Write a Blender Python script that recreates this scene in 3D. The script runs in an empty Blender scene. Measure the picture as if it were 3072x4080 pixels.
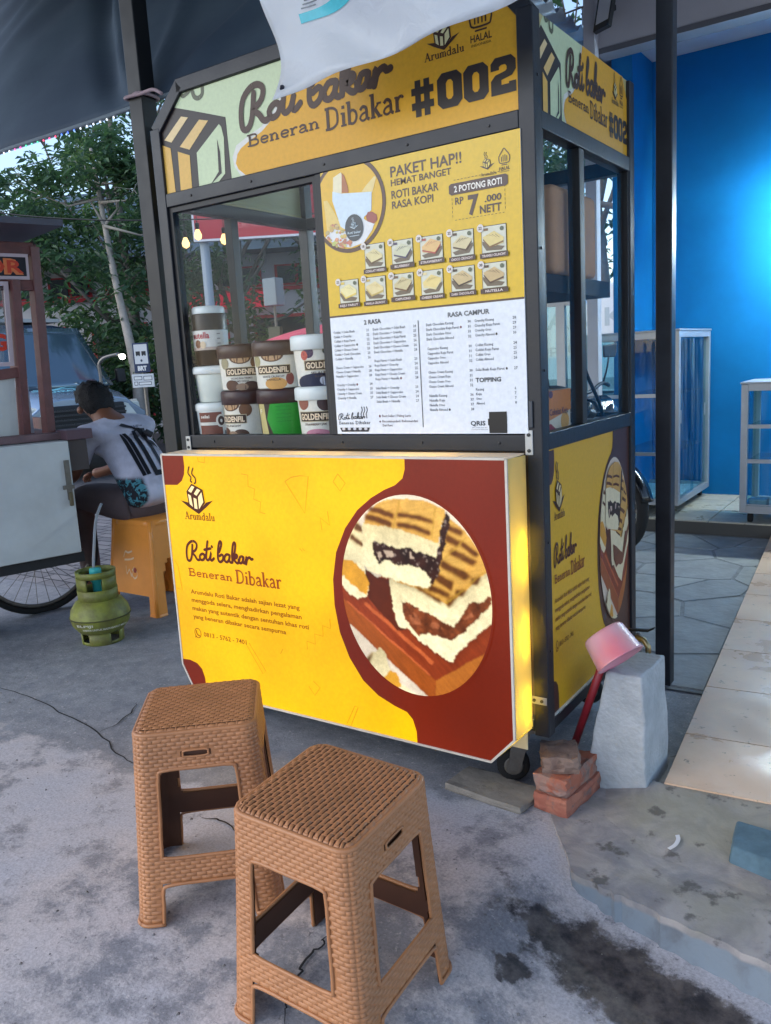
import bpy, math, random
from math import sin, cos, pi, radians, sqrt
from mathutils import Vector, Matrix
from mathutils.geometry import tessellate_polygon

S = bpy.context.scene
COL = S.collection
# ------------------------------------------------------------------ camera, sky, sun, exposure
EXPO = 1.15
cam_d = bpy.data.cameras.new('camera')
cam = bpy.data.objects.new('camera', cam_d); COL.objects.link(cam)
_p, _y, _r = radians(-10.196), radians(-34.487), radians(-3.35)
fw = Vector((sin(_y)*cos(_p), cos(_y)*cos(_p), sin(_p)))
rt = fw.cross(Vector((0, 0, 1))).normalized(); upv = rt.cross(fw)
r2 = cos(_r)*rt + sin(_r)*upv; u2 = -sin(_r)*rt + cos(_r)*upv
cam.matrix_world = Matrix(((r2.x, u2.x, -fw.x, 2.192), (r2.y, u2.y, -fw.y, -1.964), (r2.z, u2.z, -fw.z, 1.239), (0, 0, 0, 1)))
cam_d.sensor_fit = 'HORIZONTAL'; cam_d.sensor_width = 36.0; cam_d.lens = 38.34
cam_d.clip_start = 0.02; cam_d.clip_end = 600
S.camera = cam

SUN_EL, SUN_AZ = radians(38), radians(215)
world = bpy.data.worlds.new('World'); S.world = world; world.use_nodes = True
wn = world.node_tree.nodes; wl = world.node_tree.links
bg = wn['Background']
sky = wn.new('ShaderNodeTexSky'); sky.sky_type = 'NISHITA'; sky.sun_disc = False
sky.sun_elevation = SUN_EL; sky.sun_rotation = SUN_AZ; sky.air_density = 1.0; sky.dust_density = 1.0; sky.ozone_density = 1.0
wl.new(sky.outputs[0], bg.inputs[0]); bg.inputs[1].default_value = 0.15
sun_d = bpy.data.lights.new('sun', 'SUN'); sun_d.energy = 0.5; sun_d.angle = radians(60); sun_d.color = (0.95, 0.97, 1.0)
sun = bpy.data.objects.new('sun', sun_d); COL.objects.link(sun)
sdir = Vector((sin(SUN_AZ)*cos(SUN_EL), cos(SUN_AZ)*cos(SUN_EL), sin(SUN_EL)))
sun.rotation_euler = (-sdir).to_track_quat('-Z', 'Y').to_euler()
vs = S.view_settings
vs.view_transform = 'Standard'; vs.look = 'None'; vs.exposure = EXPO; vs.gamma = 1.0; vs.use_curve_mapping = False
S.render.engine = 'CYCLES'
cy = S.cycles
cy.max_bounces = 5; cy.diffuse_bounces = 3; cy.glossy_bounces = 2; cy.transmission_bounces = 4; cy.transparent_max_bounces = 16
cy.use_denoising = True; cy.sample_clamp_indirect = 6.0
LIT = 1.0/2**EXPO            # emission that shows as its own colour at this exposure

# ------------------------------------------------------------------ helpers
def lin(v):
    v = v/255.0
    return v/12.92 if v <= 0.04045 else ((v+0.055)/1.055)**2.4
def C(r, g, b): return (lin(r), lin(g), lin(b))
def tag(o, label=None, cat=None, group=None, kind=None):
    if label: o['label'] = label
    if cat: o['category'] = cat
    if group: o['group'] = group
    if kind: o['kind'] = kind
    return o
def empty(name, loc, label, cat, group=None, rz=0.0):
    o = bpy.data.objects.new(name, None); COL.objects.link(o)
    o.location = loc; o.rotation_euler = (0, 0, rz); o.empty_display_size = 0.05
    return tag(o, label, cat, group)
def copy_tree(o, parent=None):
    c = o.copy(); COL.objects.link(c); c.parent = parent
    for ch in o.children: copy_tree(ch, c)
    return c

MATS = {}
def mat(name, rgb, rough=0.6, metal=0.0, vary=0.0, vscale=8.0, bump=0.0, bscale=60.0, spec=0.5, emit=None, trans=0.0, alpha=1.0, coat=0.0, rgb2=None, detail=4.0):
    if name in MATS: return MATS[name]
    m = bpy.data.materials.new(name); m.use_nodes = True; MATS[name] = m
    n = m.node_tree.nodes; l = m.node_tree.links; b = n['Principled BSDF']
    b.inputs['Roughness'].default_value = rough; b.inputs['Metallic'].default_value = metal
    b.inputs['Specular IOR Level'].default_value = spec; b.inputs['Coat Weight'].default_value = coat
    b.inputs['Transmission Weight'].default_value = trans; b.inputs['Alpha'].default_value = alpha
    b.inputs['Base Color'].default_value = (*rgb, 1)
    if vary or bump or rgb2:
        tc = n.new('ShaderNodeTexCoord')
    if vary or rgb2:
        nz = n.new('ShaderNodeTexNoise'); nz.inputs['Scale'].default_value = vscale; nz.inputs['Detail'].default_value = detail; nz.inputs['Roughness'].default_value = 0.65
        l.new(tc.outputs['Object'], nz.inputs['Vector'])
        mr = n.new('ShaderNodeMapRange'); mr.inputs[1].default_value = 0.3; mr.inputs[2].default_value = 0.7
        l.new(nz.outputs[0], mr.inputs[0])
        mx = n.new('ShaderNodeMix'); mx.data_type = 'RGBA'
        l.new(mr.outputs[0], mx.inputs[0])
        if rgb2:
            mx.inputs[6].default_value = (*rgb, 1); mx.inputs[7].default_value = (*rgb2, 1)
        else:
            mx.inputs[6].default_value = (*[c*(1-vary) for c in rgb], 1); mx.inputs[7].default_value = (*[min(1, c*(1+vary)) for c in rgb], 1)
        l.new(mx.outputs[2], b.inputs['Base Color'])
        rr = n.new('ShaderNodeMapRange'); rr.inputs[3].default_value = max(0.02, rough-0.12); rr.inputs[4].default_value = min(1, rough+0.12)
        l.new(nz.outputs[0], rr.inputs[0]); l.new(rr.outputs[0], b.inputs['Roughness'])
    if bump:
        bz = n.new('ShaderNodeTexNoise'); bz.inputs['Scale'].default_value = bscale; bz.inputs['Detail'].default_value = 4
        l.new(tc.outputs['Object'], bz.inputs['Vector'])
        bp = n.new('ShaderNodeBump'); bp.inputs['Strength'].default_value = bump; bp.inputs['Distance'].default_value = 0.01
        l.new(bz.outputs[0], bp.inputs['Height']); l.new(bp.outputs[0], b.inputs['Normal'])
    if emit:
        b.inputs['Emission Color'].default_value = (*emit[0], 1); b.inputs['Emission Strength'].default_value = emit[1]
    return m
def glass(name, tint=(0.9, 0.96, 0.95), rough=0.02, refl=0.1, dirt=0.05):
    """thin pane: mostly see-through, mirror-like at grazing angles, faint dust film"""
    m = bpy.data.materials.new(name); m.use_nodes = True
    n = m.node_tree.nodes; l = m.node_tree.links; n.clear()
    out = n.new('ShaderNodeOutputMaterial'); tr = n.new('ShaderNodeBsdfTransparent'); tr.inputs[0].default_value = (*tint, 1)
    gl = n.new('ShaderNodeBsdfGlossy'); gl.inputs['Roughness'].default_value = rough
    fr = n.new('ShaderNodeLayerWeight'); fr.inputs[0].default_value = 0.5
    pw = n.new('ShaderNodeMath'); pw.operation = 'POWER'; pw.inputs[1].default_value = 4.0
    ad = n.new('ShaderNodeMath'); ad.operation = 'MULTIPLY_ADD'; ad.inputs[1].default_value = 0.25; ad.inputs[2].default_value = refl*0.25; ad.use_clamp = True
    l.new(fr.outputs['Facing'], pw.inputs[0])
    mx = n.new('ShaderNodeMixShader'); l.new(pw.outputs[0], ad.inputs[0]); l.new(ad.outputs[0], mx.inputs[0])
    l.new(tr.outputs[0], mx.inputs[1]); l.new(gl.outputs[0], mx.inputs[2])
    df = n.new('ShaderNodeBsdfDiffuse'); df.inputs[0].default_value = (0.6, 0.63, 0.65, 1)
    tc = n.new('ShaderNodeTexCoord'); nz = n.new('ShaderNodeTexNoise'); nz.inputs['Scale'].default_value = 6; nz.inputs['Detail'].default_value = 5
    mp = n.new('ShaderNodeMapping'); mp.inputs['Scale'].default_value = (3, 3, 0.4); l.new(tc.outputs['Object'], mp.inputs[0]); l.new(mp.outputs[0], nz.inputs['Vector'])
    mr = n.new('ShaderNodeMapRange'); mr.inputs[1].default_value = 0.45; mr.inputs[2].default_value = 0.75; mr.inputs[3].default_value = 0.0; mr.inputs[4].default_value = dirt*2
    l.new(nz.outputs[0], mr.inputs[0])
    m2 = n.new('ShaderNodeMixShader'); l.new(mr.outputs[0], m2.inputs[0]); l.new(mx.outputs[0], m2.inputs[1]); l.new(df.outputs[0], m2.inputs[2])
    l.new(m2.outputs[0], out.inputs[0])
    return m
def ink(name, lit=0.0, rough=0.4, spec=0.4):
    """printed film: colour comes from the face colours of the print; lit > 0 for the back-lit sign"""
    m = bpy.data.materials.new(name); m.use_nodes = True
    n = m.node_tree.nodes; l = m.node_tree.links; b = n['Principled BSDF']
    at = n.new('ShaderNodeAttribute'); at.attribute_name = 'Col'
    b.inputs['Roughness'].default_value = rough; b.inputs['Specular IOR Level'].default_value = spec
    tc = n.new('ShaderNodeTexCoord'); nz = n.new('ShaderNodeTexNoise'); nz.inputs['Scale'].default_value = 90.0; nz.inputs['Detail'].default_value = 3
    l.new(tc.outputs['Object'], nz.inputs['Vector'])
    mr = n.new('ShaderNodeMapRange'); mr.inputs[3].default_value = 0.86; mr.inputs[4].default_value = 1.1
    l.new(nz.outputs[0], mr.inputs[0])
    vm = n.new('ShaderNodeVectorMath'); vm.operation = 'SCALE'; l.new(at.outputs[0], vm.inputs[0]); l.new(mr.outputs[0], vm.inputs['Scale'])
    if not lit: l.new(vm.outputs[0], b.inputs['Base Color'])
    if lit:
        v2 = n.new('ShaderNodeVectorMath'); v2.operation = 'SCALE'; v2.inputs['Scale'].default_value = 0.25; l.new(vm.outputs[0], v2.inputs[0]); l.new(v2.outputs[0], b.inputs['Base Color'])
        n2 = n.new('ShaderNodeTexNoise'); n2.inputs['Scale'].default_value = 3.2; n2.inputs['Detail'].default_value = 1.0
        l.new(tc.outputs['Object'], n2.inputs['Vector'])
        m3 = n.new('ShaderNodeMapRange'); m3.inputs[1].default_value = 0.3; m3.inputs[2].default_value = 0.7; m3.inputs[3].default_value = lit*0.78; m3.inputs[4].default_value = lit*1.15
        l.new(n2.outputs[0], m3.inputs[0])
        l.new(vm.outputs[0], b.inputs['Emission Color']); l.new(m3.outputs[0], b.inputs['Emission Strength'])
    return m

class MB:
    """collects faces; build() links them as ONE mesh object"""
    def __init__(s): s.v = []; s.f = []; s.c = []; s.cur = None
    def add(s, vs, fs):
        o = len(s.v); s.v += [tuple(p) for p in vs]; s.f += [tuple(i+o for i in f) for f in fs]
        if s.cur is not None: s.c += [s.cur]*len(fs)
        return s
    def bb(s, x0, x1, y0, y1, z0, z1):
        return s.add([(x0,y0,z0),(x1,y0,z0),(x1,y1,z0),(x0,y1,z0),(x0,y0,z1),(x1,y0,z1),(x1,y1,z1),(x0,y1,z1)],
                     [(0,3,2,1),(4,5,6,7),(0,1,5,4),(1,2,6,5),(2,3,7,6),(3,0,4,7)])
    def hexa(s, p):   # 8 points, bottom ring then top ring
        return s.add(p, [(0,3,2,1),(4,5,6,7),(0,1,5,4),(1,2,6,5),(2,3,7,6),(3,0,4,7)])
    def bar(s, a, b, w, h, up=(0,0,1)):
        a = Vector(a); b = Vector(b); d = (b-a).normalized(); up = Vector(up)
        if abs(d.dot(up)) > 0.95: up = Vector((0,1,0))
        x = d.cross(up).normalized()*w/2; y = x.cross(d).normalized()*h/2
        return s.hexa([a-x-y, a+x-y, a+x+y, a-x+y, b-x-y, b+x-y, b+x+y, b-x+y])
    def prism(s, poly, fn, d0, d1):
        """poly 2-D, fn(u,v,d)->3-D"""
        n = len(poly); tri = tessellate_polygon([[Vector((p[0], p[1], 0)) for p in poly]])
        vs = [fn(u, v, d0) for u, v in poly]+[fn(u, v, d1) for u, v in poly]
        fs = [tuple(t) for t in tri]+[tuple(i+n for i in reversed(t)) for t in tri]+[(i, (i+1)%n, (i+1)%n+n, i+n) for i in range(n)]
        return s.add(vs, fs)
    def tube(s, pts, r, n=8, closed=False, caps=True):
        P = [Vector(p) for p in pts]; m = len(P); R = r if isinstance(r, (list, tuple)) else [r]*m
        vs = []; prev = None
        for i in range(m):
            if closed: d = (P[(i+1)%m]-P[i-1])
            else: d = P[min(i+1, m-1)]-P[max(i-1, 0)]
            d.normalize()
            if prev is None:
                a = Vector((0,0,1)) if abs(d.z) < 0.9 else Vector((1,0,0))
                x = d.cross(a).normalized()
            else:
                x = (prev-d*prev.dot(d)); x.normalize()
            prev = x; y = d.cross(x)
            for k in range(n):
                t = 2*pi*k/n; vs.append(P[i]+(x*cos(t)+y*sin(t))*R[i])
        fs = []
        for i in range(m if closed else m-1):
            for k in range(n):
                a = i*n+k; b = i*n+(k+1)%n; c = ((i+1)%m)*n+(k+1)%n; d = ((i+1)%m)*n+k
                fs.append((a, b, c, d))
        if caps and not closed:
            fs.append(tuple(range(n-1, -1, -1))); fs.append(tuple((m-1)*n+k for k in range(n)))
        return s.add(vs, fs)
    def lathe(s, prof, c=(0,0,0), n=24, a0=0.0, a1=2*pi, axis='z'):
        full = abs(a1-a0-2*pi) < 1e-6; m = len(prof); k = n if full else n+1; vs = []
        for i in range(k):
            t = a0+(a1-a0)*i/n
            for r, h in prof:
                if axis == 'z': q = (c[0]+r*cos(t), c[1]+r*sin(t), c[2]+h)
                elif axis == 'y': q = (c[0]+r*cos(t), c[1]+h, c[2]+r*sin(t))
                else: q = (c[0]+h, c[1]+r*cos(t), c[2]+r*sin(t))
                vs.append(q)
        fs = []
        for i in range(n):
            i2 = (i+1) % k
            for j in range(m-1): fs.append((i*m+j, i2*m+j, i2*m+j+1, i*m+j+1))
        return s.add(vs, fs)
    def grid(s, fn, nu, nv, closed_u=False):
        vs = [fn(i/nu, j/nv) for i in range(nu+1) for j in range(nv+1)]; w = nv+1
        return s.add(vs, [(i*w+j, (i+1)*w+j, (i+1)*w+j+1, i*w+j+1) for i in range(nu) for j in range(nv)])
    def build(s, name, m, parent=None, smooth=False, bevel=0.0, seg=2, solid=0.0, sub=0, at=None):
        me = bpy.data.meshes.new(name); me.from_pydata(s.v, [], s.f)
        if s.c:
            ca = me.color_attributes.new('Col', 'FLOAT_COLOR', 'CORNER'); buf = []
            for f, c in zip(s.f, s.c): buf += [c[0], c[1], c[2], 1.0]*len(f)
            ca.data.foreach_set('color', buf)
        me.update()
        o = bpy.data.objects.new(name, me); COL.objects.link(o)
        if m is not None: me.materials.append(m)
        if smooth: me.polygons.foreach_set('use_smooth', [True]*len(me.polygons))
        if parent: o.parent = parent
        if at is not None: o.location = at
        if solid:
            q = o.modifiers.new('thick', 'SOLIDIFY'); q.thickness = solid; q.offset = 0
        if sub:
            q = o.modifiers.new('sub', 'SUBSURF'); q.levels = sub; q.render_levels = sub
        if bevel:
            q = o.modifiers.new('bevel', 'BEVEL'); q.width = bevel; q.segments = seg; q.limit_method = 'ANGLE'; q.angle_limit = radians(40)
            me.polygons.foreach_set('use_smooth', [True]*len(me.polygons))
            q.harden_normals = False
            try:
                q2 = o.modifiers.new('wn', 'WEIGHTED_NORMAL'); q2.keep_sharp = True
            except Exception: pass
        return o
def sm(a, b, x):
    t = min(1, max(0, (x-a)/(b-a))); return t*t*(3-2*t)
def catmull(P, k=4, closed=False):
    n = len(P); out = []
    for i in range(n if closed else n-1):
        g = (lambda j: P[j % n]) if closed else (lambda j: P[max(0, min(n-1, j))])
        a, b, c, d = g(i-1), g(i), g(i+1), g(i+2)
        for q in range(k):
            t = q/k
            out.append(tuple(0.5*((2*b[m])+(-a[m]+c[m])*t+(2*a[m]-5*b[m]+4*c[m]-d[m])*t*t+(-a[m]+3*b[m]-3*c[m]+d[m])*t**3) for m in range(len(b))))
    if not closed: out.append(tuple(P[-1]))
    return out

# ---- printed artwork: flat polygons, strokes and lettering laid in thin layers on a panel
_fo = bpy.data.curves.new('type', 'FONT'); _fobj = bpy.data.objects.new('type', _fo); COL.objects.link(_fobj)
_tc = {}
def type_mesh(txt, bold=0.0, res=2):
    k = (txt, bold, res)
    if k not in _tc:
        _fo.body = txt; _fo.size = 1.0; _fo.offset = bold; _fo.resolution_u = res
        bpy.context.view_layer.update()
        e = _fobj.evaluated_get(bpy.context.evaluated_depsgraph_get())
        me = e.to_mesh()
        vs = [(v.co.x, v.co.y) for v in me.vertices]; fs = [tuple(p.vertices) for p in me.polygons]
        e.to_mesh_clear()
        x0 = min(v[0] for v in vs); x1 = max(v[0] for v in vs); y0 = min(v[1] for v in vs); y1 = max(v[1] for v in vs)
        _tc[k] = (vs, fs, x0, x1, y0, y1)
    return _tc[k]
CAPH = 0.73
def in_clip(poly, clip):
    """clip a polygon to a convex clip outline (counter-clockwise)"""
    out = list(poly)
    for i in range(len(clip)):
        a, b = clip[i], clip[(i+1) % len(clip)]
        src, out = out, []
        side = lambda p: (b[0]-a[0])*(p[1]-a[1])-(b[1]-a[1])*(p[0]-a[0])
        for j in range(len(src)):
            p, q = src[j-1], src[j]; sp, sq = side(p), side(q)
            if (sp >= 0) != (sq >= 0):
                t = sp/(sp-sq); out.append((p[0]+t*(q[0]-p[0]), p[1]+t*(q[1]-p[1])))
            if sq >= 0: out.append(q)
        if not out: return []
    return out
class Art:
    def __init__(s): s.items = []; s.k = 0           # (verts2d, faces, colour, depth)
    def raw(s, vs, fs, col, lay):
        s.k += 1; s.items.append((vs, fs, col, lay*0.0007+(s.k % 29)*0.00002)); return s
    def poly(s, pts, col, lay, holes=(), clip=None):
        if clip: pts = in_clip(pts, clip)
        if len(pts) < 3: return s
        loops = [[Vector((p[0], p[1], 0)) for p in q] for q in [pts]+list(holes)]
        vs = [(p.x, p.y) for q in loops for p in q]
        return s.raw(vs, [tuple(t) for t in tessellate_polygon(loops)], col, lay)
    def rect(s, x0, x1, z0, z1, col, lay): return s.raw([(x0,z0),(x1,z0),(x1,z1),(x0,z1)], [(0,1,2,3)], col, lay)
    def ell(s, cx, cz, rx, rz, col, lay, n=40, rx2=None, rz2=None, a0=0, a1=2*pi):
        if rx2 is None: return s.raw([(cx+rx*cos(a0+(a1-a0)*i/n), cz+rz*sin(a0+(a1-a0)*i/n)) for i in range(n)], [tuple(range(n))], col, lay)
        vs = []; m = n+1
        for i in range(m):
            t = a0+(a1-a0)*i/n; vs += [(cx+rx*cos(t), cz+rz*sin(t)), (cx+rx2*cos(t), cz+rz2*sin(t))]
        return s.raw(vs, [(2*i, 2*i+2, 2*i+3, 2*i+1) for i in range(n)], col, lay)
    def stroke(s, pts, w, col, lay, smooth=3, cap=True, taper=False):
        P = catmull(pts, smooth) if smooth and len(pts) > 2 else list(pts)
        n = len(P); vs = []; fs = []
        for i in range(n):
            a = P[max(0, i-1)]; b = P[min(n-1, i+1)]; dx, dz = b[0]-a[0], b[1]-a[1]; L = sqrt(dx*dx+dz*dz) or 1
            h = w/2*(sin(pi*min(1, max(0.12, i/(n-1)))) if taper else 1)
            vs += [(P[i][0]-dz/L*h, P[i][1]+dx/L*h), (P[i][0]+dz/L*h, P[i][1]-dx/L*h)]
        fs = [(2*i, 2*i+1, 2*i+3, 2*i+2) for i in range(n-1)]
        for i in range(n-1): s.raw(vs[2*i:2*i+4], [(0,1,3,2)], col, lay)      # each short length lies a hair apart so crossings do not clash
        if cap:
            for q in (P[0], P[-1]): s.ell(q[0], q[1], w/2, w/2, col, lay, 10)
        return s
    def text(s, txt, x0, z0, h, col, lay, x1=None, bold=0.02, res=2, align='l'):
        vs, fs, a0, a1, b0, b1 = type_mesh(txt, bold, res)
        sc = h/CAPH; sx = sc if x1 is None else (x1-x0)/(a1-a0)
        off = x0-a0*sx
        if align == 'c': off = x0-(a0+a1)/2*sx
        if align == 'r': off = x0-a1*sx
        return s.raw([(off+v[0]*sx, z0+v[1]*sc) for v in vs], fs, col, lay)
    def serif(s, txt, x0, z0, h, x1, col, lay, grow=1.0):
        adv = sum(SERIF[c][0] for c in txt); x = 0.0
        sx = (x1-x0)/adv
        for c in txt:
            a, st = SERIF[c]
            g = 1+(grow-1)*(x/adv)
            for pts, w in st:
                s.stroke([(x0+(x+px)*sx, z0+pz*h*g) for px, pz in pts], w*(sx+h*g)/2, col, lay, smooth=3, cap=False)
            x += a
        return s
    def place(s, fn, mb=None):
        mb = mb or MB()
        for vs, fs, col, d in s.items:
            mb.cur = col; mb.add([fn(v[0], v[1], d) for v in vs], fs)
        mb.cur = None
        return mb
_T, _t = 0.17, 0.085
SERIF = {
 'A': (.88, [([(.40,1),(.72,0)],_T),([(.40,1),(.12,0)],_t),([(.22,.36),(.6,.36)],_t),([(0,.03),(.24,.03)],_t),([(.58,.03),(.88,.03)],_t)]),
 'B': (.78, [([(.16,0),(.16,1)],_T),([(.16,.96),(.45,.96),(.58,.86),(.56,.62),(.42,.53),(.16,.53)],.11),([(.42,.53),(.64,.43),(.66,.16),(.48,.04),(.16,.04)],.12),([(0,.04),(.3,.04)],_t),([(0,.96),(.3,.96)],_t)]),
 'D': (.86, [([(.17,0),(.17,1)],_T),([(.02,.96),(.4,.96),(.66,.8),(.71,.5),(.66,.2),(.4,.04),(.02,.04)],.12)]),
 'a': (.62, [([(.1,.48),(.24,.6),(.4,.54),(.44,.38),(.45,.12),(.58,.03)],.14),([(.44,.36),(.2,.3),(.08,.15),(.2,.03),(.35,.06),(.45,.17)],.1)]),
 'b': (.64, [([(.14,0),(.14,1)],_T),([(0,.96),(.14,.96)],_t),([(.14,.48),(.3,.6),(.48,.5),(.53,.3),(.46,.1),(.3,.02),(.14,.08)],.12)]),
 'd': (.68, [([(.5,0),(.5,1)],_T),([(.36,.96),(.5,.96)],_t),([(.5,.04),(.64,.04)],_t),([(.5,.48),(.34,.6),(.16,.5),(.09,.3),(.16,.1),(.34,.02),(.5,.1)],.12)]),
 'e': (.6, [([(.1,.33),(.5,.35),(.47,.52),(.3,.6),(.13,.5),(.09,.3),(.16,.1),(.32,.03),(.5,.12)],.11)]),
 'i': (.36, [([(.18,0),(.18,.6)],_T),([(.04,.57),(.18,.57)],_t),([(.03,.04),(.33,.04)],_t),([(.18,.76),(.18,.9)],.16)]),
 'k': (.64, [([(.15,0),(.15,1)],_T),([(0,.96),(.15,.96)],_t),([(.02,.04),(.28,.04)],_t),([(.16,.26),(.46,.57)],_t),([(.27,.36),(.5,.02)],.16),([(.36,.57),(.6,.57)],_t),([(.4,.04),(.64,.04)],_t)]),
 'l': (.36, [([(.17,0),(.17,1)],_T),([(.03,.96),(.17,.96)],_t),([(.03,.04),(.32,.04)],_t)]),
 'm': (.94, [([(.15,0),(.15,.6)],_T),([(.46,0),(.46,.42)],_T),([(.77,0),(.77,.42)],_T),([(.15,.42),(.28,.58),(.4,.56),(.46,.4)],.1),([(.46,.42),(.59,.58),(.71,.56),(.77,.4)],.1),([(.02,.57),(.15,.57)],_t),([(.03,.04),(.27,.04)],_t),([(.35,.04),(.57,.04)],_t),([(.66,.04),(.9,.04)],_t)]),
 'n': (.66, [([(.15,0),(.15,.6)],_T),([(.48,0),(.48,.42)],_T),([(.15,.42),(.3,.58),(.42,.56),(.48,.4)],.1),([(.02,.57),(.15,.57)],_t),([(.03,.04),(.27,.04)],_t),([(.37,.04),(.61,.04)],_t)]),
 'r': (.5, [([(.15,0),(.15,.6)],_T),([(.15,.38),(.26,.55),(.4,.58),(.45,.5)],.12),([(.02,.57),(.15,.57)],_t),([(.03,.04),(.29,.04)],_t)]),
 'u': (.66, [([(.15,.6),(.15,.2)],_T),([(.15,.22),(.22,.05),(.36,.04),(.48,.18)],.1),([(.48,.6),(.48,0)],_T),([(.02,.57),(.15,.57)],_t),([(.35,.57),(.48,.57)],_t),([(.48,.04),(.62,.04)],_t)]),
}
# traced outlines of the prints, in metres on their panels
ROTI = [[[0.1123,0.677],[0.1054,0.6409],[0.097,0.6234],[0.0865,0.6199],[0.0806,0.6283],[0.081,0.6515],[0.0883,0.6731],[0.1049,0.6869],[0.1211,0.6897],[0.1326,0.6815],[0.1306,0.6672],[0.1211,0.6568],[0.1073,0.6503],[0.1199,0.64],[0.1287,0.6282],[0.1371,0.6264],[0.1442,0.6316],[0.1429,0.639],[0.1497,0.6467],[0.1605,0.6496],[0.1664,0.6427],[0.1614,0.6314],[0.1505,0.6272],[0.143,0.6315]],[[0.1615,0.6489],[0.1667,0.6452],[0.1751,0.6484]],[[0.187,0.6938],[0.1783,0.6635],[0.1729,0.6362],[0.1794,0.6293],[0.1907,0.6377],[0.1992,0.6586],[0.193,0.6379],[0.1976,0.6296],[0.2099,0.6381]],[[0.1682,0.6643],[0.1974,0.6708]],[[0.2047,0.6787],[0.2055,0.6767]],[[0.2365,0.662],[0.2481,0.6833],[0.2498,0.6964],[0.2433,0.6971],[0.2356,0.6803],[0.2296,0.6512],[0.2297,0.6349],[0.2377,0.6282],[0.2496,0.635],[0.254,0.6472],[0.2482,0.654],[0.237,0.6486]],[[0.251,0.6367],[0.2573,0.6434],[0.2677,0.6556],[0.2798,0.6562],[0.2838,0.6533],[0.2794,0.64],[0.2701,0.631],[0.2605,0.6335],[0.2583,0.6422]],[[0.2839,0.6541],[0.2798,0.6392],[0.2853,0.6308],[0.2947,0.6365],[0.3086,0.6699],[0.3138,0.6943],[0.309,0.6992],[0.3024,0.6894],[0.2951,0.6567],[0.2936,0.6315]],[[0.2952,0.6446],[0.3104,0.6588],[0.3177,0.6562],[0.313,0.6485],[0.3017,0.6443],[0.3095,0.6337],[0.3178,0.6312],[0.3241,0.639],[0.3313,0.6537],[0.342,0.6546],[0.3448,0.6512],[0.3402,0.6396],[0.3319,0.6325],[0.3236,0.635],[0.3225,0.6429]],[[0.345,0.6529],[0.3414,0.6405],[0.3469,0.633],[0.3558,0.6458],[0.358,0.6556],[0.359,0.6461],[0.3541,0.6313]],[[0.3563,0.641],[0.3638,0.6513],[0.3737,0.6549],[0.3773,0.6492],[0.3847,0.6507]]]
MAROON = [[0.982,0.9867],[0.9809,0.9536],[0.972,0.9285],[0.946,0.9088],[0.9098,0.8948],[0.8617,0.8693],[0.8114,0.832],[0.7636,0.776],[0.724,0.7006],[0.7055,0.6159],[0.7043,0.5363],[0.7171,0.4529],[0.7476,0.3765],[0.7929,0.3125],[0.845,0.2744],[0.9024,0.2524],[0.9436,0.2418],[0.9631,0.2225],[0.9739,0.1874],[0.9744,0.1524]]
GEO = [[[0.3679,0.9253],[0.3949,0.9222],[0.3926,0.8858],[0.4195,0.8791],[0.4116,0.8463],[0.4397,0.8387],[0.4335,0.8059],[0.4558,0.8021]],[[0.5467,0.9067],[0.5734,0.9204],[0.607,0.9261],[0.6393,0.9248],[0.6159,0.8118],[0.5467,0.9067]],[[0.7502,0.9353],[0.7754,0.9087],[0.7547,0.885],[0.7316,0.9125],[0.7502,0.9353]],[[0.7028,0.823],[0.7068,0.7816],[0.6737,0.8015],[0.6772,0.7651]],[[0.5849,0.7016],[0.5945,0.6929]],[[0.5954,0.7024],[0.6033,0.6955]],[[0.6825,0.49],[0.6822,0.4595],[0.6524,0.465],[0.6516,0.4302],[0.6178,0.4332],[0.6181,0.4001],[0.5849,0.405],[0.5837,0.3772]],[[0.4695,0.3456],[0.4816,0.3637]],[[0.3185,0.3598],[0.3852,0.264],[0.3996,0.2748],[0.335,0.3622]],[[0.1782,0.9748],[0.1797,0.9609],[0.2082,0.9575],[0.2109,0.9772]],[[0.0168,0.6143],[0.0292,0.5961],[0.0378,0.5109],[0.0141,0.5148]],[[0.5986,0.276],[0.6241,0.2581],[0.6003,0.2287],[0.5784,0.2548]],[[0.7552,0.2237],[0.7674,0.2212],[0.7355,0.156],[0.7195,0.1576],[0.7552,0.2237]]]
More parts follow.
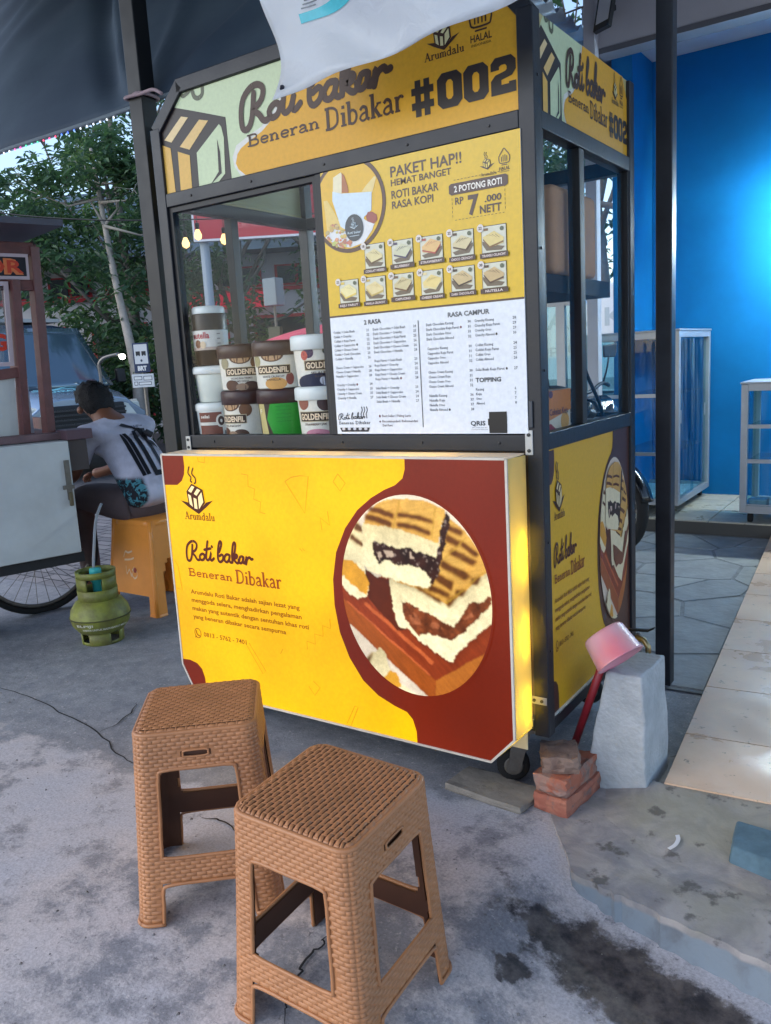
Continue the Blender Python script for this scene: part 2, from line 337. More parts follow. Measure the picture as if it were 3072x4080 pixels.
PIC = [["cloth",[[0.7339,0.6188],[0.7354,0.5025],[0.7973,0.3702],[0.9463,0.2841],[1.0374,0.2832],[1.1371,0.3466],[1.1858,0.3987],[1.2381,0.5877],[1.1836,0.7705],[0.9834,0.8766],[0.8147,0.8058]]],["wood",[[0.7157,0.603],[0.9082,0.6496],[1.0094,0.6595],[1.2605,0.6027],[1.2565,0.4906],[1.0488,0.3574],[0.7137,0.5795]]],["woodside",[[0.7137,0.5795],[1.0488,0.3574],[1.0451,0.2883],[0.7248,0.5106]]],["woodside2",[[1.0488,0.3574],[1.2295,0.476],[1.209,0.4113],[1.1371,0.3466],[1.0451,0.2883]]],["groove",[[0.8228,0.5618],[1.0454,0.4126],[1.0366,0.4036],[0.8156,0.5528]]],["groove",[[0.7567,0.5565],[1.0324,0.3725],[1.0282,0.3682],[0.7519,0.5522]]],["shade",[[0.8198,0.6635],[0.866,0.641],[0.9125,0.6368],[0.9229,0.5221],[0.9597,0.4978],[0.9283,0.4868],[0.8342,0.57]]],["cream",[[0.815,0.8102],[0.7627,0.7309],[0.7283,0.6182],[0.7589,0.5845],[0.796,0.5665],[0.8251,0.5781],[0.8377,0.6021],[0.8259,0.6596],[0.8281,0.758]]],["orange",[[0.7422,0.6839],[0.7834,0.6829],[0.8214,0.6502],[0.843,0.6163],[0.8244,0.5825],[0.7932,0.5997],[0.7355,0.6374]]],["mark",[[0.8083,0.7921],[0.8287,0.7801],[0.828,0.7713],[0.7964,0.7781]]],["mark",[[0.7865,0.7551],[0.8256,0.7401],[0.8239,0.731],[0.7803,0.7457]]],["cream",[[0.9099,0.6365],[0.9193,0.5842],[0.9229,0.5221],[0.9344,0.5011],[0.9598,0.5001],[1.008,0.4668],[1.046,0.4415],[1.1027,0.4174],[1.1231,0.449],[1.1812,0.5048],[1.2347,0.5541],[1.2388,0.6042],[1.2277,0.6604],[1.2158,0.6919],[1.1036,0.6265],[1.0374,0.6365]]],["toast",[[1.1004,0.8387],[1.1271,0.8197],[1.1837,0.7746],[1.2149,0.7243],[1.2222,0.6884],[1.0991,0.5834],[0.9973,0.6215],[0.9175,0.6351],[1.0388,0.6624],[1.0682,0.6737],[1.0887,0.7927]]],["mark",[[1.1057,0.8061],[1.1531,0.7928],[1.1482,0.7843],[1.1074,0.7939]]],["mark",[[1.1042,0.7772],[1.1495,0.764],[1.1377,0.7549],[1.0989,0.7644]]],["mark",[[1.1516,0.76],[1.1978,0.7391],[1.1908,0.7325],[1.1511,0.7497]]],["mark",[[1.123,0.7372],[1.1902,0.7181],[1.1809,0.7083],[1.1132,0.726]]],["mark",[[1.0886,0.7009],[1.1571,0.6822],[1.1704,0.6752],[1.1519,0.6671],[1.0832,0.6878]]],["mark",[[1.0677,0.6631],[1.1187,0.6492],[1.1133,0.6338],[1.0646,0.65]]],["mark",[[1.0023,0.622],[1.0785,0.5981],[1.0734,0.5924],[1.0068,0.6147]]],["mark",[[1.0467,0.631],[1.1055,0.6182],[1.1004,0.6091],[1.0413,0.6197]]],["mark",[[1.1271,0.629],[1.1548,0.632],[1.145,0.6184],[1.1242,0.6182]]],["mark",[[1.1744,0.6632],[1.2015,0.668],[1.1919,0.6526],[1.1718,0.6546]]],["mark",[[1.0974,0.596],[1.1168,0.6089],[1.1307,0.6083],[1.1015,0.5837]]],["cut",[[1.2203,0.6956],[1.2237,0.6926],[1.0944,0.585],[1.0875,0.5872]]],["cut",[[1.1659,0.7774],[1.1704,0.7757],[1.0938,0.7098],[1.0902,0.7136]]],["filling",[[0.947,0.5786],[1.0038,0.5633],[1.0753,0.5375],[1.1127,0.5252],[1.1272,0.5357],[1.1671,0.5999],[1.1987,0.5995],[1.2307,0.6238],[1.2345,0.6078],[1.1924,0.5569],[1.1544,0.5223],[1.1155,0.4868],[1.0726,0.485],[1.0391,0.4933],[0.9992,0.4855],[0.9561,0.5219]]],["fillight",[[0.9632,0.5539],[0.993,0.5488],[1.0159,0.5165],[0.981,0.5163]]],["fillight",[[1.0315,0.5317],[1.0747,0.5244],[1.0973,0.5015],[1.0494,0.5035]]],["fillight",[[1.1463,0.5467],[1.1753,0.5799],[1.2077,0.6005],[1.1882,0.5648]]],["toast",[[0.8394,0.816],[0.8812,0.8529],[0.918,0.8674],[0.9833,0.8753],[1.0505,0.8691],[1.1036,0.847],[1.0919,0.8094],[1.0782,0.7545],[0.9669,0.7719],[0.8317,0.7847]]],["cream",[[0.8297,0.7934],[0.9026,0.7914],[0.9675,0.7805],[1.0782,0.7545],[1.0712,0.712],[1.0478,0.6333],[1.0268,0.6225],[0.9177,0.6373],[0.8767,0.6443],[0.8353,0.656],[0.8208,0.6771]]],["choc",[[1.1034,0.8438],[1.1206,0.8275],[1.0964,0.7434],[1.0735,0.6657],[1.0565,0.6342],[1.0422,0.6361],[1.0703,0.7119],[1.0896,0.7927]]],["choc",[[0.8605,0.747],[0.8835,0.74],[0.8944,0.7473],[0.9441,0.7294],[0.9844,0.7347],[1.0036,0.7255],[1.0422,0.7223],[1.0751,0.7124],[1.073,0.6742],[1.0567,0.6364],[1.0298,0.6743],[1.0058,0.6807],[0.9816,0.6893],[0.9309,0.6817],[0.9113,0.6939],[0.8793,0.6814],[0.8629,0.7075]]],["glint",[[0.8737,0.7128],[0.8896,0.7163],[0.8905,0.6921],[0.8798,0.6877]]],["glint",[[0.8979,0.7235],[0.9284,0.7216],[0.9325,0.7067],[0.9067,0.7023]]],["glint",[[0.9838,0.7239],[1.0083,0.7229],[0.9973,0.7036],[0.9851,0.7046]]],["glint",[[1.0415,0.7095],[1.0605,0.7069],[1.0528,0.6977]]],["mark",[[0.857,0.8409],[0.8955,0.8363],[0.9355,0.8277],[0.9324,0.819],[0.8897,0.8274],[0.8536,0.8307]]],["mark",[[0.8421,0.817],[0.8886,0.8122],[0.9288,0.8029],[0.9232,0.7948],[0.8827,0.8019],[0.8402,0.8064]]],["mark",[[0.9556,0.828],[1.0097,0.8275],[1.0619,0.8188],[1.0614,0.8109],[1.0044,0.8201],[0.9551,0.8203]]],["mark",[[0.9513,0.8],[0.9982,0.7995],[1.0508,0.7894],[1.0479,0.7808],[0.9977,0.7901],[0.9508,0.7923]]],["cut",[[0.9586,0.8743],[0.9644,0.872],[0.9355,0.7818],[0.9305,0.7824]]],["cut",[[1.0726,0.8599],[1.0781,0.8581],[1.0591,0.7678],[1.0544,0.7687]]],["cream",[[0.7973,0.3702],[0.8613,0.4278],[0.8767,0.42],[0.8895,0.3759],[0.9332,0.3233],[1.0326,0.2869],[0.956,0.2744],[0.8583,0.3099]]],["orange",[[0.862,0.3247],[0.8993,0.3636],[0.9195,0.3532],[0.93,0.3135],[0.8739,0.3033]]],["mark",[[0.8096,0.3863],[0.8378,0.4001],[0.8197,0.3762]]],["mark",[[0.9621,0.2894],[1.0055,0.293],[1.0074,0.282],[0.9614,0.2777]]]]
SLOGO = {"black":[[0.0347,2.0266],[0.1052,2.0816],[0.1958,2.0522],[0.3294,2.0074],[0.3334,1.8288],[0.2404,1.8227],[0.0319,1.8282]],"c1":[[0.1397,2.0469],[0.1701,2.0381],[0.0853,1.9792],[0.0544,1.9921]],"c2":[[0.2177,2.0221],[0.2561,2.0118],[0.1638,1.9437],[0.1213,1.9597]],"c3":[[0.0403,1.9793],[0.0787,1.9634],[0.0828,1.8273],[0.0363,1.8289]],"c4":[[0.1102,1.9473],[0.1623,1.927],[0.1593,1.8262],[0.107,1.8268]],"g":[[0.3005,1.993],[0.309,1.9835],[0.3163,1.951],[0.3088,1.8475],[0.2745,1.8252],[0.1921,1.8251],[0.1945,1.9287]],"k":[[0.2876,1.9538],[0.2959,1.913],[0.2948,1.8511],[0.2426,1.8242],[0.2827,1.8572]]}
MPIC = [["fries",[[0.6965,1.705],[0.7091,1.7048],[0.7222,1.6857],[0.734,1.6651],[0.7517,1.6351],[0.7705,1.6189],[0.7025,1.6176]]],["plate",[[0.6945,1.6046],[0.7215,1.6255],[0.7787,1.6109],[0.8016,1.6215],[0.871,1.6288],[0.8587,1.6054],[0.8285,1.5755],[0.7841,1.5674],[0.7399,1.5746]]],["nuts",[[0.6949,1.6098],[0.7142,1.6195],[0.7433,1.6156],[0.7816,1.5917],[0.7854,1.5844],[0.7487,1.5717],[0.7286,1.5759]]],["breadL",[[0.7356,1.7619],[0.7631,1.7715],[0.7669,1.7634],[0.7619,1.7171],[0.7308,1.7202]]],["breadR",[[0.8301,1.7097],[0.8462,1.7237],[0.8751,1.7436],[0.8811,1.7394],[0.8658,1.7025]]],["crust",[[0.7663,1.7702],[0.7754,1.7603],[0.7841,1.7321],[0.7859,1.7141],[0.7619,1.7171]]],["bag",[[0.7302,1.7254],[0.7607,1.7156],[0.8638,1.7044],[0.8593,1.6571],[0.8336,1.6424],[0.8303,1.6277],[0.7828,1.607],[0.7511,1.6284],[0.728,1.7002]]],["apple",[[0.8473,1.6538],[0.8622,1.6525],[0.8763,1.643],[0.8774,1.6295],[0.864,1.6197],[0.8434,1.6293],[0.8401,1.6431]]],["plate",[[0.8196,1.6292],[0.8332,1.6374],[0.8455,1.629],[0.8682,1.6191],[0.8525,1.6079],[0.8315,1.6141]]]]
CELLS = [["18","COKLAT MEISES",[[0.8273,1.5706],[0.8954,1.5671],[0.895,1.5016],[0.8275,1.5039]]],["20","BLUEBERRY",[[0.918,1.5686],[0.9865,1.5671],[0.9867,1.5047],[0.9171,1.5059]]],["20","STRAWBERRY",[[1.0083,1.5659],[1.0797,1.5672],[1.0792,1.5055],[1.0089,1.5071]]],["22","CHOCO CRUNCHY",[[1.1027,1.5696],[1.1708,1.5661],[1.1703,1.5028],[1.102,1.5029]]],["22","TIRAMISU CRUNCHY",[[1.192,1.5701],[1.2626,1.5656],[1.2629,1.501],[1.1928,1.5017]]],["22","KEJU PARUT",[[0.7321,1.4827],[0.8002,1.4802],[0.7997,1.4165],[0.7312,1.4179]]],["22","VANILLA CRUNCHY",[[0.8215,1.4822],[0.8935,1.4791],[0.892,1.4152],[0.8209,1.4164]]],["24","CAPPUCINO",[[0.9146,1.481],[0.9843,1.4786],[0.9836,1.4187],[0.9146,1.4183]]],["24","CHEESE CREAM",[[1.0073,1.4794],[1.0759,1.4785],[1.0757,1.4151],[1.0063,1.4149]]],["24","DARK CHOCOLATE",[[1.0989,1.4776],[1.17,1.4783],[1.1691,1.4143],[1.0996,1.4161]]],["30","NUTELLA",[[1.1901,1.4785],[1.2603,1.4774],[1.2599,1.4134],[1.1911,1.4154]]]]
# ------------------------------------------------------------------ node helper for the larger surface materials
class NT:
    def __init__(s, name):
        s.m = bpy.data.materials.new(name); s.m.use_nodes = True; s.t = s.m.node_tree; s.n = s.t.nodes; s.l = s.t.links
        s.b = s.n['Principled BSDF']; s.tc = s.n.new('ShaderNodeTexCoord'); s.sp = s.n.new('ShaderNodeSeparateXYZ'); s.l.new(s.tc.outputs['Object'], s.sp.inputs[0])
        s.x, s.y, s.z = s.sp.outputs
    def noise(s, scale, detail=4, rough=0.6, dist=0.0, off=0.0, stretch=None):
        q = s.n.new('ShaderNodeTexNoise'); q.inputs['Scale'].default_value = scale; q.inputs['Detail'].default_value = detail
        q.inputs['Roughness'].default_value = rough; q.inputs['Distortion'].default_value = dist
        mp = s.n.new('ShaderNodeMapping'); mp.inputs['Location'].default_value = (off, off*1.7, off*0.3)
        if stretch: mp.inputs['Scale'].default_value = stretch
        s.l.new(s.tc.outputs['Object'], mp.inputs[0]); s.l.new(mp.outputs[0], q.inputs['Vector'])
        return q.outputs[0]
    def set(s, inp, v):
        if isinstance(v, (int, float)): inp.default_value = v
        elif isinstance(v, tuple): inp.default_value = (*v, 1)
        else: s.l.new(v, inp)
    def math(s, op, a, b=0.0, clamp=False):
        q = s.n.new('ShaderNodeMath'); q.operation = op; q.use_clamp = clamp; s.set(q.inputs[0], a); s.set(q.inputs[1], b); return q.outputs[0]
    def ramp(s, v, lo, hi, a=0.0, b=1.0):
        q = s.n.new('ShaderNodeMapRange'); q.interpolation_type = 'SMOOTHSTEP'; s.set(q.inputs[0], v)
        q.inputs[1].default_value = lo; q.inputs[2].default_value = hi; q.inputs[3].default_value = a; q.inputs[4].default_value = b; return q.outputs[0]
    def mix(s, f, a, b):
        q = s.n.new('ShaderNodeMix'); q.data_type = 'RGBA'; s.set(q.inputs[0], f); s.set(q.inputs[6], a); s.set(q.inputs[7], b); return q.outputs[2]
    def done(s, col, rough=0.8, bump=None, bs=0.3, bd=0.01, spec=0.4):
        s.set(s.b.inputs['Base Color'], col); s.set(s.b.inputs['Roughness'], rough); s.b.inputs['Specular IOR Level'].default_value = spec
        if bump is not None:
            q = s.n.new('ShaderNodeBump'); q.inputs['Strength'].default_value = bs; q.inputs['Distance'].default_value = bd
            s.l.new(bump, q.inputs['Height']); s.l.new(q.outputs[0], s.b.inputs['Normal'])
        return s.m

def concrete_ground():
    t = NT('worn_concrete')
    # zone line: nearer ground is worn pale, ground by the cart is smooth and grey
    line = t.math('ADD', t.math('MULTIPLY', t.math('MAXIMUM', t.math('SUBTRACT', t.x, 0.27), 0.0), 0.42), -0.42)
    f = t.math('ADD', t.math('SUBTRACT', t.y, line), t.math('MULTIPLY', t.math('SUBTRACT', t.noise(5, 5), 0.5), 0.35))
    far = t.ramp(f, -0.03, 0.03)
    n1 = t.noise(6.0, 10, 0.72, 0.05); n2 = t.noise(1.6, 4, 0.55, 0, 3.1); n3 = t.noise(46, 6, 0.75); n4 = t.noise(15, 8, 0.72, 0.0, 7.7); n5 = t.noise(150, 4, 0.7)
    pale = t.ramp(t.math('ADD', n1, t.math('MULTIPLY', t.math('SUBTRACT', n2, 0.5), 0.55)), 0.36, 0.53)
    greys = t.mix(n4, C(122, 124, 132), C(154, 154, 160))
    pales = t.mix(t.ramp(n2, 0.35, 0.65), C(200, 193, 193), C(183, 185, 195))
    near = t.mix(pale, greys, pales)
    near = t.mix(t.math('MULTIPLY', t.ramp(n3, 0.60, 0.68), 0.7), near, C(74, 74, 82))
    farc = t.mix(t.ramp(n4, 0.3, 0.7), C(128, 131, 139), C(156, 158, 164))
    farc = t.mix(t.math('MULTIPLY', t.ramp(n1, 0.55, 0.68), 0.6), farc, C(150, 147, 150))
    col = t.mix(far, near, farc)
    col = t.mix(t.ramp(n5, 0.35, 0.65, 0.0, 0.28), col, C(52, 52, 58)); col = t.mix(t.math('MULTIPLY', t.ramp(t.noise(70, 3, 0.6, 0, 1.3), 0.62, 0.70), 0.45), col, C(206, 200, 198))
    # the wet, oily patch below the step
    u = t.math('SUBTRACT', t.x, 1.74); v = t.math('ADD', t.math('ADD', t.y, 0.46), t.math('MULTIPLY', u, 0.22))
    e = t.math('SQRT', t.math('ADD', t.math('POWER', t.math('DIVIDE', u, 0.32), 2.0), t.math('POWER', t.math('DIVIDE', v, 0.105), 2.0)))
    e = t.math('ADD', e, t.math('MULTIPLY', t.math('SUBTRACT', t.noise(11, 9, 0.72, 0.0, 2.0), 0.5), 2.3))
    st = t.ramp(e, 1.20, 0.80)
    u2_ = t.math('SUBTRACT', t.x, 1.485); v2_ = t.math('ADD', t.y, 0.56)
    e2 = t.math('ADD', t.math('SQRT', t.math('ADD', t.math('POWER', u2_, 2.0), t.math('POWER', v2_, 2.0))), t.math('MULTIPLY', t.math('SUBTRACT', t.noise(30, 5), 0.5), 0.09))
    st = t.math('MAXIMUM', st, t.ramp(e2, 0.042, 0.028))
    col = t.mix(st, col, t.mix(t.ramp(n4, 0.35, 0.68), C(46, 46, 52), C(104, 98, 96)))
    rough = t.math('SUBTRACT', t.ramp(n1, 0.3, 0.7, 0.92, 0.7), t.math('MULTIPLY', st, 0.3))
    # far away it is asphalt and brick-red pavers beside the road
    br = t.n.new('ShaderNodeTexBrick'); br.inputs['Scale'].default_value = 1.0; br.inputs['Brick Width'].default_value = 0.21; br.inputs['Row Height'].default_value = 0.105; br.inputs['Mortar Size'].default_value = 0.008
    br.inputs[1].default_value = (*C(118, 116, 120), 1); br.inputs[2].default_value = (*C(142, 138, 140), 1); br.inputs[3].default_value = (*C(62, 62, 68), 1)
    t.l.new(t.tc.outputs['Object'], br.inputs[0])
    pav = t.math('MULTIPLY', t.ramp(t.x, -1.75, -1.85), t.ramp(t.y, 0.9, 1.0))
    col = t.mix(pav, col, br.outputs[0])
    road = t.math('MULTIPLY', t.ramp(t.x, -4.6, -4.7), 1.0)
    col = t.mix(road, col, t.mix(n4, C(62, 63, 68), C(88, 88, 92)))
    hb = t.math('ADD', t.math('MULTIPLY', n3, 0.35), t.math('ADD', t.math('MULTIPLY', pale, 0.5), n4))
    return t.done(col, rough, hb, 0.45, 0.006, 0.35)

def near_h(x, y):
    d = -0.055*sm(1.34, 1.60, x)*sm(-0.12, -0.33, y)
    s_ = (x-1.02)*.632-(y+.62)*.775; d -= .070*min(1.2, max(0.0, s_))*sm(6, 3, abs(x)+abs(y))
    return d+0.0025*sin(7*x+3*y)*sin(5*y-2*x)*sm(-8, -3, -abs(x))
def axis_lines(a, b, step, far):
    n = round((b-a)/step)
    return [-v for v in reversed(far)]+[a+(b-a)*i/n for i in range(n+1)]+list(far)
xs = axis_lines(-2.8, 3.2, 0.05, (4, 6, 10, 20, 45, 120, 300)); ys = axis_lines(-2.6, 1.0, 0.05, (3, 6, 10, 20, 45, 120, 300))
g = MB(); w = len(ys)
g.add([(x, y, near_h(x, y)) for x in xs for y in ys], [(i*w+j, (i+1)*w+j, (i+1)*w+j+1, i*w+j+1) for i in range(len(xs)-1) for j in range(w-1)])
ground = tag(g.build('ground', concrete_ground(), smooth=True), kind='structure')
# cracks in the concrete
crack_m = mat('crack_dirt', C(38, 38, 42), 0.95)
random.seed(4)
for pts in ([(1.114,-.673),(1.108,-.72),(1.118,-.745),(1.11,-.79),(1.124,-.83),(1.14,-.886),(1.165,-.92),(1.197,-.966)],
            [(-1.25,-.19),(-1.03,-.202),(-.82,-.208),(-.55,-.247),(-.249,-.294),(-.05,-.37),(.1,-.40),(.28,-.40)],
            [(-.249,-.294),(-.258,-.192),(-.30,-.1),(-.356,-.03)], [(.50,-.52),(.56,-.50),(.66,-.53)]):
    P = []
    for a, b in zip(pts[:-1], pts[1:]):
        for q in range(4): P.append((a[0]+(b[0]-a[0])*q/4+random.uniform(-.006,.006), a[1]+(b[1]-a[1])*q/4+random.uniform(-.006,.006)))
    P.append(pts[-1])
    a = Art(); a.stroke(P, 0.006, (0,0,0), 0, smooth=2, taper=True, cap=False)
    mbx = MB()
    for vs_, fs_, c_, d_ in a.items: mbx.add([(p[0], p[1], near_h(p[0], p[1])+0.0035) for p in vs_], fs_)
    mbx.build('crack', crack_m, ground)

# raised concrete apron with its broken, bluish-painted step
def apron_mat():
    t = NT('apron_concrete'); n1 = t.noise(9, 6, 0.6, 0.5); n2 = t.noise(3, 4, 0.5, 0, 5); n3 = t.noise(40, 4)
    c = t.mix(t.ramp(n1, 0.35, 0.65), C(132, 130, 133), C(166, 160, 158)); c = t.mix(t.math('MULTIPLY', t.ramp(n2, 0.45, 0.65), 0.65), c, C(146, 143, 124))
    c = t.mix(t.math('MULTIPLY', t.ramp(t.noise(13, 5, 0.6, 0, 9), 0.57, 0.66), 0.8), c, C(86, 82, 80))
    face = t.ramp(t.z, -0.006, -0.016); c = t.mix(face, c, t.mix(t.ramp(n1, 0.4, 0.7), C(126, 137, 148), C(104, 108, 116)))
    return t.done(c, t.ramp(n1, 0.3, 0.7, 0.9, 0.7), t.math('ADD', n1, n3), 0.5, 0.006)
edge = [(1.505,-.262),(1.56,-.270),(1.62,-.288),(1.70,-.300),(1.78,-.322),(1.87,-.336),(1.96,-.356),(2.1,-.39),(2.3,-.43),(2.6,-.50)]
back = [(2.6,.5),(1.60,.5),(1.46,.30),(1.36,.10),(1.345,-.02),(1.41,-.12),(1.47,-.20)]
random.seed(8)
e2 = []
for a, b in zip(edge[:-1], edge[1:]):
    for q in range(5):
        tq = q/5; e2.append((a[0]+(b[0]-a[0])*tq+random.uniform(-.004,.004), a[1]+(b[1]-a[1])*tq+random.uniform(-.005,.005)))
e2.append(edge[-1]); outl = e2+back
ap = MB(); ap.prism(outl, lambda u, v, d: (u+(0.004 if d < -0.05 else 0), v-(0.006 if d < -0.05 else 0), d), 0.006, -0.095)
tag(ap.build('pavement', apron_mat(), bevel=0.007), kind='structure')

# irregular stone paving behind, each stone its own piece
def voronoi(cells, box, gap):
    res = []
    for i, p in enumerate(cells):
        poly = [(box[0],box[2]),(box[1],box[2]),(box[1],box[3]),(box[0],box[3])]
        for j, q in enumerate(cells):
            if i == j: continue
            mx, my = (p[0]+q[0])/2, (p[1]+q[1])/2; dx, dy = q[0]-p[0], q[1]-p[1]; L = sqrt(dx*dx+dy*dy)
            if L > 1.6: continue
            nx, ny = dx/L, dy/L; off = (mx*nx+my*ny)-gap/2
            new = []
            for k in range(len(poly)):
                a, b = poly[k-1], poly[k]; sa = a[0]*nx+a[1]*ny-off; sb = b[0]*nx+b[1]*ny-off
                if (sa <= 0) != (sb <= 0):
                    tt = sa/(sa-sb); new.append((a[0]+tt*(b[0]-a[0]), a[1]+tt*(b[1]-a[1])))
                if sb <= 0: new.append(b)
            poly = new
            if len(poly) < 3: break
        if len(poly) >= 3: res.append(poly)
    return res
pave = MB(); pave.add([(-1.2,.95,.0065),(1.62,.95,.0065),(1.62,3.6,.0065),(-1.2,3.6,.0065)], [(0,1,2,3)])
paving = tag(pave.build('paving_bed', mat('paving_bed', C(122, 125, 129), 0.95, vary=0.3, vscale=30)), kind='structure')
random.seed(11)
cells = []
for i in range(7):
    for j in range(7): cells.append((-1.0+0.42*i+random.uniform(-.15,.15)+(0.2 if j % 2 else 0), 1.08+0.40*j+random.uniform(-.14,.14)))
stone_ms = [mat('paving_stone_%d' % k, C(*c), 0.75, vary=0.22, vscale=7, bump=0.35, bscale=40) for k, c in enumerate([(140,143,146),(146,149,150),(134,138,142)])]
def tile_left(y): return 1.60-0.079*(y-0.13)
for k, poly in enumerate(voronoi(cells, (-1.15, 1.60, 0.98, 3.56), 0.014)):
    poly = in_clip(poly, [(-2, 0.9), (tile_left(0.9)-.01, 0.9), (tile_left(3.6)-.01, 3.6), (-2, 3.6)])
    if len(poly) < 3: continue
    h = 0.0085+random.uniform(0, .003); cx = sum(p[0] for p in poly)/len(poly); cyy = sum(p[1] for p in poly)/len(poly)
    q = MB(); q.prism(poly, lambda u, v, d: (u+(cx-u)*(0.02 if d > 0.008 else 0), v+(cyy-v)*(0.02 if d > 0.008 else 0), d), 0.004, h)
    q.build('stone', stone_ms[k % 3], paving)

# tiled walkway on the right, one tile each
def tile_mat(name, c1, c2):
    t = NT(name); n1 = t.noise(5, 6, 0.6, 0.4); n2 = t.noise(22, 5, 0.7)
    c = t.mix(t.ramp(n1, 0.35, 0.65), c1, c2); c = t.mix(t.math('MULTIPLY', t.ramp(n2, 0.6, 0.7), 0.75), c, C(98, 84, 74))
    return t.done(c, t.ramp(n1, 0.35, 0.65, 0.25, 0.55), n2, 0.15, 0.004)
tile_ms = [tile_mat('floor_tile_a', C(204, 166, 134), C(216, 184, 156)), tile_mat('floor_tile_b', C(208, 172, 142), C(198, 170, 148))]
ex, ey = -0.079, 0.997
def tw(a, b, z): return (1.598+ex*b+ey*a, 0.185+ey*b-ex*a, z)     # a across, b along
wb = MB(); wb.hexa([tw(.006,.004,-.02), tw(1.3,.004,-.02), tw(1.3,3.41,-.02), tw(.006,3.41,-.02), tw(.006,.004,.040), tw(1.3,.004,.040), tw(1.3,3.41,.040), tw(.006,3.41,.040)])
walk = tag(wb.build('tiled_path', mat('tile_bed', C(92, 84, 78), 0.9, vary=0.2, vscale=20)), kind='structure')
b = 0.0; row = 0
while b < 3.4:
    L = 0.335 if row == 0 else 0.408
    for c in range(3):
        a0 = 0.408*c; q = MB(); gp = 0.0025
        q.hexa([tw(a0+gp,b+gp,.0405), tw(a0+.408-gp,b+gp,.0405), tw(a0+.408-gp,b+L-gp,.0405), tw(a0+gp,b+L-gp,.0405), tw(a0+gp,b+gp,.050), tw(a0+.408-gp,b+gp,.050), tw(a0+.408-gp,b+L-gp,.050), tw(a0+gp,b+L-gp,.050)])
        q.build('tile', tile_ms[(row+c) % 2], walk, bevel=0.0012, seg=1)
    b += L; row += 1

# cement fillet that brings the apron up to the tiles
fl_ = MB(); fl_.add([tw(-.005,.003,.0455), tw(1.3,.003,.0455), tw(1.3,-.32,.0064), tw(.25,-.34,.0064), tw(.02,-.28,.0064), tw(-.12,-.16,.0064), tw(-.16,.0,.0064), tw(-.10,.10,.0064)], [(0,3,2,1),(0,4,3),(0,5,4),(0,6,5),(0,7,6)])
fl_.build('fillet', apron_mat(), walk, smooth=True)
# loose grit on the ground
random.seed(14); gr = MB()
for k in range(420):
    x_, y_ = random.uniform(-1.2,2.1), random.uniform(-1.25,.0); r_ = random.choice((.0012,.0018,.0025,.004))*random.uniform(.7,1.3)
    if x_ > 1.34 and y_ > -.34: continue
    z_ = near_h(x_, y_); vs_ = [(x_+r_*cos(a)*random.uniform(.7,1.3), y_+r_*sin(a)*random.uniform(.7,1.3), z_) for a in (0,1.6,3.1,4.7)]+[(x_,y_,z_+r_*random.uniform(.8,1.4))]
    gr.add(vs_, [(0,1,4),(1,2,4),(2,3,4),(3,0,4)])
tag(gr.build('gravel', mat('grit_stone', C(120,118,118), .9, vary=.4, vscale=3)), 'loose specks of grit scattered over the concrete ground', 'gravel', kind='stuff')

# ------------------------------------------------------------------ the blue shop on the right
blue_m = mat('blue_wall_paint', (0.004, 0.17, 0.44), 0.7, spec=0.2, vary=0.12, vscale=2.2, bump=0.06, bscale=120)
white_m = mat('white_paint', C(196, 196, 204), 0.6, vary=0.06, vscale=3)
shop = empty('shop_building', (0.27, 4.66, 0), 'shop with bright blue walls and a white concrete beam above its open front', 'building')
def part(mb, name, m, parent, **k):
    """vertices given in world space, parent is an empty without rotation"""
    o = mb.build(name, m, parent, **k); o.location = -Vector(parent.location) if parent.parent is None else (0, 0, 0); return o
part(MB().bb(.27, 5.0, 4.66, 4.80, .0, 3.32), 'back_wall', blue_m, shop)
part(MB().bb(.12, .268, 4.19, 4.80, .0, 3.32), 'side_wall', blue_m, shop)
part(MB().bb(.12, 5.0, 3.62, 4.80, 3.322, 3.42), 'ceiling', white_m, shop)
part(MB().bb(.26, 5.0, 3.50, 3.62, 3.11, 3.60), 'beam', white_m, shop, bevel=.008)
part(MB().bb(.262, 5.0, 3.49, 3.64, 3.075, 3.108), 'beam_lip', mat('grey_trim', C(108, 110, 118), 0.6), shop)
part(MB().bb(.20, .275, 3.42, 3.495, .0, 3.60), 'post', white_m, shop, bevel=.006)
sf = MB().bb(.13, 5.0, 3.60, 4.66, -.02, .090); sfo = tag(sf.build('shop_floor', mat('grout', C(80, 78, 76), 0.9)), kind='structure')
st_m = tile_mat('shop_tile', C(186, 178, 160), C(170, 166, 158))
for i in range(12):
    for j in range(3):
        x0 = .14+.4*i; y0 = 3.595+.4*j; y1 = min(y0+.394, 4.655)
        if y1-y0 < .02: continue
        MB().bb(x0+.004, x0+.396, y0+.003, y1, .0905, .10).build('tile', st_m, sfo)
alu_m = mat('aluminium', C(176, 180, 188), 0.42, metal=0.55, vary=0.06, vscale=12)
# fluorescent tube that lights the blue wall
lampo = empty('tube_lamp', (1.80, 4.22, 2.06), 'white fluorescent tube lamp hung on wires before the blue shop wall', 'lamp')
MB().bb(-.62,.62,-.03,.03,.03,.075).build('housing', white_m, lampo, bevel=.005)
MB().tube([(-.58,0,0),(.58,0,0)], .016, 12).build('tube', mat('tube_glow', (1,1,1), 0.4, emit=((0.80,0.97,1.0), 420*LIT)), lampo)
for k in (-.5, .5): MB().tube([(k,0,.07),(k,0,1.258)], .003, 5).build('wire', alu_m, lampo)
